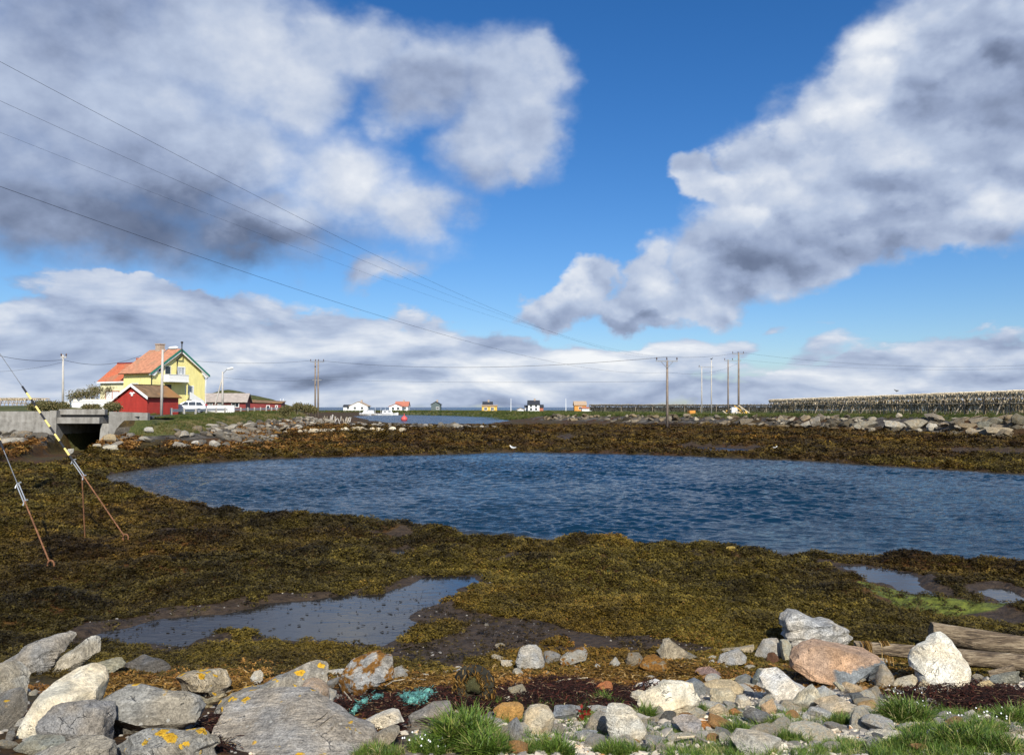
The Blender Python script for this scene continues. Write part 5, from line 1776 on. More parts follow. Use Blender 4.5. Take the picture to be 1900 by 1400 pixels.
    roof_plane(ar, ax1 + .5, aze - kk * .5, xm, azr, L + .01, ay1 + .4)
    arf = ar.build('annex_roof', M['red_tile'], h)
    rc = MB()
    rc.box((xm - .12, L + .02, azr + .05), (xm + .12, ay1 + .4, azr + .3))
    rc.build('ridge_tiles', M['dull_red'], arf)
    c2 = MB()
    c2.box((xm - .3, L + 1.0, azr - .2), (xm + .3, L + 1.6, azr + .9))
    c2.build('chimney', M['red_tile'], arf)
    gt = MB()
    gt.box((ax0 - .32, L + .02, aze - kk * .22 - .12), (ax0 - .23, ay1 + .4, aze - kk * .22 + .1))
    gt.build('gutter', M['white'], arf)
    wb = MB()
    y0, y1, z0, z1 = L + 1.4, L + 4.4, .75, 2.35
    for lo, hi in (((y0, z0), (y1, z0 + .12)), ((y0, z1 - .12), (y1, z1)), ((y0, z0), (y0 + .12, z1)), ((y1 - .12, z0), (y1, z1)), (((y0 + y1) / 2 - .05, z0), ((y0 + y1) / 2 + .05, z1))):
        wb.box((ax0 - .07, lo[0], lo[1]), (ax0 - .005, hi[0], hi[1]))
    w3 = wb.build('window', M['far_red_roof'], h)
    g3 = MB()
    g3.box((ax0 - .03, y0 + .12, z0 + .12), (ax0 - .004, y1 - .12, z1 - .12))
    g3.build('pane', M['white'], w3)
    # white ramp rail on the annex wall
    rp = MB()
    rp.hexa([(ax0 - 1.2, L - 3.4, 1.2), (ax0 - 1.2, L + 3.2, -.3), (ax0 - 1.1, L + 3.2, -.3), (ax0 - 1.1, L - 3.4, 1.2), (ax0 - 1.2, L - 3.4, 2.3), (ax0 - 1.2, L + 3.2, .5), (ax0 - 1.1, L + 3.2, .5), (ax0 - 1.1, L - 3.4, 2.3)])
    rp.build('ramp_rail', M['cream'], h)
    return h


yellow_house()


def garden_wall():
    a, b_ = at(117, 752, 101), at(226, 752, 99)
    c, d = at(136, 745, 104), at(216, 745, 103)
    g = empty('garden_wall', (a.x, a.y, 2.2))
    tag(g, 'white rendered garden wall stepping up in front of the yellow house', 'wall')
    mb = MB()
    s = g.location

    def seg(mb, p, q, z0, z1, th=0.3):
        e = (q - p)
        e.z = 0
        n = Vector((-e.y, e.x, 0)).normalized() * th
        P, Q = p - s, q - s
        mb.hexa([(P.x, P.y, z0 - s.z), (Q.x, Q.y, z0 - s.z), (Q.x + n.x, Q.y + n.y, z0 - s.z), (P.x + n.x, P.y + n.y, z0 - s.z),
                 (P.x, P.y, z1 - s.z), (Q.x, Q.y, z1 - s.z), (Q.x + n.x, Q.y + n.y, z1 - s.z), (P.x + n.x, P.y + n.y, z1 - s.z)])
    seg(mb, a, b_, 2.0, 3.62)
    mb.build('lower_wall', M['white'], g)
    m2 = MB()
    seg(m2, c, d, 2.2, 4.02)
    m2.build('upper_wall', M['cream'], g)
    m3 = MB()
    seg(m3, a + Vector((-.1, -.06, 0)), b_ + Vector((.1, -.06, 0)), 3.623, 3.72, 0.42)
    m3.build('coping', M['white'], g)


garden_wall()


def red_shed():
    c = at(272.5, 764, 94)
    zb = 2.25
    s = empty('shed', (c.x, c.y, zb), R(-19))
    tag(s, 'small bright red boathouse with white gable boards and rusty roof', 'shed')
    W, L = 4.35, 5.1                                    # gable faces -y, to the left of the corner; long wall faces +x
    ze, zr = 4.25 - zb, 5.55 - zb
    mb = MB()
    gable_walls(mb, -W, 0, 0, L, -.5, ze, zr)
    # lean-to on the far left: the low shoulder of the gable
    mb.build('wall', M['red'], s)
    lt = MB()
    lt.hexa([(-W - 1.0, 0, -.5), (-W - .003, 0, -.5), (-W - .003, 3, -.5), (-W - 1.0, 3, -.5), (-W - 1.0, 0, ze - .75), (-W - .003, 0, ze - .2), (-W - .003, 3, ze - .2), (-W - 1.0, 3, ze - .75)])
    lt.build('lean_to', M['red'], s)
    lr = MB()
    lr.hexa([(-W - 1.15, -.25, ze - .83), (-W - .003, -.25, ze - .195), (-W - .003, 3.1, ze - .195), (-W - 1.15, 3.1, ze - .83), (-W - 1.15, -.25, ze - .68), (-W - .003, -.25, ze - .05), (-W - .003, 3.1, ze - .05), (-W - 1.15, 3.1, ze - .68)])
    lr.build('lean_to_roof', M['white'], s)
    rf = gable_roof('roof', M['rust_roof'], s, -W, 0, 0, L, ze, zr, over=0.3, fly=0.25, th=0.10)
    xm = -W / 2
    k = (zr - ze) / (W / 2)
    for sg in (-1, 1):
        vb = MB()
        xe = xm + sg * (W / 2 + .33)
        zz = ze - k * .33
        vb.hexa([(xe, -.32, zz - .16), (xm, -.32, zr - .14), (xm, -.256, zr - .14), (xe, -.256, zz - .16), (xe, -.32, zz + .16), (xm, -.32, zr + .18), (xm, -.256, zr + .18), (xe, -.256, zz + .16)])
        vb.build('verge_board', M['white'], s)
    rg = MB()
    rg.box((xm - .12, -.25, zr + .09), (xm + .12, L + .25, zr + .16))
    rg.build('ridge_cap', M['dark'], rf)
    ew = MB()                                           # white ornament like a bird with spread wings
    ew.prism([(xm - .42, ze + .35), (xm - .2, ze + .52), (xm, ze + .42), (xm + .2, ze + .52), (xm + .42, ze + .35), (xm + .18, ze + .33), (xm + .1, ze + .05), (xm - .1, ze + .05), (xm - .18, ze + .33)], -.08, .0)
    ew.build('gable_ornament', M['white'], s)
    # back shed under the same roof line
    return s


red_shed()


def barn():
    p = at(378, 757, 128)
    zb = 2.4
    b_ = empty('barn', (p.x, p.y, zb), R(8))
    tag(b_, 'dull red barn with pale grey roof behind the parked car', 'barn')
    W, D = 6.4, 4.0
    mb = MB()
    ze, zr = 1.55, 2.75
    # ridge along x: build with the gable helper turned by swapping axes
    vs = [(0, 0, 0), (0, D, 0), (0, D, ze), (0, D / 2, zr), (0, 0, ze), (W, 0, 0), (W, D, 0), (W, D, ze), (W, D / 2, zr), (W, 0, ze)]
    mb.add(vs, [(4, 3, 2, 1, 0), (5, 6, 7, 8, 9), (0, 5, 9, 4), (1, 2, 7, 6), (4, 9, 8, 3), (3, 8, 7, 2), (0, 1, 6, 5)])
    mb.build('wall', M['dull_red'], b_)
    rf = MB()
    k = (zr - ze) / (D / 2)
    for s in (-1, 1):
        ye = D / 2 + s * (D / 2 + .35)
        n = 0.10
        zz = ze - k * .35
        rf.hexa([(-.4, ye, zz + .004), (W + .3, ye, zz + .004), (W + .3, D / 2, zr + .004), (-.4, D / 2, zr + .004), (-.4, ye, zz + n), (W + .3, ye, zz + n), (W + .3, D / 2, zr + n), (-.4, D / 2, zr + n)])
    rf.build('roof', M['grey_roof'], b_)
    window(b_, 4.3, .65, 5.3, 1.3, 0, mull=1, casing=.1)
    window(b_, .5, .65, 1.3, 1.3, 0, mull=1, casing=.1, glass='curtain')
    window(b_, 2.2, .65, 2.9, 1.3, 0, mull=0, casing=.1, glass='curtain')
    wall = empty('white_wall', at(381, 760, 112) * 1.0)
    wall.location.z = 2.2
    tag(wall, 'low white wall beside the parked car in front of the barn', 'wall')
    m2 = MB()
    m2.box((0, 0, -.3), (4.0, .25, 1.05))
    m2.build('wall_panel', M['white'], wall)
    m3 = MB()
    m3.box((-.06, -.06, 1.053), (4.06, .31, 1.12))
    m3.build('coping', M['concrete'], wall)
    # long low red shed to the right
    q = at(454, 757, 150)
    l_ = empty('long_shed', (q.x, q.y, 2.3), R(6))
    tag(l_, 'long low dark red shed with flat roof beneath the green hill', 'shed')
    m4 = MB()
    m4.hexa([(0, 0, 0), (6.6, 0, 0), (6.6, 4, 0), (0, 4, 0), (0, 0, 1.65), (6.6, 0, 1.4), (6.6, 4, 1.7), (0, 4, 1.95)])
    m4.build('wall', M['dull_red'], l_)
    m5 = MB()
    m5.hexa([(-.2, -.25, 1.62), (6.8, -.25, 1.36), (6.8, 4.2, 1.74), (-.2, 4.2, 1.98), (-.2, -.25, 1.74), (6.8, -.25, 1.48), (6.8, 4.2, 1.86), (-.2, 4.2, 2.1)])
    m5.build('roof', M['rust_roof'], l_)
    window(l_, 4.0, .5, 4.45, .95, 0, mull=0, casing=.1)
    window(l_, 5.6, .5, 5.9, .95, 0, mull=0, casing=.1)
    # a bit of a further red shed left of the barn
    r_ = at(366, 752, 140)
    rs = empty('back_shed', (r_.x, r_.y, 2.6), R(5))
    tag(rs, 'dark red shed corner between yellow house and grey roofed barn', 'shed')
    m6 = MB()
    m6.box((0, 0, 0), (2.6, 3, 1.35))
    m6.build('wall', M['dull_red'], rs)
    m7 = MB()
    m7.box((-.15, -.2, 1.353), (2.75, 3.1, 1.5))
    m7.build('roof', M['rust_roof'], rs)


barn()


def hill():
    pts = [(330, 752), (372, 744), (400, 733), (416, 726), (427, 722), (438, 724), (450, 729), (470, 733), (490, 738), (505, 745), (516, 750), (530, 754)]
    Y = 250
    n, k = 60, 14
    xs = np.linspace(330, 530, n)
    ys = np.interp(xs, [p[0] for p in pts], [p[1] for p in pts])
    V = []
    for j in range(k):
        f = (j / (k - 1)) * 2 - 1
        for x, y in zip(xs, ys):
            p = at(x, y, Y)
            hgt = max(p.z - 2.0, 0) * (1 - abs(f) ** 1.7)
            X, yy = p.x, Y + f * 34
            V.append((X, yy, 2.0 + hgt + 0.35 * float(fbm(np.array([X]), np.array([yy]), 9, 3)[0]) * min(1, hgt)))
    i = np.arange((k - 1) * n).reshape(k - 1, n)[:, :-1]
    f = np.stack([i, i + 1, i + 1 + n, i + n], -1).reshape(-1, 4)
    m, t, b = newmat('hill')
    geo = t.node('ShaderNodeNewGeometry')
    nf = t.noise(geo.outputs['Position'], 0.5, 6, 0.65)
    c = t.ramp(nf, [(0.3, (0.03, 0.038, 0.010)), (0.48, (0.075, 0.085, 0.022)), (0.6, (0.12, 0.11, 0.05)), (0.72, (0.20, 0.18, 0.14))])
    t.l.new(c, b.inputs['Base Color'])
    b.inputs['Roughness'].default_value = 0.9
    b.inputs['Specular IOR Level'].default_value = 0.1
    bump(t, b, nf, 1.0)
    o = npmesh('hill', np.array(V), f, m)
    tag(o, 'small green rocky hill behind the red sheds', kind='structure')


hill()


# ------------------------------------------------------------------ the road bridge
def bridge():
    b_ = empty('road_bridge', (-28.55, 54.6, 0))
    tag(b_, 'low concrete road bridge with a dark square culvert', 'bridge')
    s = b_.location

    def box(name, lo, hi, mat='concrete', parent=None):
        mb = MB()
        mb.box([lo[i] - s[i] for i in range(3)], [hi[i] - s[i] for i in range(3)])
        return mb.build(name, M[mat], parent or b_)
    xl, xr = at(118, 800, 54.6).x, at(193, 800, 54.6).x
    L0 = -75
    # left wing wall in two lifts, with a raised cap course
    box('wing_wall', (L0, 54.0, -.2), (xl - .45, 54.55, 2.0))
    box('wing_wall', (L0, 54.12, 2.004), (xl - .45, 54.62, 2.72))
    box('pier', (xl - .45 + .003, 53.7, -.3), (xl, 55.6, 2.78))
    # slab and kerb over the opening
    box('deck_slab', (xl + .003, 53.75, 1.92), (xr + .1, 62, 2.32))
    kb = box('kerb', (xl - .1, 54.15, 2.50), (xr + .25, 54.55, 2.86))
    box('painted_gap_shade', (xl + .003, 54.3, 2.324), (xr + .1, 54.9, 2.497), 'dark')  # dark painted strip imitating the shade between slab and kerb
    # right abutment and wing wall running down into the bank
    mb = MB()
    mb.hexa([(xr + .003 - s.x, -.85, -.3), (xr + .55 - s.x, -.85, -.3), (xr + .55 - s.x, 1.6, -.3), (xr + .003 - s.x, 1.6, -.3), (xr + .003 - s.x, -.4, 1.9), (xr + .55 - s.x, -.4, 1.9), (xr + .55 - s.x, 1.6, 1.9), (xr + .003 - s.x, 1.6, 1.9)])
    mb.build('abutment', M['concrete'], b_)
    mb = MB()
    x2 = at(282, 775, 56.5).x
    mb.hexa([(xr + .553 - s.x, -.5, .2), (x2 - s.x, 1.2, .9), (x2 - s.x, 1.6, .9), (xr + .553 - s.x, -.1, .2), (xr + .553 - s.x, -.5, 2.7), (x2 - s.x, 1.2, 2.6), (x2 - s.x, 1.6, 2.6), (xr + .553 - s.x, -.1, 2.7)])
    mb.build('wing_wall', M['concrete'], b_)
    # walls of the culvert
    box('culvert_wall', (xl - .4, 55.604, -.3), (xl, 63.5, 1.915))
    box('culvert_wall', (xr, 56.2, -.3), (xr + .4, 63.5, 1.915))
    # the road on it
    me = MB()
    z = 2.36
    me.add([(-90, 55.2, z), (-25.5, 55.2, z), (-25.5, 61.5, z), (-90, 61.5, z)], [(0, 1, 2, 3)])
    z = 2.13
    me.add([(-25.5, 55.2, z), (-31.5, 80, z), (-38, 118, z), (-43, 150, z), (-49, 150, z), (-44.5, 118, z), (-36, 80, z), (-31, 61.5, z), (-25.5, 61.5, z)], [(0, 8, 7, 6, 1), (1, 6, 5, 2), (2, 5, 4, 3)])
    r = me.build('road', M['asphalt'])
    tag(r, 'narrow asphalt road over the bridge and along the bank', kind='structure')


bridge()


# ------------------------------------------------------------------ guard rail
def guard_rail():
    A, B = at(318, 760.5, 88), at(538, 757.5, 160)
    g = empty('guard_rail', (A.x, A.y, 2.2))
    tag(g, 'galvanised steel guard rail along the top of the grassy bank', 'guard rail')
    s = g.location
    pts = []
    n = 16
    for i in range(n + 1):
        f = i / n
        Y = A.y + (B.y - A.y) * f
        p = A.lerp(B, f)
        z = 2.74 + .12 * f
        pts.append(Vector((p.x, p.y, z)))
    mb = MB()
    for p, q in zip(pts, pts[1:]):
        a, c = p - s, q - s
        for dz, off in ((0.0, 0.0), (-.17, 0.0)):
            mb.hexa([(a.x, a.y - .06, a.z - .10 + dz), (c.x, c.y - .06, c.z - .10 + dz), (c.x, c.y, c.z - .10 + dz), (a.x, a.y, a.z - .10 + dz),
                     (a.x, a.y - .06, a.z + .045 + dz), (c.x, c.y - .06, c.z + .045 + dz), (c.x, c.y, c.z + .045 + dz), (a.x, a.y, a.z + .045 + dz)])
    mb.build('rail_beam', M['galv'], g)
    for p in pts:
        m2 = MB()
        a = p - s
        m2.box((a.x - .10, a.y - .09, -.5), (a.x + .10, a.y - .063, a.z + .16))
        m2.box((a.x - .10, a.y + .003, -.5), (a.x + .10, a.y + .05, a.z + .16))
        m2.build('post', M['pole_pale'], g)


guard_rail()


# ------------------------------------------------------------------ the parked car
def car():
    p = at(318, 764, 101)
    q = at(383, 764, 102)
    c = empty('parked_car', ((p.x + q.x) / 2, (p.y + q.y) / 2, 2.27), math.atan2(q.y - p.y, q.x - p.x))
    tag(c, 'white estate car parked beside the red boathouse', 'car')
    W = 1.72
    prof = [(-2.08, .42), (-2.1, .62), (-1.98, .76), (-1.3, .96), (-.55, 1.38), (0, 1.54), (.7, 1.57), (1.5, 1.48), (2.0, 1.02), (2.08, .6), (2.02, .40)]
    belt = 0.96
    me = MB()
    n = len(prof)
    secs = [(-W / 2, .0), (-W / 2 + .06, 1), (W / 2 - .06, 1), (W / 2, 0)]
    vs, fs = [], []
    for y, full in ((-W / 2, 0), (-W / 2 + .10, 1), (W / 2 - .10, 1), (W / 2, 0)):
        for x, z in prof:
            k = 0.965 if not full else 1.0
            tuck = max(0, z - belt) * .30
            yy = y + (tuck if y < 0 else -tuck)
            vs.append((x * k, yy, (z - .9) * k + .9))
    for j in range(3):
        for i in range(n):
            i2 = (i + 1) % n
            fs.append((j * n + i, j * n + i2, (j + 1) * n + i2, (j + 1) * n + i))
    fs.append(tuple(range(n)))
    fs.append(tuple(3 * n + i for i in range(n - 1, -1, -1)))
    me.add(vs, fs)
    body = me.build('body', M['car_white'], c)
    for side in (-1, 1):
        for x0, x1, x2, x3 in ((-.92, -.02, -.02, -.36), (.06, .86, .84, .06), (.94, 1.75, 1.42, .92)):
            g = MB()
            yb, yt = side * (W / 2 + .006), side * (W / 2 - .12)
            z0, z1 = 0.99, 1.40
            a = [(x0, yb, z0), (x1, yb, z0), (x2, yt, z1), (x3, yt, z1)]
            b2 = [(x, y - side * .03, z) for x, y, z in a]
            g.add(a + b2, [(0, 1, 2, 3), (7, 6, 5, 4), (0, 4, 5, 1), (1, 5, 6, 2), (2, 6, 7, 3), (3, 7, 4, 0)])
            g.build('side_window', M['glass'], c)
        for x in (-1.3, 1.28):
            w = MB()
            y0 = side * (W / 2 - .16)
            w.tube([(x, y0, .31), (x, y0 + side * .19, .31)], .31, 16)
            wh = w.build('wheel', M['rubber'], c)
            r = MB()
            r.tube([(x, y0 + side * .185, .31), (x, y0 + side * .20, .31)], .20, 12)
            r.build('rim', M['galv'], wh)
    ws = MB()
    ws.add([(-1.03, -.70, 1.015), (-1.03, .70, 1.015), (-.40, .60, 1.40), (-.40, -.60, 1.40), (-1.0, -.70, .995), (-1.0, .70, .995), (-.37, .60, 1.38), (-.37, -.60, 1.38)],
           [(0, 1, 2, 3), (4, 7, 6, 5), (0, 4, 5, 1), (1, 5, 6, 2), (2, 6, 7, 3), (3, 7, 4, 0)])
    ws.build('windscreen', M['glass'], c)
    for y in (-.62, .62):
        t_ = MB()
        t_.box((1.93, y - .12, .88), (2.09, y + .12, 1.12))
        t_.build('tail_light', M['tail'], c)
        h_ = MB()
        h_.box((-2.10, y - .16, .66), (-1.92, y + .16, .80))
        h_.build('headlight', M['lamp_white'], c)


car()


# ------------------------------------------------------------------ far houses
def far_house(name, px0, px1, pyb, pye, pyr, Y, wall, roof, label, ridge='x', depth=7.0, rz=0.0, win=(), chim=True, cat='house'):
    """a house seen straight on; ridge='x' shows the roof slope, ridge='y' shows the gable"""
    a, b_ = at(px0, pyb, Y), at(px1, pyb, Y)
    zb = min(a.z, 1.0)
    h = empty(name, ((a.x + b_.x) / 2, Y, zb), R(rz))
    tag(h, label, cat)
    W = b_.x - a.x
    ze, zr = at(px0, pye, Y).z - zb, at(px0, pyr, Y).z - zb
    mb = MB()
    if ridge == 'y':
        gable_walls(mb, -W / 2, W / 2, 0, depth, -.5, ze, zr)
        mb.build('wall', M[wall], h)
        rf = gable_roof('roof', M[roof], h, -W / 2, W / 2, 0, depth, ze, zr, over=.4, fly=.3, th=.2)
    else:
        D = depth
        vs = [(-W / 2, 0, -.5), (-W / 2, D, -.5), (-W / 2, D, ze), (-W / 2, D / 2, zr), (-W / 2, 0, ze), (W / 2, 0, -.5), (W / 2, D, -.5), (W / 2, D, ze), (W / 2, D / 2, zr), (W / 2, 0, ze)]
        mb.add(vs, [(4, 3, 2, 1, 0), (5, 6, 7, 8, 9), (0, 5, 9, 4), (1, 2, 7, 6), (4, 9, 8, 3), (3, 8, 7, 2), (0, 1, 6, 5)])
        mb.build('wall', M[wall], h)
        r = MB()
        k = (zr - ze) / (D / 2)
        for s in (-1, 1):
            ye = D / 2 + s * (D / 2 + .4)
            zz = ze - k * .4
            r.hexa([(-W / 2 - .3, ye, zz + .004), (W / 2 + .3, ye, zz + .004), (W / 2 + .3, D / 2, zr + .004), (-W / 2 - .3, D / 2, zr + .004), (-W / 2 - .3, ye, zz + .2), (W / 2 + .3, ye, zz + .2), (W / 2 + .3, D / 2, zr + .2), (-W / 2 - .3, D / 2, zr + .2)])
        rf = r.build('roof', M[roof], h)
    if chim:
        c = MB()
        yy = depth / 2
        c.box((W * .1 - .4, yy - .4, zr - .3), (W * .1 + .4, yy + .4, zr + 1.0))
        c.build('chimney', M['brick'], rf)
    for (fx, fz, w, hh) in win:
        x, z = -W / 2 + fx * W, fz * ze
        window(h, x - w / 2, z, x + w / 2, z + hh, 0, mull=1 if w > 1 else 0, casing=.15)
    return h


far_house('far_house', 648, 682, 761, 753, 745, 430, 'white_clad', 'tan_roof', 'distant white house with tan roof, leftmost of the far row', 'y', 8, win=((.3, .35, 1.2, 1.2), (.7, .35, 1.2, 1.2)))
far_house('far_house', 637, 654, 761, 754, 751, 440, 'white_clad', 'black_roof', 'low white annex with black roof left of the tan roofed far house', 'x', 5, chim=False, win=((.5, .4, 1.2, 1.0),))
far_house('far_house', 722, 746, 761, 754, 749, 420, 'white_clad', 'far_red_roof', 'distant white gabled house front joined to the red roofed one', 'y', 8, win=((.3, .3, 1.2, 1.3), (.7, .3, 1.2, 1.3)), chim=False)
far_house('far_house', 733, 757, 761, 753, 745, 432, 'white_clad', 'far_red_roof', 'distant house with broad red roof right behind the white gable', 'x', 8, win=((.75, .3, 1.2, 1.2),))
far_house('far_hut', 800, 817, 757, 750, 745, 400, 'grey_green', 'black_roof', 'distant grey green hut standing alone on the far bank', 'y', 6, win=((.7, .3, 1.2, 1.0),), chim=True, cat='hut')
far_house('far_house', 894, 922, 764.5, 753, 751.5, 360, 'ochre', 'tan_roof', 'distant ochre yellow house with a black roofed upper storey', 'x', 8, win=((.25, .35, 1.2, 1.1), (.7, .35, 1.2, 1.1)), chim=False)
far_house('far_house', 896, 913, 754, 751.5, 745.5, 364, 'ochre', 'black_roof', 'black roofed upper storey of the ochre yellow far house', 'x', 6)
far_house('far_house', 980, 1001, 762, 750, 743, 380, 'white_clad', 'black_roof', 'distant white house with black roof and two rows of windows', 'x', 8, win=((.25, .15, 1.0, 1.1), (.7, .15, 1.0, 1.1), (.25, .62, 1.0, 1.0), (.7, .62, 1.0, 1.0)))
far_house('far_house', 974, 982, 762, 755, 752, 386, 'white_clad', 'black_roof', 'small white lean-to left of the black roofed white house', 'x', 5, chim=False)
far_house('far_shed', 1001, 1008, 760, 755, 751, 392, 'far_red_roof', 'black_roof', 'small dark red shed right of the black roofed white house', 'x', 5, chim=False, cat='shed')
far_house('far_shed', 960, 972, 763, 759.5, 757, 380, 'white_clad', 'tan_roof', 'small low white shed left of the black roofed white house', 'y', 5, chim=False, cat='shed')
far_house('far_house', 1066, 1088, 760, 751, 744.5, 400, 'orange_paint', 'tan_roof', 'distant orange house at the left end of the far fish rack', 'x', 7, win=((.5, .3, 1.4, 1.2),), chim=False)
far_house('far_shed', 1080, 1097, 761, 757, 755.5, 392, 'white_clad', 'far_red_roof', 'low white shed in front of the orange far house', 'x', 5, chim=False, cat='shed')
# ------------------------------------------------------------------ poles
def crossarm(parent, z, half, thick=0.07, ins=(), wood='steel', direction=(1, 0), depth=0.09):
    dx, dy = direction
    mb = MB()
    n = Vector((-dy, dx, 0)) * depth
    a, b_ = Vector((-dx * half, -dy * half, z)) - n * 1.2, Vector((dx * half, dy * half, z)) - n * 1.2
    mb.hexa([a + Vector((0, 0, -thick)), b_ + Vector((0, 0, -thick)), b_ + n + Vector((0, 0, -thick)), a + n + Vector((0, 0, -thick)), a + Vector((0, 0, thick)), b_ + Vector((0, 0, thick)), b_ + n + Vector((0, 0, thick)), a + n + Vector((0, 0, thick))])
    arm = mb.build('crossarm', M[wood], parent)
    for k in ins:
        i = MB()
        p = Vector((dx * k, dy * k, z + thick)) - n * .7
        i.tube([p, p + Vector((0, 0, .12)), p + Vector((0, 0, .14)), p + Vector((0, 0, .3)), p + Vector((0, 0, .42))], [.03, .03, .09, .08, .03], 6)
        i.build('insulator', M['insul'], arm)
    return arm


def wood_pole(px, py_top, py_base, Y, label, r=0.14, lean=0.0, mat='pole', name='utility_pole', zbase=None, cat='utility pole'):
    t, b_ = at(px + lean, py_top, Y), at(px, py_base, Y)
    zb = zbase if zbase is not None else tz(b_.x, b_.y) - 0.3
    o = empty(name, (b_.x, b_.y, zb))
    tag(o, label, cat)
    mb = MB()
    top = Vector((t.x - b_.x, t.y - b_.y, t.z - zb))
    mb.tube([(0, 0, 0), top * .5, top], [r, r * .9, r * .72], 10)
    mb.build('pole_shaft', M[mat], o, smooth=True)
    o['top'] = top.z
    return o, top


o, t = wood_pole(1238, 668, 796, 100, 'weathered wooden power pole with braced crossarm standing in the seaweed flat', r=.17)
crossarm(o, t.z - .12, 1.36, ins=(-1.25, 0.0, 1.25))
for s in (-1, 1):
    mb = MB()
    mb.tube([(s * .72, -.16, t.z - .2), (s * .03, -.18, t.z - .95)], .035, 6)
    mb.build('brace', M['steel'], o)
SINGLE_TOP = o.location + t

o, t = wood_pole(1302, 679, 770, 186, 'thin pale pole, left of the pair carrying a short crossarm', r=.15, mat='pole_pale')
o2, t2 = wood_pole(1320, 668, 770, 186, 'thin pale pole with a crow on top, right of the pair', r=.15, mat='pole_pale')
arm = crossarm(o, t.z - .25, 1.75, ins=(-1.6,))
arm.location.x = 1.1
crow_at = o2.location + t2
o, t = wood_pole(1351, 667, 772, 165, 'dark shorter pole linked by a beam to the tallest pole', r=.17)
arm = crossarm(o, t.z - .2, 1.75, ins=(-1.6, 0.0))
arm.location.x = 1.0
o, t = wood_pole(1370.5, 654, 772, 165, 'tallest reddish wooden power pole with small crossarm at the top', r=.21)
crossarm(o, t.z - .25, 1.2, ins=(-1.1, 0, 1.1))
TALL_TOP = o.location + t
o, t = wood_pole(585, 669, 764, 147, 'reddish left pole of the twin power poles at the end of the bank', r=.17)
crossarm(o, t.z - .2, 1.0, ins=(-.9, 0.0))
crossarm(o, t.z - 3.5, .6)
TWIN_TOP = o.location + t
o, t = wood_pole(590.5, 669, 764, 146, 'dark right pole of the twin power poles at the end of the bank', r=.17)
crossarm(o, t.z - .2, 1.0, ins=(0.0, .9))
crossarm(o, t.z - 3.5, .6)
o, t = wood_pole(117, 658, 748, 98, 'pale grey telegraph pole behind the bridge wall', r=.14, mat='pole_pale')
crossarm(o, t.z - .3, .35, ins=(-.3, .3), wood='pole_pale')
PALE_TOP = o.location + t


def lamp_post(px, pyt, pyb, Y, label, lean, ax, ay, stay=None):
    o, t = wood_pole(px, pyt, pyb, Y, label, r=.15, lean=lean, mat='pole_pale', name='street_lamp', cat='street lamp')
    mb = MB()
    e = Vector((ax, -.2, ay))
    mb.tube([t + Vector((0, 0, -.35)), t + e], .045, 6)
    arm = mb.build('lamp_arm', M['galv'], o)
    h = MB()
    d = Vector((1, 0, ay / max(ax, .1) * .4)).normalized()
    h.tube([t + e - d * .1, t + e + d * .15, t + e + d * .75, t + e + d * .95], [.07, .16, .17, .06], 8)
    h.build('lamp_head', M['lamp_white'], arm, smooth=True)
    if stay:
        s = MB()
        q = at(stay[0], stay[1], Y) - o.location
        s.tube([q, t + Vector((-.05, 0, -1.0))], .10, 8)
        s.build('stay_pole', M['pole_pale'], o)
    return o, t


lamp_post(299.5, 648, 766, 84, 'tall pale lamp post in front of the red boathouse', 2.5, .75, .12)
lamp_post(413, 689, 762, 118, 'pale lamp post propped by a slanting stay pole near the barn', 0, .75, .35, stay=(399, 752))
for px, pyt, Y, lab in ((948, 739, 395, 'thin white mast right of the ochre far house'), (1050, 739, 395, 'thin white mast left of the orange far house')):
    b_ = at(px, 762, Y)
    o = empty('mast', (b_.x, Y, .7))
    tag(o, lab, 'mast')
    mb = MB()
    mb.tube([(0, 0, 0), (0, 0, at(px, pyt, Y).z - .7)], [.22, .12], 6)
    mb.build('shaft', M['lamp_white'], o)
    mb = MB()
    mb.box((-.6, -.6, -.2), (.6, .6, .25))
    mb.build('footing', M['concrete'], o)
# small pale tower with two masts on the horizon, right of the long shed
b_ = at(523, 757, 300)
o = empty('radio_mast', (b_.x, 300, 1.5))
tag(o, 'small pale radio mast with two uprights on the horizon', 'mast')
for dx in (-.55, .55):
    mb = MB()
    mb.tube([(dx, 0, 0), (dx, 0, 4.6)], .13, 6)
    mb.build('upright', M['lamp_white'], o)
mb = MB()
for k in range(4):
    mb.tube([(-.55, 0, .5 + k * .95), (.55, 0, 1.4 + k * .95)], .06, 5)
mb.tube([(0, 0, 2.6), (1.2, 0, 1.4)], .05, 5)
mb.build('lattice', M['lamp_white'], o)

# ------------------------------------------------------------------ overhead wires
near, nt = empty('utility_pole', (-15, 20, tz(-15, 20) - .3)), None
tag(near, 'near wooden power pole stayed by the two striped guy wires', 'utility pole')
mb = MB()
mb.tube([(0, 0, 0), (0, 0, 6.4), (0, 0, 12.9)], [.19, .16, .12], 10)
mb.build('pole_shaft', M['pole'], near, smooth=True)
crossarm(near, 12.3, 1.2, ins=(-1.1, 0, 1.1), direction=(.92, -.39))


def wire(label, pts, r=0.018, mat='wire', name='power_line', cat='power line'):
    mb = MB()
    c = Vector(pts[0])
    mb.tube([Vector(p) - c for p in pts], r, 5)
    o = mb.build(name, M[mat], loc=c)
    tag(o, label, cat)
    return o


def span(A, B, sag, n=40):
    return [A.lerp(B, i / n) - Vector((0, 0, 4 * sag * (i / n) * (1 - i / n))) for i in range(n + 1)]


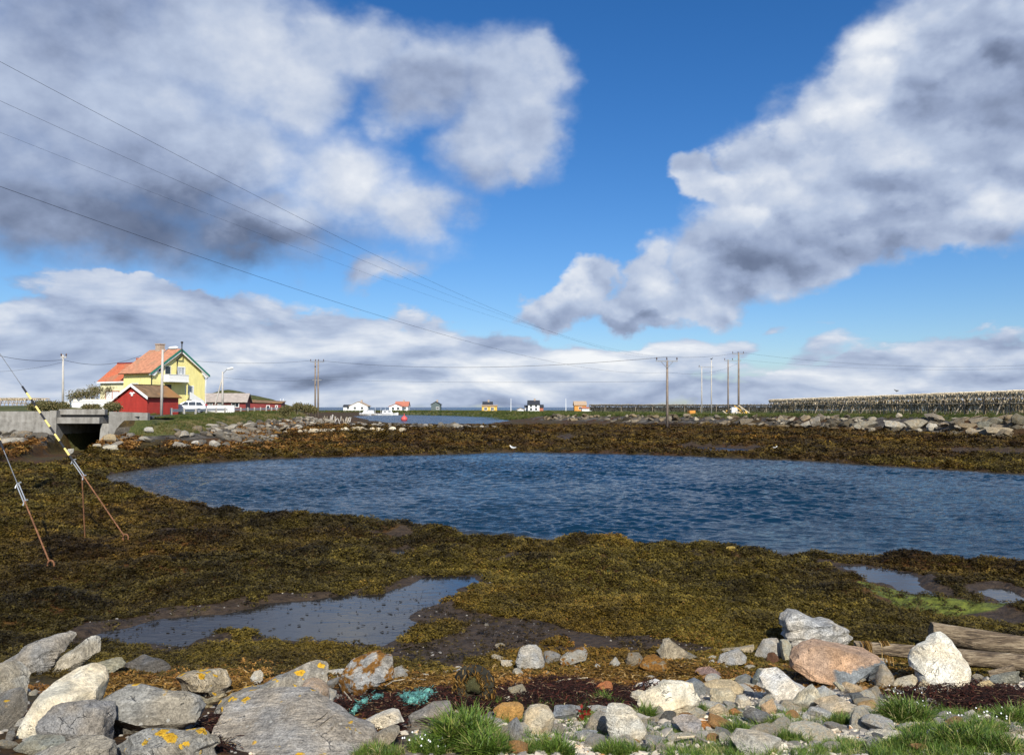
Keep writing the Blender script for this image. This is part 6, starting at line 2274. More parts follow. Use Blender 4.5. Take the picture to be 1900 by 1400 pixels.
S0 = SINGLE_TOP
wire('topmost of the four wires slanting down from the upper left', span(Vector((-14.6, 20, 12.60)), S0 + Vector((-1.25, 0, .2)), 1.75), .0052)
wire('second of the four wires slanting down from the upper left', span(Vector((-15.2, 20, 11.75)), S0 + Vector((0, 0, .35)), 1.55), .004)
wire('third, faintest wire slanting down from the upper left', span(Vector((-15.8, 20.4, 11.1)), S0 + Vector((1.25, 0, .2)), 1.45), .003)
wire('lowest dark cable slanting down from the left edge', span(Vector((-15, 20, 9.30)), S0 + Vector((0, 0, -1.5)), 1.75), .0065)
wire('thin cable from single pole to the tallest pole', span(S0 + Vector((0, 0, -1.5)), TALL_TOP + Vector((-.3, 0, -2.2)), .9), .012)
wire('long level wire from twin poles to the single pole', span(TWIN_TOP + Vector((.2, 0, .1)), S0 + Vector((0, 0, .4)), 1.3), .022)
wire('lower level wire leaving the twin poles to the right', span(TWIN_TOP + Vector((.2, 0, -3.4)), S0 + Vector((0, 0, -2.6)), 0.3), .012)
wire('short wire from single pole up to the tallest pole', span(S0 + Vector((0, 0, .4)), TALL_TOP + Vector((0, 0, .1)), .4), .016)
wire('wire from the tallest pole to the right edge', span(TALL_TOP + Vector((0, 0, .1)), at(2050, 668, 150), 2.0), .016)
wire('wire from the shorter linked pole to the right edge', span(TALL_TOP + Vector((0, 0, -1.4)), at(2050, 676, 150), 1.5), .012)
wire('wire sagging from the left edge to the pale telegraph pole', span(at(-60, 643, 80), PALE_TOP + Vector((0, 0, -.6)), .6), .022)
wire('fainter lower wire from the left edge to the telegraph pole', span(at(-60, 688, 110), PALE_TOP + Vector((0, 0, -.9)), .5), .014)
wire('wire from the telegraph pole to the yellow house roof', span(PALE_TOP + Vector((0, 0, -.6)), at(262, 659, 111), .9), .022)
wire('wire from behind the yellow house to the twin poles', span(at(340, 668, 119), TWIN_TOP + Vector((0, 0, .1)), .5), .018)
wire('lower wire from the lamp post to the twin poles', span(at(413, 700, 118), TWIN_TOP + Vector((0, 0, -3.4)), .4), .014)


# ------------------------------------------------------------------ striped guy wires of the near pole
def guy(anchor_px, label, gstart, gend, n_str, second=None, shackle=False):
    g = ground_hit(*anchor_px)
    A = g + Vector((0, 0, .06))
    T = Vector((-15, 20, 7.6))
    o = empty('guy_wire', A)
    tag(o, label, 'guy wire')
    d = T - A
    L = d.length
    u = d.normalized()
    # rusty anchor rod with its eye
    rod_end = 0.13 * L if not second else 0.165 * L
    mb = MB()
    mb.tube([u * .05, u * rod_end], .013, 7)
    rod = mb.build('anchor_rod', M['rust'], o)
    ring = MB()
    side = u.cross(Vector((0, 1, 0))).normalized()
    pts = [Vector((math.cos(a) * .055, 0, math.sin(a) * .075)) for a in np.linspace(0, 2 * math.pi, 15)]
    ring.tube(pts, .015, 6, cap=False)
    ring.build('anchor_eye', M['rust'], rod)
    stub = MB()
    stub.tube([(0.0, 0, -.06), (-.05, .05, -.22)], .022, 6)
    stub.build('anchor_stub', M['rust'], rod)
    # turnbuckle: two hooks and a frame
    tb = MB()
    a0 = rod_end
    e = u.cross(Vector((0, 1, 0))).normalized()
    lo, hi = u * (a0 - .02), u * (a0 + .42)
    tb.tube([lo + e * .022, hi + e * .022], .010, 6)
    tb.tube([lo - e * .022, hi - e * .022], .010, 6)
    tb.tube([lo + e * .06 - u * .05, lo, lo - e * .06 - u * .03], .013, 6)
    tb.tube([hi + e * .07, hi + u * .04, hi - e * .07], .013, 6)
    tb.build('turnbuckle', M['galv'], o)
    w = MB()
    w.tube([u * (a0 + .4), d * .62, d], .008, 5)
    w.build('strand', M['steel'], o)
    # yellow and black guard
    s0, s1 = gstart * L, gend * L
    n = n_str
    for k in range(n):
        a, b2 = s0 + (s1 - s0) * k / n, s0 + (s1 - s0) * (k + 1) / n
        m2 = MB()
        m2.tube([u * a, u * (b2 - .004)], .021, 8)
        m2.build('guard_sleeve', M['yellow_guard' if k % 2 else 'rubber'], o)
    if second:
        m3 = MB()
        q = ground_hit(*second) - A + Vector((0, 0, -.05))
        m3.tube([q, u * (a0 + .05)], .013, 6)
        m3.build('second_rod', M['rust'], o)
        # weed caught where the rods meet
    return o


guy((233, 1004), 'striped guy wire with two rusty rods, ending at a ring near the water', .20, .425, 11, second=(158, 1001))
guy((94, 1056), 'striped guy wire with bright turnbuckle at the left edge', .245, .45, 9, shackle=True)


# ------------------------------------------------------------------ fish drying racks
def mat_fish():
    m, t, b = newmat('dried_fish')
    geo = t.node('ShaderNodeNewGeometry')
    ri = geo.outputs['Random Per Island']
    c = t.ramp(ri, [(0.0, (0.14, 0.11, 0.07)), (0.3, (0.31, 0.25, 0.15)), (0.7, (0.54, 0.45, 0.29)), (1.0, (0.76, 0.66, 0.48))])
    t.l.new(c, b.inputs['Base Color'])
    b.inputs['Roughness'].default_value = 0.7
    return m


M['fish'] = mat_fish()
M['painted_sunlit_fish'] = paint('painted_sunlit_dried_fish', (.62, .52, .36), .8, .35, 3.0)  # paler colour stands in for sunlight on the upper tier of fish
M['dark_fish'] = paint('dark_dried_fish', (.075, .068, .052), .8, .3, 2.0)


def drying_rack(p0, p1, width, zt, zb_, step, label, bars, fish, dark=False, rows=(0, .5, 1), braces=True, fl=1.35, seed=1, bar_r=.055, tiers=2):
    rng = random.Random(seed)
    p0, p1 = Vector((*p0, 0)), Vector((*p1, 0))
    L = (p1 - p0).length
    ex = (p1 - p0).normalized()
    o = empty('fish_rack', (p0.x, p0.y, zb_), math.atan2(ex.y, ex.x))
    tag(o, label, 'fish rack')
    H = zt - zb_
    n = int(L / step)
    post_me = None
    # local frame: x along the rack, +y to the viewer's left; the visible side is y = 0, the rest lies at y < 0
    def dupe(me, name, loc, sc=None, rot=None):
        q = bpy.data.objects.new(name, me)
        COL.objects.link(q)
        q.parent = o
        q.location = loc
        if rot:
            q.rotation_euler = rot
        if sc:
            q.scale = sc
        return q
    mb = MB()
    mb.tube([(0, 0, -.6), (0, 0, H - .1)], .085, 7)
    first = mb.build('post', M['rack_wood'], o, smooth=True)
    mb = MB()
    mb.tube([(0, -1.7, -.6), (0, -0.05, H - .25)], [.08, .065], 7)
    firstb = mb.build('brace', M['rack_wood'], o, smooth=True) if braces else None
    for i in range(n + 1):
        x = i * step
        for r in rows:
            if i == 0 and r == rows[0]:
                first.location = (0, 0, 0)
                continue
            dupe(first.data, 'post', (x + rng.uniform(-.3, .3), width * r, 0), rot=(rng.uniform(-.03, .03), rng.uniform(-.04, .04), 0))
        if braces and i and rng.random() < .5:
            dupe(firstb.data, 'brace', (x + rng.uniform(-.6, .6), -0.06, 0), rot=(rng.uniform(-.1, .15), rng.uniform(-.28, .28), 0))
    for r in rows:
        for lv in (H - .02, H - 1.15)[:1 if dark else 2]:
            mb = MB()
            mb.tube([(0, width * r, lv), (L * .5, width * r, lv + rng.uniform(-.08, .08)), (L, width * r, lv)], .075, 6)
            mb.build('beam', M['rack_wood'], o, smooth=True)
    mb = MB()
    mb.tube([(0, -.45, 0), (0, width + .4, 0)], bar_r, 6)
    bar = mb.build('bar', M['bar_wood'], o)
    bar.location = (.1, 0, H + .12)
    for k in range(1, bars):
        dupe(bar.data, 'bar', (.1 + (L - .2) * k / bars, rng.uniform(-.3, .15), H + .12 + rng.uniform(-.05, .05)), rot=(rng.uniform(-.012, .012), 0, rng.uniform(-.02, .02)))
    # the hanging fish, thousands of them: one mass
    V, Fc, Mi = [], [], []
    def one(x, y, z, l, w, tw, mi=0):
        Mi.extend([mi] * 4)
        c, s = math.cos(tw), math.sin(tw)
        b = len(V)
        V.extend([(x, y, z), (x + c * w, y + s * w, z - l * .35), (x, y, z - l), (x - c * w, y - s * w, z - l * .35)])
        V.extend([(x - s * w * .6, y + c * w * .6, z - l * .3)])
        Fc.extend([(b, b + 1, b + 4), (b + 1, b + 2, b + 4), (b + 2, b + 3, b + 4), (b + 3, b, b + 4)])
    for k in range(fish):
        x = rng.uniform(0.1, L - .1)
        y = -.1 + width * 1.05 * rng.random() ** 2.6
        if rng.random() < .45 or tiers == 1:
            z = H + .08 + rng.uniform(-.1, .02)
            one(x, y - .3, z, rng.uniform(.35, .7), rng.uniform(.08, .15), rng.uniform(-.9, .9), 0 if dark else 1)
        else:
            z = H - rng.uniform(.45, 1.45)
            one(x, y + .25, z, rng.uniform(.5, .85), rng.uniform(.10, .17), rng.uniform(-.8, .8))
    me = bpy.data.meshes.new('hanging_fish')
    me.from_pydata(V, [], Fc)
    me.materials.append(M['dark_fish' if dark else 'fish'])
    me.materials.append(M['painted_sunlit_fish'])
    me.polygons.foreach_set('material_index', Mi)
    q = bpy.data.objects.new('hanging_fish', me)
    COL.objects.link(q)
    q.location = o.location
    q.rotation_euler = o.rotation_euler
    tag(q, 'rows of dried fish hanging in ' + {1: 'the long rack at the right edge', 2: 'the far dark rack', 3: 'the rack at the far left'}[seed], kind='stuff')
    return o


drying_rack((56.9, 178), (48.3, 56), 9.0, 4.5, 2.0, 4.6, 'long wooden fish rack full of drying fish above the boulder bank', 205, 17000, seed=1)
drying_rack((25, 262), (86, 246), 9, 3.75, .9, 5, 'far dark fish rack running along the horizon behind the poles', 60, 7000, dark=True, braces=False, seed=2, bar_r=.08)
a_, b_ = at(-30, 757, 205), at(64, 757, 205)
drying_rack((a_.x, 208), (b_.x, 202), 6, 5.15, 2.4, 3.4, 'distant fish rack on crossed legs beyond the bridge wall', 26, 700, seed=3, rows=(0, 1), tiers=1, bar_r=.07)
for ob in list(bpy.data.objects):
    if ob.name.startswith('fish_rack') and ob.get('label', '').startswith('distant fish rack on'):
        H = 2.7
        for k in range(9):
            mb = MB()
            x = k * 1.55
            mb.tube([(x, -.3, -.4), (x + 1.5, .0, H)], .07, 6)
            mb.build('crossed_leg', M['rack_wood'], ob)
            mb = MB()
            mb.tube([(x + 1.5, -.3, -.4), (x, .0, H)], .07, 6)
            mb.build('crossed_leg', M['rack_wood'], ob)


# ------------------------------------------------------------------ birds, buoy, boats
def gull(px, py, label, scale=1.0, rz=0.0, dark=False, loc=None):
    p = loc if loc is not None else ground_hit(px, py)
    o = empty('crow' if dark else 'gull', p, rz)
    tag(o, label, 'bird')
    body = 'dark' if dark else 'white'
    ring = [(-.26, .02, .30), (-.16, .055, .265), (-.02, .085, .25), (.10, .08, .27), (.17, .055, .31), (.21, .04, .36), (.25, .045, .40), (.29, .03, .40), (.31, .012, .395)]
    mb = MB()
    mb.tube([(x * scale, 0, z * scale) for x, r, z in ring], [r * scale for x, r, z in ring], 10)
    bd = mb.build('body', M[body], o, smooth=True)
    for s in (-1, 1):
        w = MB()
        w.add([(.10 * scale, s * .075 * scale, .30 * scale), (-.05 * scale, s * .10 * scale, .29 * scale), (-.30 * scale, s * .035 * scale, .30 * scale), (-.05 * scale, s * .05 * scale, .335 * scale)], [(0, 1, 3), (1, 2, 3), (0, 3, 2, 1)])
        w.build('wing', M['dark' if dark else 'galv'], o)
        lg = MB()
        lg.tube([(0, s * .03 * scale, .26 * scale), (.01, s * .03 * scale, .12 * scale), (0, s * .03 * scale, 0), (.06 * scale, s * .03 * scale, .0)], .009 * scale, 5)
        lg.build('leg', M['rust' if not dark else 'dark'], o)
    bk = MB()
    bk.tube([(.30 * scale, 0, .397 * scale), (.37 * scale, 0, .385 * scale)], [.014 * scale, .004 * scale], 6)
    bk.build('beak', M['yellow_guard' if not dark else 'dark'], o)


gull(952, 838, 'white gull standing at the far edge of the lagoon', .9, 2.6)
gull(1438, 836, 'small white gull on the weed right of the narrow pool', .6, .4)
gull(0, 0, 'dark crow perched on top of a thin pale pole', 1.3, .3, True, crow_at + Vector((0, 0, -.02)))
p = at(1664, 731, 104)
gull(0, 0, 'dark crow perched on the bars of the long fish rack', 1.0, 2.8, True, Vector((p.x, p.y, 4.85)))


def boat(px, py, L, label, rz, z=-.05):
    p = on(px, py, 0)
    o = empty('boat', (p.x, p.y, z), rz)
    tag(o, label, 'boat')
    mb = MB()
    st = [(-L / 2, .8, .75), (-L / 4, .95, .7), (L / 5, .85, .8), (L / 2.6, .45, .95), (L / 2, .05, 1.1)]
    vs, fs = [], []
    for x, w, h in st:
        vs += [(x, -w, h), (x, -w * .6, 0), (x, w * .6, 0), (x, w, h)]
    for i in range(len(st) - 1):
        for k in range(4):
            a = i * 4
            fs.append((a + k, a + (k + 1) % 4, a + 4 + (k + 1) % 4, a + 4 + k))
    fs += [(3, 2, 1, 0), tuple(len(vs) - 4 + k for k in range(4))]
    mb.add(vs, fs)
    mb.build('hull', M['white'], o)
    c = MB()
    c.hexa([(-L * .22, -.55, .76), (L * .16, -.5, .82), (L * .16, .5, .82), (-L * .22, .55, .76), (-L * .2, -.48, 1.9), (L * .06, -.42, 1.9), (L * .06, .42, 1.9), (-L * .2, .48, 1.9)])
    cb = c.build('cabin', M['lamp_white'], o)
    g = MB()
    g.box((-L * .14, -.565, 1.25), (L * .03, -.50, 1.65))
    g.build('pane', M['glass'], cb)
    m_ = MB()
    m_.tube([(-L * .3, 0, .7), (-L * .3, 0, 2.9)], .05, 6)
    m_.build('mast', M['lamp_white'], o)


boat(677, 770.5, 4.5, 'little white motor boat at the left end of the far inlet', 2.8)
boat(687, 770, 6.5, 'white cabin boat moored next to the little motor boat', 2.9)
boat(715, 770.2, 5.5, 'white boat with grey cabin moored off the far shore', .3)
boat(724, 770, 6.0, 'rightmost white boat moored off the far shore', .2)
p = on(750, 780, 0)
o = empty('buoy', (p.x, p.y, -.15))
tag(o, 'pinkish red buoy floating in the far inlet', 'buoy')
mb = MB()
prof = [(0, .0), (.55, .05), (.75, .35), (.7, .7), (.45, 1.0), (.2, 1.2)]
mb.tube([(0, 0, z) for r_, z in prof], [max(r_, .05) for r_, z in prof], 12)
mb.build('float', M['buoy'], o, smooth=True)
mb = MB()
mb.tube([(0, 0, 1.15), (0, 0, 1.75)], .09, 8)
mb.build('stem', M['buoy'], o)

# transformer cabinet and rubble heap under the tall poles, orange crate
p = at(1362, 767, 158)
o = empty('cabinet', (p.x, p.y, tz(p.x, p.y)))
tag(o, 'grey metal transformer cabinet between the linked poles', 'cabinet')
mb = MB()
mb.box((-.6, -.4, -.2), (.6, .4, 1.75))
mb.build('case', M['galv'], o)
mb = MB()
mb.box((-.66, -.46, 1.753), (.66, .46, 1.85))
mb.build('lid', M['steel'], o)
mb = MB()
mb.box((-.52, -.43, .1), (.52, -.403, 1.6))
mb.build('door', M['lamp_white'], o)
p = at(1283, 769, 150)
o = empty('crate', (p.x, p.y, tz(p.x, p.y) + .05), .3)
tag(o, 'orange plastic crate on the boulder bank left of the poles', 'crate')
mb = MB()
mb.box((-.6, -.4, 0), (.6, .4, .12))
for lo, hi in (((-.6, -.4, .123), (-.52, .4, .8)), ((.52, -.4, .123), (.6, .4, .8)), ((-.517, -.4, .123), (.517, -.33, .8)), ((-.517, .33, .123), (.517, .4, .8))):
    mb.box(lo, hi)
mb.build('crate_shell', M['orange_paint'], o)
rng = random.Random(5)
for k in range(16):
    px = rng.uniform(1340, 1395)
    p = at(px, 768, 152 + rng.uniform(-3, 3))
    mb = MB()
    L = rng.uniform(1.2, 3.4)
    mb.box((-L / 2, -.12, -.08), (L / 2, .12, .08))
    q = mb.build('plank', M['bar_wood' if k % 3 else 'ochre'])
    q.location = (p.x, p.y, tz(p.x, p.y) + .2 + 1.2 * max(0, 1 - abs(px - 1380) / 24) * rng.random())
    q.rotation_euler = (rng.uniform(-.2, .2), rng.uniform(-.7, .7), rng.uniform(0, 3))
    tag(q, '%s %s plank %s of the timber heap under the tall poles' % ('long' if L > 2.3 else 'short', 'pale' if k % 3 else 'yellowish', 'at the left' if px < 1358 else ('in the middle' if px < 1377 else 'at the right')), 'plank', 'planks in the timber heap')

# old leaning stakes beyond the bank
for k in range(22):
    px = rng.uniform(596, 652)
    Y = rng.uniform(128, 168)
    p = at(px, 770, Y)
    z = tz(p.x, p.y)
    h = rng.uniform(.4, 1.25)
    mb = MB()
    mb.tube([(0, 0, -.3), (rng.uniform(-.55, .55), rng.uniform(-.3, .3), h)], [.09, .07], 6)
    q = mb.build('stake', M['rack_wood' if k % 2 else 'pole_pale'], loc=(p.x, p.y, z))
    tag(q, '%s old stake %s of the cluster beyond the twin poles, %s' % ('dark' if k % 2 else 'pale', 'at the left' if px < 614 else ('in the middle' if px < 634 else 'at the right'), 'taller one' if h > .85 else 'short one'), 'stake', 'old stakes beyond the twin poles')
# ------------------------------------------------------------------ rubble banks: every stone an object
def pool_of(name, n, sub, seed0, dims, **kw):
    out = []
    for i in range(n):
        rr = random.Random(seed0 + i)
        out.append(rock_mesh(name, seed0 + i, sub, [d * rr.uniform(.75, 1.2) for d in dims], **kw))
    return out


def rock_at(me, name, loc, s, rot, color, label, group, props=None, cat='stone'):
    o = bpy.data.objects.new(name, me)
    COL.objects.link(o)
    o.location = loc
    o.rotation_euler = rot
    o.scale = (s, s, s) if not isinstance(s, (tuple, list)) else s
    rock_props(o, color, **(props or {}))
    tag(o, label, cat, group)
    return o


BIG = pool_of('boulder', 9, 3, 300, (1.15, .8, .62), nf=13, amp=.10, lo=.5, hi=.85, sharp=24)
SML = pool_of('stone', 12, 2, 400, (1.1, .85, .6), nf=10, amp=.08, lo=.55, hi=.88, sharp=24)
rng = random.Random(21)

# hand placed boulders of the right bank (photo pixel centre, width, height)
BIGLIST = [
    (1660, 786, 40, 26, (.50, .46, .38), 'large slanting pale boulder left of the striped one below the rack'),
    (1702, 786, 48, 26, (.40, .35, .26), 'wide striped boulder in the middle of the right bank'),
    (1730, 791, 18, 15, (.62, .58, .50), 'rounded whitish boulder right of the wide striped one'),
    (1752, 789, 28, 13, (.44, .36, .26), 'low tan boulder right of the rounded whitish one'),
    (1785, 781, 40, 14, (.40, .35, .27), 'flat topped brownish block on the right bank'),
    (1786, 791, 34, 10, (.50, .44, .34), 'long low pale block under the flat topped one'),
    (1774, 802, 18, 10, (.46, .40, .30), 'square block at the foot of the right bank'),
    (1803, 800, 22, 14, (.42, .35, .25), 'tan block at the foot of the right bank beside the square one'),
    (1842, 780, 34, 18, (.28, .26, .20), 'dark greenish boulder left of the huge striped one'),
    (1858, 797, 62, 24, (.42, .36, .26), 'huge striped boulder at the right end of the bank'),
    (1825, 788, 30, 22, (.24, .23, .18), 'dark weedy hump between flat block and huge boulder'),
    (1606, 787, 36, 16, (.30, .27, .21), 'long grey brown boulder left of the slanting pale one'),
    (1590, 792, 16, 14, (.46, .42, .34), 'upright grey boulder below the thin brace'),
    (1514, 783, 26, 18, (.38, .34, .28), 'rounded brownish boulder at the left part of the bank'),
    (1497, 786, 26, 12, (.42, .39, .33), 'pale flat boulder left of the rounded brownish one'),
    (1460, 782, 34, 12, (.34, .31, .26), 'long grey boulder at the left end of the right bank'),
    (1890, 778, 26, 22, (.20, .18, .13), 'dark boulder at the right edge under the rack'),
    (1616, 797, 16, 10, (.44, .38, .28), 'small tan boulder at the foot of the slanting pale one'),
]
for k, (px, py, w, h, c, lab) in enumerate(BIGLIST):
    g = ground_hit(px, min(py + h * .55, 806))
    Y = min(g.y, 95) if px > 1560 else min(g.y, 125)
    p = at(px, py, Y)
    sx, sz = w / 2 / F * Y, h / 2 / F * Y
    o = rock_at(BIG[k % 9], 'boulder', p, (sx / 1.05, (sx + sz) * .55, sz / .58), (0, rng.uniform(-.15, .15), rng.choice((0, 3.14))), tuple(v * .66 for v in c), lab, None, dict(stripe=.75, speck=.2, grain=2.0), 'boulder')


def bank_fill(n, line, tone, name, labels, group, smin, smax, across, meshes, exclude=None, props=None, zjit=.12, cat='stone', places=('', '', ''), up=1):
    """stones strewn along a ground line; line: list of (x, y); across: (lo, hi) metres to its left"""
    P = [Vector((*p, 0)) for p in line]
    seg = [(a, b, (b - a).length) for a, b in zip(P, P[1:])]
    tot = sum(s[2] for s in seg)
    for i in range(n):
        t = rng.random() * tot
        for a, b, l in seg:
            if t <= l:
                break
            t -= l
        e = (b - a) / l
        nrm = Vector((-e.y, e.x, 0))
        off = rng.uniform(*across)
        q = a + e * t + nrm * off
        if name == 'footing_stone' and abs(q.x + 28.55 - .30 * max(54 - q.y, 0)) < 2.3:
            continue
        z = tz(q.x, q.y)
        s = rng.uniform(smin, smax) * (1 if rng.random() < .8 else 1.6)
        c = rng.choice(tone)
        k = rng.uniform(.75, 1.2)
        c = tuple(v * k for v in c)
        lab = labels[0] if c[0] < .17 else (labels[1] if c[0] < .27 else labels[2])
        whole = sum(s_[2] for s_ in seg)
        along = ((a + e * t) - P[0]).length / whole
        mid = (off - across[0]) / (across[1] - across[0])
        lab = ('larger ' if s > (smin + smax) / 2 else 'smaller ') + lab + ', ' + (places[min(2, int(along * 3))]) + (', up the slope' if (mid > .5) == (up > 0) else ', down by the weed')
        rock_at(rng.choice(meshes), name, (q.x, q.y, z + rng.uniform(0, zjit)), (s * rng.uniform(.8, 1.5), s, s * rng.uniform(.6, 1.1)), (rng.uniform(-.5, .5), rng.uniform(-.5, .5), rng.uniform(0, 6.28)), c, lab, group, props or dict(stripe=.6, grain=2.5, speck=.2), cat)


TONE_R = [(.10, .085, .06), (.16, .135, .10), (.23, .195, .145), (.34, .30, .23), (.21, .165, .105)]
bank_fill(150, [(47.5, 62), (44, 74), (41.5, 88), (37.5, 110)], TONE_R, 'boulder',
          ['dark boulder of the rubble bank', 'grey boulder of the rubble bank', 'pale boulder of the rubble bank'],
          'boulders of the rubble bank below the fish rack', .36, .72, (-.6, 4.4), BIG, cat='boulder', places=('under the near rack end', 'under the rack middle', 'under the far rack end'), up=-1)
bank_fill(130, [(37.5, 110), (30, 128), (22, 141), (9, 170)], TONE_R, 'boulder',
          ['dark stone of the far rubble', 'grey stone of the far rubble', 'pale stone of the far rubble'],
          'stones of the far rubble bank near the poles', .32, .7, (-.5, 4.0), BIG, cat='boulder', places=('right of the tallest pole', 'near the linked poles', 'left of the single pole'), up=-1)
TONE_L = [(.10, .09, .075), (.155, .14, .115), (.22, .20, .17), (.33, .305, .26), (.20, .165, .12)]
bank_fill(272, [(-24.6, 55.5), (-26, 62), (-30, 80), (-35.5, 118), (-38, 140)], TONE_L, 'bank_stone',
          ['dark grey stone of the road bank', 'mid grey stone of the road bank', 'pale grey stone of the road bank'],
          'stones of the slope under the road bank', .2, .44, (-7.6, -3.0), SML, places=('near the bridge', 'below the guard rail', 'towards the twin poles'))
made = 0
while made < 120:
    x, y = rng.uniform(-27.5, -14), rng.uniform(45.5, 70)
    dd = float(sdist(np.array([x]), np.array([y]), LEFT_LAND)[0])
    if not 2.6 < dd < 7.6 or tz(x, y) < .2 or abs(x + 28.55 - .30 * max(54 - y, 0)) < 2.6:
        continue
    c = rng.choice(TONE_L)
    s = rng.uniform(.2, .46)
    lab = '%s %s stone of the corner slope, %s' % ('larger' if s > .33 else 'smaller', 'dark' if c[0] < .14 else ('grey' if c[0] < .25 else 'pale'), 'under the wing wall' if x < -22 else ('below the lamp post' if y < 58 else 'left of the rail'))
    rock_at(rng.choice(SML), 'slope_stone', (x, y, tz(x, y) + .08), (s * rng.uniform(.8, 1.5), s, s * rng.uniform(.6, 1.1)), (rng.uniform(-.5, .5), rng.uniform(-.5, .5), rng.uniform(0, 6.28)), c, lab + (', high up' if dd < 5 else ', near the weed'), 'stones of the corner slope right of the bridge', dict(stripe=.6, grain=2.5, speck=.2))
    made += 1
bank_fill(95, [(-46, 54.2), (-30.4, 54.2)], TONE_L, 'footing_stone',
          ['dark slab under the bridge wall', 'mid grey slab under the bridge wall', 'pale slab under the bridge wall'],
          'stones of the footing under the left bridge wall', .25, .5, (-4.2, -.2), SML, props=dict(stripe=.8, grain=3), places=('at the left edge', 'behind the guy wire', 'beside the culvert'))
SPITL = [tuple(on(px, py, .3)[:2]) for px, py in ((615, 787), (690, 789), (790, 793), (900, 797))]
bank_fill(80, SPITL, TONE_L[:4], 'spit_stone',
          ['dark stone of the low spit', 'grey stone of the low spit', 'pale stone of the low spit'],
          'stones of the spit before the far inlet', .28, .55, (-5, 3), SML, places=('at its left end', 'in its middle', 'at its right end'))
PALEL = [tuple(on(px, py, .4)[:2]) for px, py in ((545, 805), (620, 800), (690, 797), (738, 801))]
bank_fill(45, PALEL, [(.60, .52, .38), (.66, .60, .48), (.54, .47, .35)], 'spit_stone',
          ['tan stone of the pale patch', 'tan stone of the pale patch', 'bright sandy stone of the pale patch'],
          'stones of the pale patch at the foot of the bank', .22, .5, (-2.2, 1.8), SML, places=('at its left end', 'in its middle', 'at its right end'))
# beside the culvert mouth
for px, py, w, h, c, lab in ((205, 815, 24, 17, (.38, .31, .20), 'rounded tan boulder at the right side of the culvert mouth'), (207, 831, 34, 11, (.46, .43, .35), 'flat pale slab below the tan boulder at the culvert'),
                             (181, 827, 16, 7, (.42, .38, .30), 'small flat stone inside the culvert mouth'), (398, 824, 18, 14, (.42, .40, .36), 'rounded grey stone at the foot of the bank above the lagoon'), (363, 822, 16, 9, (.48, .46, .42), 'pale oval stone left of the rounded grey one on the bank foot'),
                             (277, 799, 18, 12, (.44, .42, .38), 'grey block below the right wing wall of the bridge'), (132, 838, 16, 10, (.40, .40, .37), 'grey flake stone at the left side of the culvert mouth')):
    g = ground_hit(px, py + h * .5)
    Y = min(g.y, 60)
    p = at(px, py, Y)
    rock_at(SML[int(px) % 12], 'bank_stone', p, (w / 2 / F * Y / 1.0, w / 2 / F * Y * .8, h / 2 / F * Y / .55), (0, 0, 0), c, lab, None, dict(stripe=.5, grain=3))

# scattered single stones lying on the tidal flat, far side
FLATS = [(1356, 1020, 10, (.56, .40, .10), 'yellow brown stone at the water edge of the weed bank'), (903, 1160, 7, (.30, .27, .22), 'small dark stone in the pool middle'), (1130, 1062, 5, (.05, .42, .32), 'green scrap lying on the seaweed')]

# ------------------------------------------------------------------ small stones of the beach at the viewer's feet
SHORE = pool_of('small_stone', 12, 2, 500, (1.1, .9, .62), nf=7, amp=.05, lo=.6, hi=.9, sharp=28)
TONES = [((.76, .70, .56), 'cream'), ((.62, .55, .42), 'tan'), ((.46, .44, .40), 'grey'), ((.24, .245, .25), 'slate'), ((.60, .34, .14), 'orange'), ((.70, .68, .62), 'white')]


def strew(n, box, smin, smax, where, bias=None):
    made = 0
    while made < n:
        px, py = rng.uniform(box[0], box[2]), rng.uniform(box[1], box[3])
        g = ground_hit(px, py)
        c, word = rng.choices(TONES, (5, 4, 4, 1.6, 1.2, 3) if smax < .08 else (5, 4, 1.6, .4, .8, 4))[0]
        k = rng.uniform(.8, 1.15)
        s = rng.uniform(smin, smax)
        near_c, near_s = min(HERO_LOC, key=lambda q: (q[0].xy - g.xy).length)
        dx_, dy_ = g.x - near_c.x, g.y - near_c.y
        side = ('left of' if dx_ < 0 else 'right of') if abs(dx_) > abs(dy_) else ('in front of' if dy_ < 0 else 'behind')
        far_ = 'just ' if math.hypot(dx_, dy_) < .3 else ''
        f1, f2 = rng.uniform(.8, 1.5), rng.uniform(.6, 1)
        shp = ('long ' if f1 > 1.2 else '') + ('flat ' if f2 < .75 else ('chunky ' if f1 < 1 else ''))
        rock_at(rng.choice(SHORE if smax < .08 else SML), 'small_stone', g + Vector((0, 0, s * .25)), (s * f1, s, s * f2), (rng.uniform(-.4, .4), rng.uniform(-.4, .4), rng.uniform(0, 6.28)),
                tuple(v * k for v in c), '%s %s%s stone %s%s the %s' % ('tiny' if s < .03 else ('small' if s < .06 else 'middling'), shp, word, far_, side, near_s), 'small stones ' + where, dict(stripe=.45, grain=3.5, speck=.35))
        made += 1


strew(46, (1190, 1262, 1640, 1390), .055, .10, 'among the bright stones right of centre')
strew(70, (1180, 1270, 1640, 1398), .022, .058, 'among the bright stones right of centre')
strew(40, (1600, 1275, 1895, 1395), .02, .05, 'in the grass and wrack at the right')
strew(45, (900, 1330, 1240, 1398), .02, .05, 'in the front gravel near the round cream boulder')
strew(16, (900, 1320, 1240, 1395), .05, .085, 'in the front gravel near the round cream boulder')
strew(30, (0, 1240, 640, 1395), .025, .06, 'wedged between slabs of the left pile')
strew(34, (640, 1225, 1400, 1262), .03, .08, 'along the mud edge of the shore')
strew(24, (1400, 1215, 1890, 1262), .03, .07, 'near the driftwood')

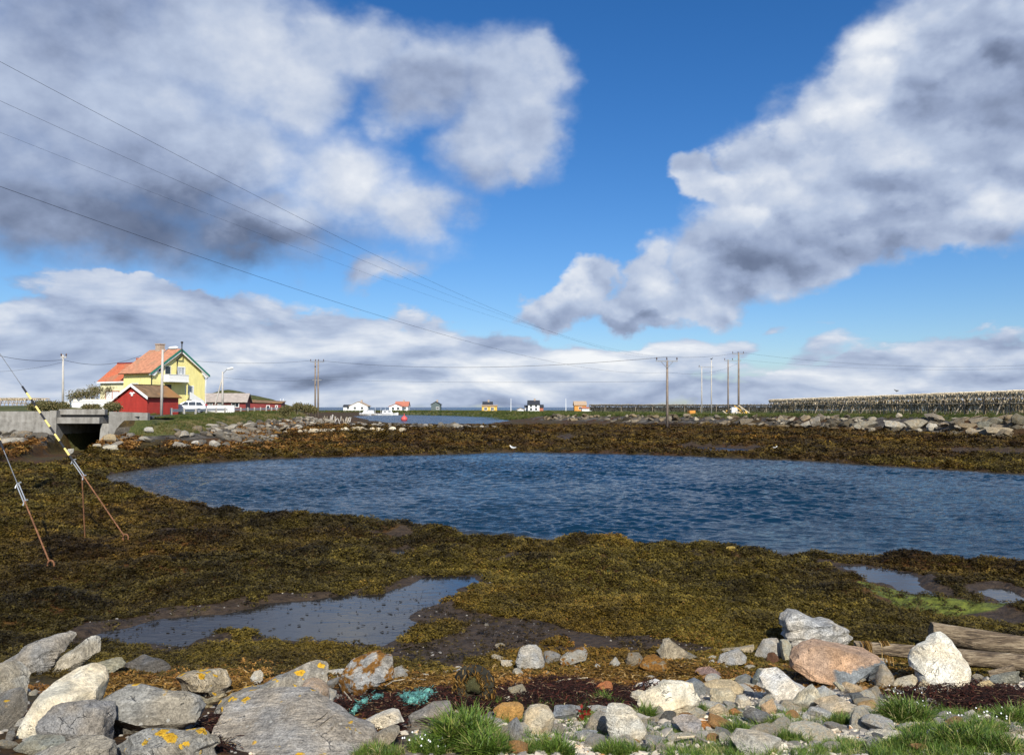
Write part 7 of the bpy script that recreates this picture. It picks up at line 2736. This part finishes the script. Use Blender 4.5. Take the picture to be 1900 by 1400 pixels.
# pebbles and shingle: uncountable
PEB = [rock_mesh('pebble', 600 + i, 1, (1, .85, .6), nf=4, amp=.05, sharp=40) for i in range(5)]
peb_mat = plant_mat('pebbles', [(0.0, (.10, .09, .08)), (.3, (.26, .24, .21)), (.55, (.46, .40, .31)), (.8, (.66, .59, .46)), (1.0, (.55, .27, .10))], rough=.85)


def pebble_points():
    X, Y = spread(64000, 3.2, 8.4, -0.70, 0.98, power=1.0)
    z, a = terrain(X, Y)
    u = X / Y
    n = fbm(X, Y, .9, 3)
    keep = (z > .40) & ((u > -.02 + .1 * n) | (RNG.rand(len(X)) < .04))
    X, Y, z = X[keep], Y[keep], z[keep]
    s = RNG.gamma(2.2, .0046, len(X)) + .005
    return np.stack([X, Y, z], -1), s, np.clip(.45 + .35 * fbm(X, Y, .5, 2) + RNG.normal(0, .2, len(X)), 0, 1)


p_, s_, t_ = pebble_points()
scatter('pebbles', p_, s_, RNG.uniform(0, 6.28, len(p_)), t_, PEB, peb_mat, 'mixed pale pebbles and shingle between the shore stones', tilt=.3)


# ------------------------------------------------------------------ grass tufts in front
fg_mat = plant_mat('front_grass', [(0.0, (.026, .050, .010)), (.3, (.060, .115, .014)), (.6, (.135, .215, .028)), (.8, (.22, .25, .05)), (1.0, (.42, .35, .16))], rough=.5, spec=.3, transl=.25)
FG = [blades_mesh('grass_tuft', 16, 1.0, .075, .85, .9, s, segs=3) for s in (31, 32, 33, 34)]
TUFTS = [(860, 1385, 90, 70, 300), (800, 1390, 90, 34, 150), (900, 1400, 80, 50, 170), (700, 1400, 100, 25, 110), (990, 1398, 70, 30, 120), (1030, 1400, 70, 40, 110), (1150, 1398, 90, 26, 120), (1130, 1398, 60, 26, 60), (1115, 1305, 40, 26, 55), (1200, 1330, 30, 30, 40),
         (1060, 1325, 30, 14, 30), (1370, 1362, 60, 26, 140), (1420, 1370, 60, 16, 70), (1460, 1375, 60, 26, 70), (1560, 1345, 60, 26, 90), (1680, 1338, 85, 46, 280), (1640, 1340, 60, 30, 80), (1700, 1385, 80, 36, 120), (1790, 1385, 110, 46, 300), (1850, 1395, 90, 40, 160), (1720, 1362, 90, 30, 110), (1820, 1356, 90, 30, 110), (1660, 1392, 90, 28, 90), (1560, 1385, 80, 22, 70), (1440, 1345, 40, 22, 50),
         (1600, 1398, 200, 26, 200), (1340, 1400, 150, 24, 110), (1880, 1340, 60, 40, 80), (1760, 1330, 60, 20, 50), (1500, 1400, 120, 16, 90), (1740, 1398, 160, 26, 160), (1240, 1360, 50, 16, 40), (1300, 1320, 16, 20, 20)]


def tuft_points():
    P, S, T = [], [], []
    for px, py, w, h, n in TUFTS:
        g = ground_hit(px, min(py, 1399))
        r = w / 2 / F * g.y
        for i in range(n):
            a, q = rng.uniform(0, 6.28), math.sqrt(rng.random())
            x, y = g.x + math.cos(a) * r * q, g.y + math.sin(a) * r * q * .75
            P.append((x, y, tz_fast(x, y)))
            hh = h / F * g.y * 1.15
            S.append(hh * rng.uniform(.55, 1.1) * (1 - .45 * q * q))
            T.append(min(1, max(0, rng.gauss(.46, .21) + (.32 if rng.random() < .13 else 0))))
    return np.array(P), np.array(S), np.array(T)


_gx, _gy = np.meshgrid(np.linspace(-6, 7, 261), np.linspace(2.2, 9.5, 147))
_gz = terrain(_gx, _gy)[0]


def tz_fast(x, y):
    fx, fy = (x + 6) / 13 * 260, (y - 2.2) / 7.3 * 146
    i, j = int(min(max(fx, 0), 259)), int(min(max(fy, 0), 145))
    a, b = min(max(fx - i, 0), 1), min(max(fy - j, 0), 1)
    return float(_gz[j, i] * (1 - a) * (1 - b) + _gz[j, i + 1] * a * (1 - b) + _gz[j + 1, i] * (1 - a) * b + _gz[j + 1, i + 1] * a * b)


p_, s_, t_ = tuft_points()
scatter('shore_grass', p_, s_, RNG.uniform(0, 6.28, len(p_)), t_, FG, fg_mat, 'bright green tufts of shore grass growing between the stones', tilt=.18)
# short dull turf and moss between
n_ = 5200
X_, Y_ = spread(n_, 3.3, 6.3, -.02, .68, power=1.0)
nn_ = fbm(X_, Y_, .7, 3)
k_ = (nn_ > -.08) & (Y_ < 5.6 + nn_)
X_, Y_ = X_[k_], Y_[k_]
z_ = terrain(X_, Y_)[0]
scatter('turf', np.stack([X_, Y_, z_], -1), RNG.uniform(.03, .075, len(X_)), RNG.uniform(0, 6.28, len(X_)), np.clip(RNG.normal(.45, .2, len(X_)), 0, 1), [m_.copy() for m_ in FG[:2]], fg_mat, 'thin short turf between the stones at the lower right', tilt=.4)

# tiny white flowers in the grass
fl = MB()
for k in range(70):
    px, py = rng.choice(((rng.uniform(740, 830), rng.uniform(1385, 1399)), (rng.uniform(1650, 1720), rng.uniform(1285, 1330)), (rng.uniform(1740, 1890), rng.uniform(1330, 1390))))
    g = ground_hit(px, py)
    c = g + Vector((0, 0, rng.uniform(.03, .075)))
    r = .0045
    fl.add([c + Vector((math.cos(a) * r, math.sin(a) * r * .8, math.sin(a) * r * .7)) for a in [i * math.pi / 3 for i in range(6)]] + [c + Vector((0, 0, .006))], [(i, (i + 1) % 6, 6) for i in range(6)])
o = fl.build('flowers', M['lamp_white'])
tag(o, 'tiny white scurvy grass flowers in the front turf', kind='stuff')


# ------------------------------------------------------------------ dark wrack line
def strands(name, label, patches, n, mat, wid=.005, lenr=(.05, .14), pile=.07):
    V, Fc = [], []
    for k in range(n):
        poly, wgt = rng.choices(patches, [p[1] for p in patches])[0]
        px = rng.uniform(poly[0], poly[2])
        py = rng.uniform(poly[1], poly[3])
        # ellipse
        cx, cy, rx, ry = (poly[0] + poly[2]) / 2, (poly[1] + poly[3]) / 2, (poly[2] - poly[0]) / 2, (poly[3] - poly[1]) / 2
        q = ((px - cx) / rx) ** 2 + ((py - cy) / ry) ** 2
        if q > 1:
            continue
        g = on(px, py, 0.9)
        d = ray(px, py)
        tlo = None
        # walk to the beach surface
        y = ground_y(px, py)
        g = at(px, py, y)
        L = rng.uniform(*lenr)
        a = rng.uniform(0, 6.28)
        p = Vector((g.x, g.y, tz_fast(g.x, g.y) + rng.random() * pile * (1 - q)))
        w = wid * rng.uniform(.6, 1.5)
        b = len(V)
        dz = rng.uniform(-.3, .5)
        for i in range(4):
            sd = Vector((-math.sin(a), math.cos(a), rng.uniform(-.4, .4))) * w
            V.append(p - sd)
            V.append(p + sd)
            p = p + Vector((math.cos(a), math.sin(a), dz - i * .3)) * (L / 3)
            a += rng.uniform(-.9, .9)
        for i in range(3):
            Fc.append((b + 2 * i, b + 2 * i + 1, b + 2 * i + 3, b + 2 * i + 2))
    me = bpy.data.meshes.new(name)
    me.from_pydata(V, [], Fc)
    me.materials.append(mat)
    o = bpy.data.objects.new(name, me)
    COL.objects.link(o)
    tag(o, label, kind='stuff')


_gyc = {}


def ground_y(px, py):
    k = (int(px) // 12, int(py) // 4)
    if k not in _gyc:
        _gyc[k] = ground_hit(k[0] * 12 + 6, k[1] * 4 + 2).y
    return _gyc[k] + rng.uniform(-.03, .03)


def wrack_mat(name, stops):
    m, t, b = newmat(name)
    geo = t.node('ShaderNodeNewGeometry')
    t.l.new(t.ramp(geo.outputs['Random Per Island'], stops), b.inputs['Base Color'])
    b.inputs['Roughness'].default_value = .85
    b.inputs['Specular IOR Level'].default_value = .08
    return m


M['wrack'] = wrack_mat('red_wrack', [(0, (.008, .005, .004)), (.5, (.022, .011, .008)), (.8, (.045, .017, .012)), (.94, (.09, .026, .016)), (.985, (.22, .15, .08)), (1, (.40, .31, .18))])
M['oldweed'] = wrack_mat('brown_weed_strands', [(0, (.03, .017, .005)), (.5, (.11, .058, .012)), (.88, (.21, .115, .025)), (1, (.36, .25, .11))])
strands('wrack', 'dark red purple heaps of dried wrack along the tide line',
        [((590, 1275, 760, 1385), 5), ((700, 1270, 960, 1330), 4), ((880, 1262, 1240, 1330), 9), ((960, 1255, 1130, 1290), 3), ((1180, 1262, 1240, 1300), 1.2), ((370, 1325, 440, 1395), 1.2), ((1620, 1262, 1920, 1325), 5), ((1740, 1275, 1930, 1330), 4)], 52000, M['wrack'], wid=.003, lenr=(.03, .10))
strands('weed_strands', 'brown and orange dried weed strands between the back stones',
        [((130, 1235, 220, 1360), 1.5), ((180, 1250, 330, 1310), 3), ((420, 1240, 480, 1300), 1), ((660, 1245, 900, 1290), 4), ((1000, 1235, 1260, 1280), 5), ((1130, 1225, 1380, 1275), 5), ((1580, 1215, 1700, 1290), 3), ((820, 1240, 960, 1275), 2), ((640, 1330, 720, 1370), .8)], 34000, M['oldweed'], wid=.005, lenr=(.04, .14), pile=.05)


# ------------------------------------------------------------------ driftwood, rope, rubber, scraps
def log(label, pts, radii, seed, name='driftwood_log', mat='drift', n=14, cat='log'):
    P = [Vector(p) for p in pts]
    c = P[0]
    V, Fc = [], []
    m = 26
    for i in range(m):
        f = i / (m - 1) * (len(P) - 1)
        k = min(int(f), len(P) - 2)
        p = P[k].lerp(P[k + 1], f - k)
        r = radii[k] + (radii[k + 1] - radii[k]) * (f - k)
        t = (P[-1] - P[0]).normalized()
        a = t.cross(Vector((0, 0, 1))).normalized()
        b = a.cross(t)
        for j in range(n):
            w = 2 * math.pi * j / n
            rr = r * (1 + .26 * mnoise.noise(Vector((math.cos(w) * 1.3, math.sin(w) * 1.3, f * .8 + seed))) + .10 * mnoise.noise(Vector((math.cos(w) * 4, math.sin(w) * 4, f * .5 + seed * 2))))
            V.append(p + (a * math.cos(w) + b * math.sin(w)) * rr + t * (.12 * r * 3 * mnoise.noise(Vector((w, seed, 1))) if i in (0, m - 1) else 0) - c)
    for i in range(m - 1):
        for j in range(n):
            j2 = (j + 1) % n
            Fc.append((i * n + j, i * n + j2, (i + 1) * n + j2, (i + 1) * n + j))
    Fc.append(tuple(range(n - 1, -1, -1)))
    Fc.append(tuple((m - 1) * n + j for j in range(n)))
    me = bpy.data.meshes.new(name)
    me.from_pydata([tuple(v) for v in V], [], Fc)
    me.polygons.foreach_set('use_smooth', [True] * len(Fc))
    me.set_sharp_from_angle(angle=R(55))
    me.materials.append(M[mat])
    o = bpy.data.objects.new(name, me)
    COL.objects.link(o)
    o.location = c
    tag(o, label, cat)
    return o


def mat_drift():
    m, t, b = newmat('driftwood_bark')
    geo = t.node('ShaderNodeNewGeometry')
    P = geo.outputs['Position']
    n = t.noise(t.vmath('MULTIPLY', P, (2.5, 14, 22)), 2.2, 6, .66, dist=.4)
    n2 = t.noise(P, 3.0, 4, .6)
    c = t.ramp(t.math('ADD', t.math('MULTIPLY', n, .65), t.math('MULTIPLY', n2, .35)), [(.34, (.025, .017, .010)), (.45, (.13, .09, .052)), (.55, (.29, .22, .135)), (.68, (.47, .38, .26))])
    t.l.new(c, b.inputs['Base Color'])
    b.inputs['Roughness'].default_value = .85
    bump(t, b, n, .05, 1.0)
    return m


M['log'] = mat_drift()
M['rubber_old'] = paint('weathered_rubber', (0.03, 0.028, 0.022), 0.9, 0.6, 30, dirt=.8, dirtcol=(.07, .06, .03, 1), bmp=.01, spec=.15)
log('thick weathered driftwood trunk with broken end at the right edge', [at(1727, 1172, 8.7), at(1800, 1187, 8.6), at(1900, 1198, 8.5), at(2060, 1215, 8.35)], [.115, .125, .10, .07], 3, mat='log')
log('long thin grey log lying behind the white boulder', [at(1586, 1199, 8.15), at(1700, 1210, 8.0), at(1800, 1222, 7.8), at(1920, 1232, 7.7)], [.062, .07, .075, .08], 7, mat='log')
log('short broken stick of driftwood below the long log', [at(1836, 1252, 7.35), at(1882, 1238, 7.3)], [.035, .028], 9, mat='log', name='driftwood_stick', cat='stick')
for k, (px, py) in enumerate(((1607, 1192), (1640, 1192))):
    V, Fc = [], []
    c = at(px, 1201, 8.1)
    for j in range(22):
        x = rng.gauss(0, .022)
        b = len(V)
        w = .004
        x2 = x + rng.gauss(0, .012)
        pts = [Vector((x, .0, .07)), Vector((x, -.05, .052)), Vector((x2, -.078, 0)), Vector((x2 + rng.gauss(0, .012), -.09, -rng.uniform(.05, .2)))]
        for p in pts:
            V += [p - Vector((w, 0, 0)), p + Vector((w, 0, 0))]
        for i in range(3):
            Fc.append((b + 2 * i, b + 2 * i + 1, b + 2 * i + 3, b + 2 * i + 2))
    me = bpy.data.meshes.new('hanging_weed')
    me.from_pydata([tuple(v) for v in V], [], Fc)
    me.materials.append(M['oldweed'])
    o = bpy.data.objects.new('hanging_weed', me)
    COL.objects.link(o)
    o.location = c
    tag(o, ('left' if k == 0 else 'right') + ' of two bunches of weed hanging over the long log', 'weed')

# pale twigs and stems
for k, (pts, lab) in enumerate(((((715, 1282), (730, 1272), (760, 1268), (790, 1270)), 'thin pale bent twig below the weed covered rock'), (((652, 1312), (640, 1296), (630, 1280), (626, 1262)), 'pale thread hanging from the weed covered rock'), (((1745, 1290), (1760, 1286), (1758, 1302)), 'forked dry stem below the white boulder'), (((1030, 1275), (1045, 1270), (1075, 1268), (1090, 1266)), 'pale straw lying across the wrack'), (((1255, 1385), (1290, 1382), (1315, 1394)), 'curved pale root in the gravel'))):
    P = []
    for px, py in pts:
        g = ground_hit(px, py)
        P.append(g + Vector((0, 0, .045)))
    mb = MB()
    mb.tube([p - P[0] for p in P], .006, 5)
    o = mb.build('twig', M['bar_wood'], loc=P[0])
    tag(o, lab, 'twig')


def rope(label, path, loops, seed):
    rr = random.Random(seed)
    m, t, b = newmat('teal_rope')
    geo = t.node('ShaderNodeNewGeometry')
    n = t.noise(geo.outputs['Position'], 90, 3, .6)
    t.l.new(t.mix(t.step(n, .35, .65), (.018, .085, .075, 1), (.15, .40, .34, 1)), b.inputs['Base Color'])
    b.inputs['Roughness'].default_value = .7
    P = []
    for px, py in path:
        g = ground_hit(px, py)
        P.append(Vector((g.x, g.y, tz_fast(g.x, g.y) + .05)))
    o = empty('rope', P[0])
    tag(o, label, 'rope')
    fine = []
    for a, c in zip(P, P[1:]):
        for i in range(10):
            fine.append(a.lerp(c, i / 10))
    for st in range(3):
        mb = MB()
        pts = []
        for i, p in enumerate(fine):
            w = i * .8 + st * 2.09
            pts.append(p - P[0] + Vector((math.cos(w) * .012, math.sin(w) * .012, math.sin(w + .8) * .012 + .012 * math.sin(i * .5))))
        mb.tube(pts, [.014 * (0.75 + .35 * math.sin(i * 1.3 + st)) for i in range(len(pts))], 7)
        mb.build('strand', m, o, smooth=True)
    fz = MB()
    for k in range(loops):
        p = rr.choice(fine) - P[0]
        pts = [p]
        for i in range(4):
            pts.append(pts[-1] + Vector((rr.uniform(-.03, .03), rr.uniform(-.03, .03), rr.uniform(-.015, .02))))
        fz.tube(pts, .0012, 3)
    f_ = fz.build('frayed_fibres', m, o)
    f_['kind'] = 'stuff'


rope('short fraying teal rope end lying on the dark wrack', [(655, 1338), (664, 1328), (680, 1318), (702, 1308)], 60, 1)
rope('tangled bundle of teal fishing rope beside the lichen spotted slab', [(747, 1306), (765, 1312), (775, 1303), (762, 1318), (785, 1310), (800, 1300), (778, 1299), (790, 1314), (760, 1305)], 160, 2)

# black rubber strip bent between the stones
P = [at(514, 1326, 5.0), at(519, 1308, 5.02), at(527, 1292, 5.05), at(541, 1279, 5.1)]
mb = MB()
c = P[0]
for a, b2, wa, wb in zip(P, P[1:], (.014, .02, .024), (.02, .024, .012)):
    a, b2 = a - c, b2 - c
    mb.hexa([a + Vector((-wa, -.06, 0)), a + Vector((wa, -.06, 0)), a + Vector((wa, .05, 0)), a + Vector((-wa, .05, 0)), b2 + Vector((-wb, -.06, 0)), b2 + Vector((wb, -.06, 0)), b2 + Vector((wb, .05, 0)), b2 + Vector((-wb, .05, 0))])
o = mb.build('rubber_strip', M['rubber'], loc=c)
tag(o, 'curved black rubber strip stuck between lichen slab and granite', 'rubber strip')

# old fender overgrown with weed: a dark ring with a mossy core
g = ground_hit(878, 1306)
o = empty('old_fender', g + Vector((0, .1, .09)), -.15)
tag(o, 'old dark rubber fender overgrown with weed, lying in the wrack', 'fender')
mb = MB()
pts = [Vector((math.cos(a) * .105, 0, math.sin(a) * .105)) for a in np.linspace(0, 2 * math.pi, 19)]
mb.tube(pts, [.036 + .010 * rng.random() for _ in pts[:-1]] + [.04], 10, cap=False)
mb.build('ring', M['rubber_old'], o, smooth=True)
fz = MB()
for k in range(420):
    w = rng.uniform(0, 6.28)
    rad = rng.uniform(.07, .15)
    p = Vector((math.cos(w) * rad, rng.uniform(-.05, .02), math.sin(w) * rad))
    q = [p]
    for i in range(3):
        q.append(q[-1] + Vector((rng.uniform(-.02, .02), rng.uniform(-.015, .01), rng.uniform(-.03, .008))))
    for a, b2 in zip(q, q[1:]):
        fz.add([a, a + Vector((.005, 0, .002)), b2 + Vector((.005, 0, .002)), b2], [(0, 1, 2, 3)])
f_ = fz.build('weed_growth', M['oldweed'], o)
f_['kind'] = 'stuff'
v, f = ico(3)
vv = roughen(v.copy(), .2, 2.0, 5) * np.array([.085, .12, .085])
me = finish_rock('core', vv + np.array([0, .06, .01]), f)
q = bpy.data.objects.new('core', me)
COL.objects.link(q)
q.parent = o
rock_props(q, (.12, .12, .05), 0.2, 0, .2, .5, 14)

# white foam scrap on the wrack
o = hero((1172, 1262, 1.0), [(0, 14), (14, 7), (34, 4), (44, 0), (52, 2), (46, 7), (26, 13), (10, 17)], (.84, .85, .86), 'white scrap of foam lying on the wrack behind the cream stones', stripe=.05, seed=140, nf=2, speck=.02, name='foam_scrap', cat='foam scrap')
# red leaves between the stones
mb = MB()
c = ground_hit(1082, 1340)
for k in range(26):
    p = Vector((rng.uniform(-.035, .035), rng.uniform(-.02, .02), rng.uniform(.0, .09)))
    d = Vector((rng.uniform(-1, 1), rng.uniform(-1, .2), rng.uniform(-.2, 1))).normalized() * .03
    s_v = d.cross(Vector((0, 1, .3))).normalized() * .010
    mb.add([p, p + d * .5 + s_v, p + d, p + d * .5 - s_v], [(0, 1, 2, 3)])
m_, t_n, b_n = newmat('red_leaf')
b_n.inputs['Base Color'].default_value = (.22, .02, .012, 1)
o = mb.build('dock_plant', m_, loc=c)
tag(o, 'little plant with dark red leaves beside the angular tan stone', 'plant')

for px, py, w, c, lab in FLATS:
    g = ground_hit(px, py)
    r = w * .5 / F * g.y
    rock_at(SHORE[int(px) % 12], 'small_stone', g + Vector((0, 0, r * .3)), r * 1.6, (0, 0, 1), c, lab, None, dict(stripe=.2, grain=8))


# ------------------------------------------------------------------ shrubs
def shrub(px, pyb, pyt, w, Y, label, bare, lean=0.0, name='shrub', seed=1, tint=.4):
    rr = random.Random(seed)
    b_ = at(px, pyb, Y)
    H = (pyb - pyt) / F * Y
    W = w / F * Y
    o = empty(name, (b_.x, Y, b_.z - .3))
    tag(o, label, 'shrub')
    mb = MB()
    tips = []

    def grow_(p, d, L, r, lv):
        q = p + d * L
        mb.tube([p, p.lerp(q, .5) + Vector((rr.uniform(-.05, .05) * L, 0, .04 * L)), q], [r, r * .85, r * .65], 5, cap=False)
        if lv == 0:
            tips.append(q)
            return
        for k in range(rr.choice((2, 3))):
            d2 = (d + Vector((rr.uniform(-.7, .7) + lean * .3, rr.uniform(-.6, .6), rr.uniform(-.1, .5)))).normalized()
            grow_(q, d2, L * rr.uniform(.6, .85), r * .62, lv - 1)
            tips.append(q)
    for k in range(int(5 + W * 1.5)):
        x = rr.uniform(-.5, .5) * W
        sc = 1 - .5 * abs(x / W * 2) if lean == 0 else .55 + .45 * (x / W + .5)
        grow_(Vector((x, rr.uniform(-.8, .8), 0)), Vector((rr.uniform(-.3, .3) + lean, rr.uniform(-.2, .2), 1)).normalized(), H * .36 * sc, .05, 3)
    mb.build('branches', M['rack_wood'], o)
    lf = MB()
    cnt = 0
    for tp in tips:
        for k in range(3 if bare else 16):
            p = tp + Vector((rr.gauss(0, .22), rr.gauss(0, .22), rr.gauss(0, .18)))
            d = Vector((rr.uniform(-1, 1), rr.uniform(-1, 1), rr.uniform(-.6, 1))).normalized() * rr.uniform(.10, .2)
            s_v = d.cross(Vector((rr.uniform(-1, 1), 1, .2))).normalized() * .06
            lf.add([p, p + d * .5 + s_v, p + d, p + d * .5 - s_v], [(0, 1, 2, 3)])
    m, t, b = newmat('shrub_leaf')
    geo = t.node('ShaderNodeNewGeometry')
    t.l.new(t.ramp(geo.outputs['Random Per Island'], [(0, scale_col((.05, .06, .012), 1 - tint * .3)), (.5, scale_col((.11, .10, .03), 1)), (1, (.20, .15, .06, 1))]), b.inputs['Base Color'])
    b.inputs['Roughness'].default_value = .7
    lf.build('foliage', m, o)


shrub(155, 748, 706, 66, 112, 'bare windswept shrub leaning against the yellow annex', True, .35, seed=1)
shrub(172, 748, 704, 30, 113, 'bare upright shrub right beside the annex wall', True, .1, seed=7)
shrub(95, 756, 741, 44, 92, 'low brownish bush left of the telegraph pole', False, seed=2)
shrub(72, 756, 741, 20, 90, 'small olive bush at the end of the bridge wall', False, seed=3)
shrub(212, 757, 746, 16, 90, 'small green bush at the left corner of the red boathouse', False, seed=4)
shrub(170, 757, 750, 24, 92, 'flat weedy bush in front of the white garden wall', False, seed=5)
shrub(556, 764, 745, 60, 118, 'tall olive bush at the end of the guard rail', False, seed=6)
# a small white hut roof by the far rack
p = at(59, 757, 120)
o = empty('utility_box', (p.x, 120, 2.3))
tag(o, 'small white box standing at the end of the left bridge wall', 'box')
mb = MB()
mb.box((-.45, -.4, 0), (.45, .4, 1.0))
mb.build('case', M['white'], o)
mb = MB()
mb.hexa([(-.52, -.47, 1.003), (.52, -.47, 1.003), (.52, .47, 1.003), (-.52, .47, 1.003), (-.45, -.4, 1.1), (.45, -.4, 1.1), (.45, .4, 1.16), (-.45, .4, 1.16)])
mb.build('lid', M['galv'], o)


# flecks of weed floating on the near pool
fk = MB()
inside = np.array(POOL_NEAR)
for k in range(1300):
    px, py = rng.uniform(130, 930), rng.uniform(1070, 1210)
    p = on(px, py, ZP)
    sd_ = float(sdist(np.array([p.x]), np.array([p.y]), POOL_NEAR)[0])
    cl = float(fbm(np.array([p.x]), np.array([p.y]), 1.1, 3)[0])
    if sd_ > -.05 or (cl < .05 and rng.random() < .75):
        continue
    r = abs(rng.gauss(0, .015)) + .006
    a = rng.uniform(0, 6.28)
    fk.add([(p.x + math.cos(a + w) * r * rng.uniform(.5, 1.3), p.y + math.sin(a + w) * r * rng.uniform(.5, 1.3), ZP + .004 + rng.uniform(0, .012)) for w in (0, 1.2, 2.5, 3.6, 5)], [(0, 1, 2, 3, 4)])
o = fk.build('pool_flecks', M['ground'])
o.data.materials.clear()
o.data.materials.append(paint('wet_weed', (.028, .022, .012), .5, .4, 20))
tag(o, 'dark flecks of weed lying in the shallow near pool', kind='stuff')


# shell bits, grit and weed scraps on the wet mud
X_, Y_ = spread(2600, 8.6, 13.5, -.62, .62, power=1.0)
z_, a_ = terrain(X_, Y_)
k_ = (a_['mud'] > .55) & (z_ > ZP + .004)
X_, Y_, z_ = X_[k_], Y_[k_], z_[k_]
n_ = len(X_)
scatter('mud_grit', np.stack([X_, Y_, z_], -1), RNG.gamma(1.4, .0045, n_) + .003, RNG.uniform(0, 6.28, n_), np.clip(RNG.beta(.7, 4.0, n_), 0, .6), [m_.copy() for m_ in PEB[:3]], peb_mat, 'grit and shell bits on the wet mud beside the near pool', tilt=.3)
X_, Y_ = np.concatenate([X_ + d for d in (.05, .11, -.07)]), np.concatenate([Y_ + d for d in (.05, -.08, .13)])
z_ = terrain(X_, Y_)[0]
n_ = len(X_)
scatter('weed_scraps', np.stack([X_, Y_, z_], -1), RNG.gamma(1.5, .014, n_) + .012, RNG.uniform(0, 6.28, n_), np.clip(RNG.normal(.3, .15, n_), 0, 1), [m_.copy() for m_ in WEEDS[:2]], weed_mat, 'small scraps of weed left on the wet mud', tilt=.3)
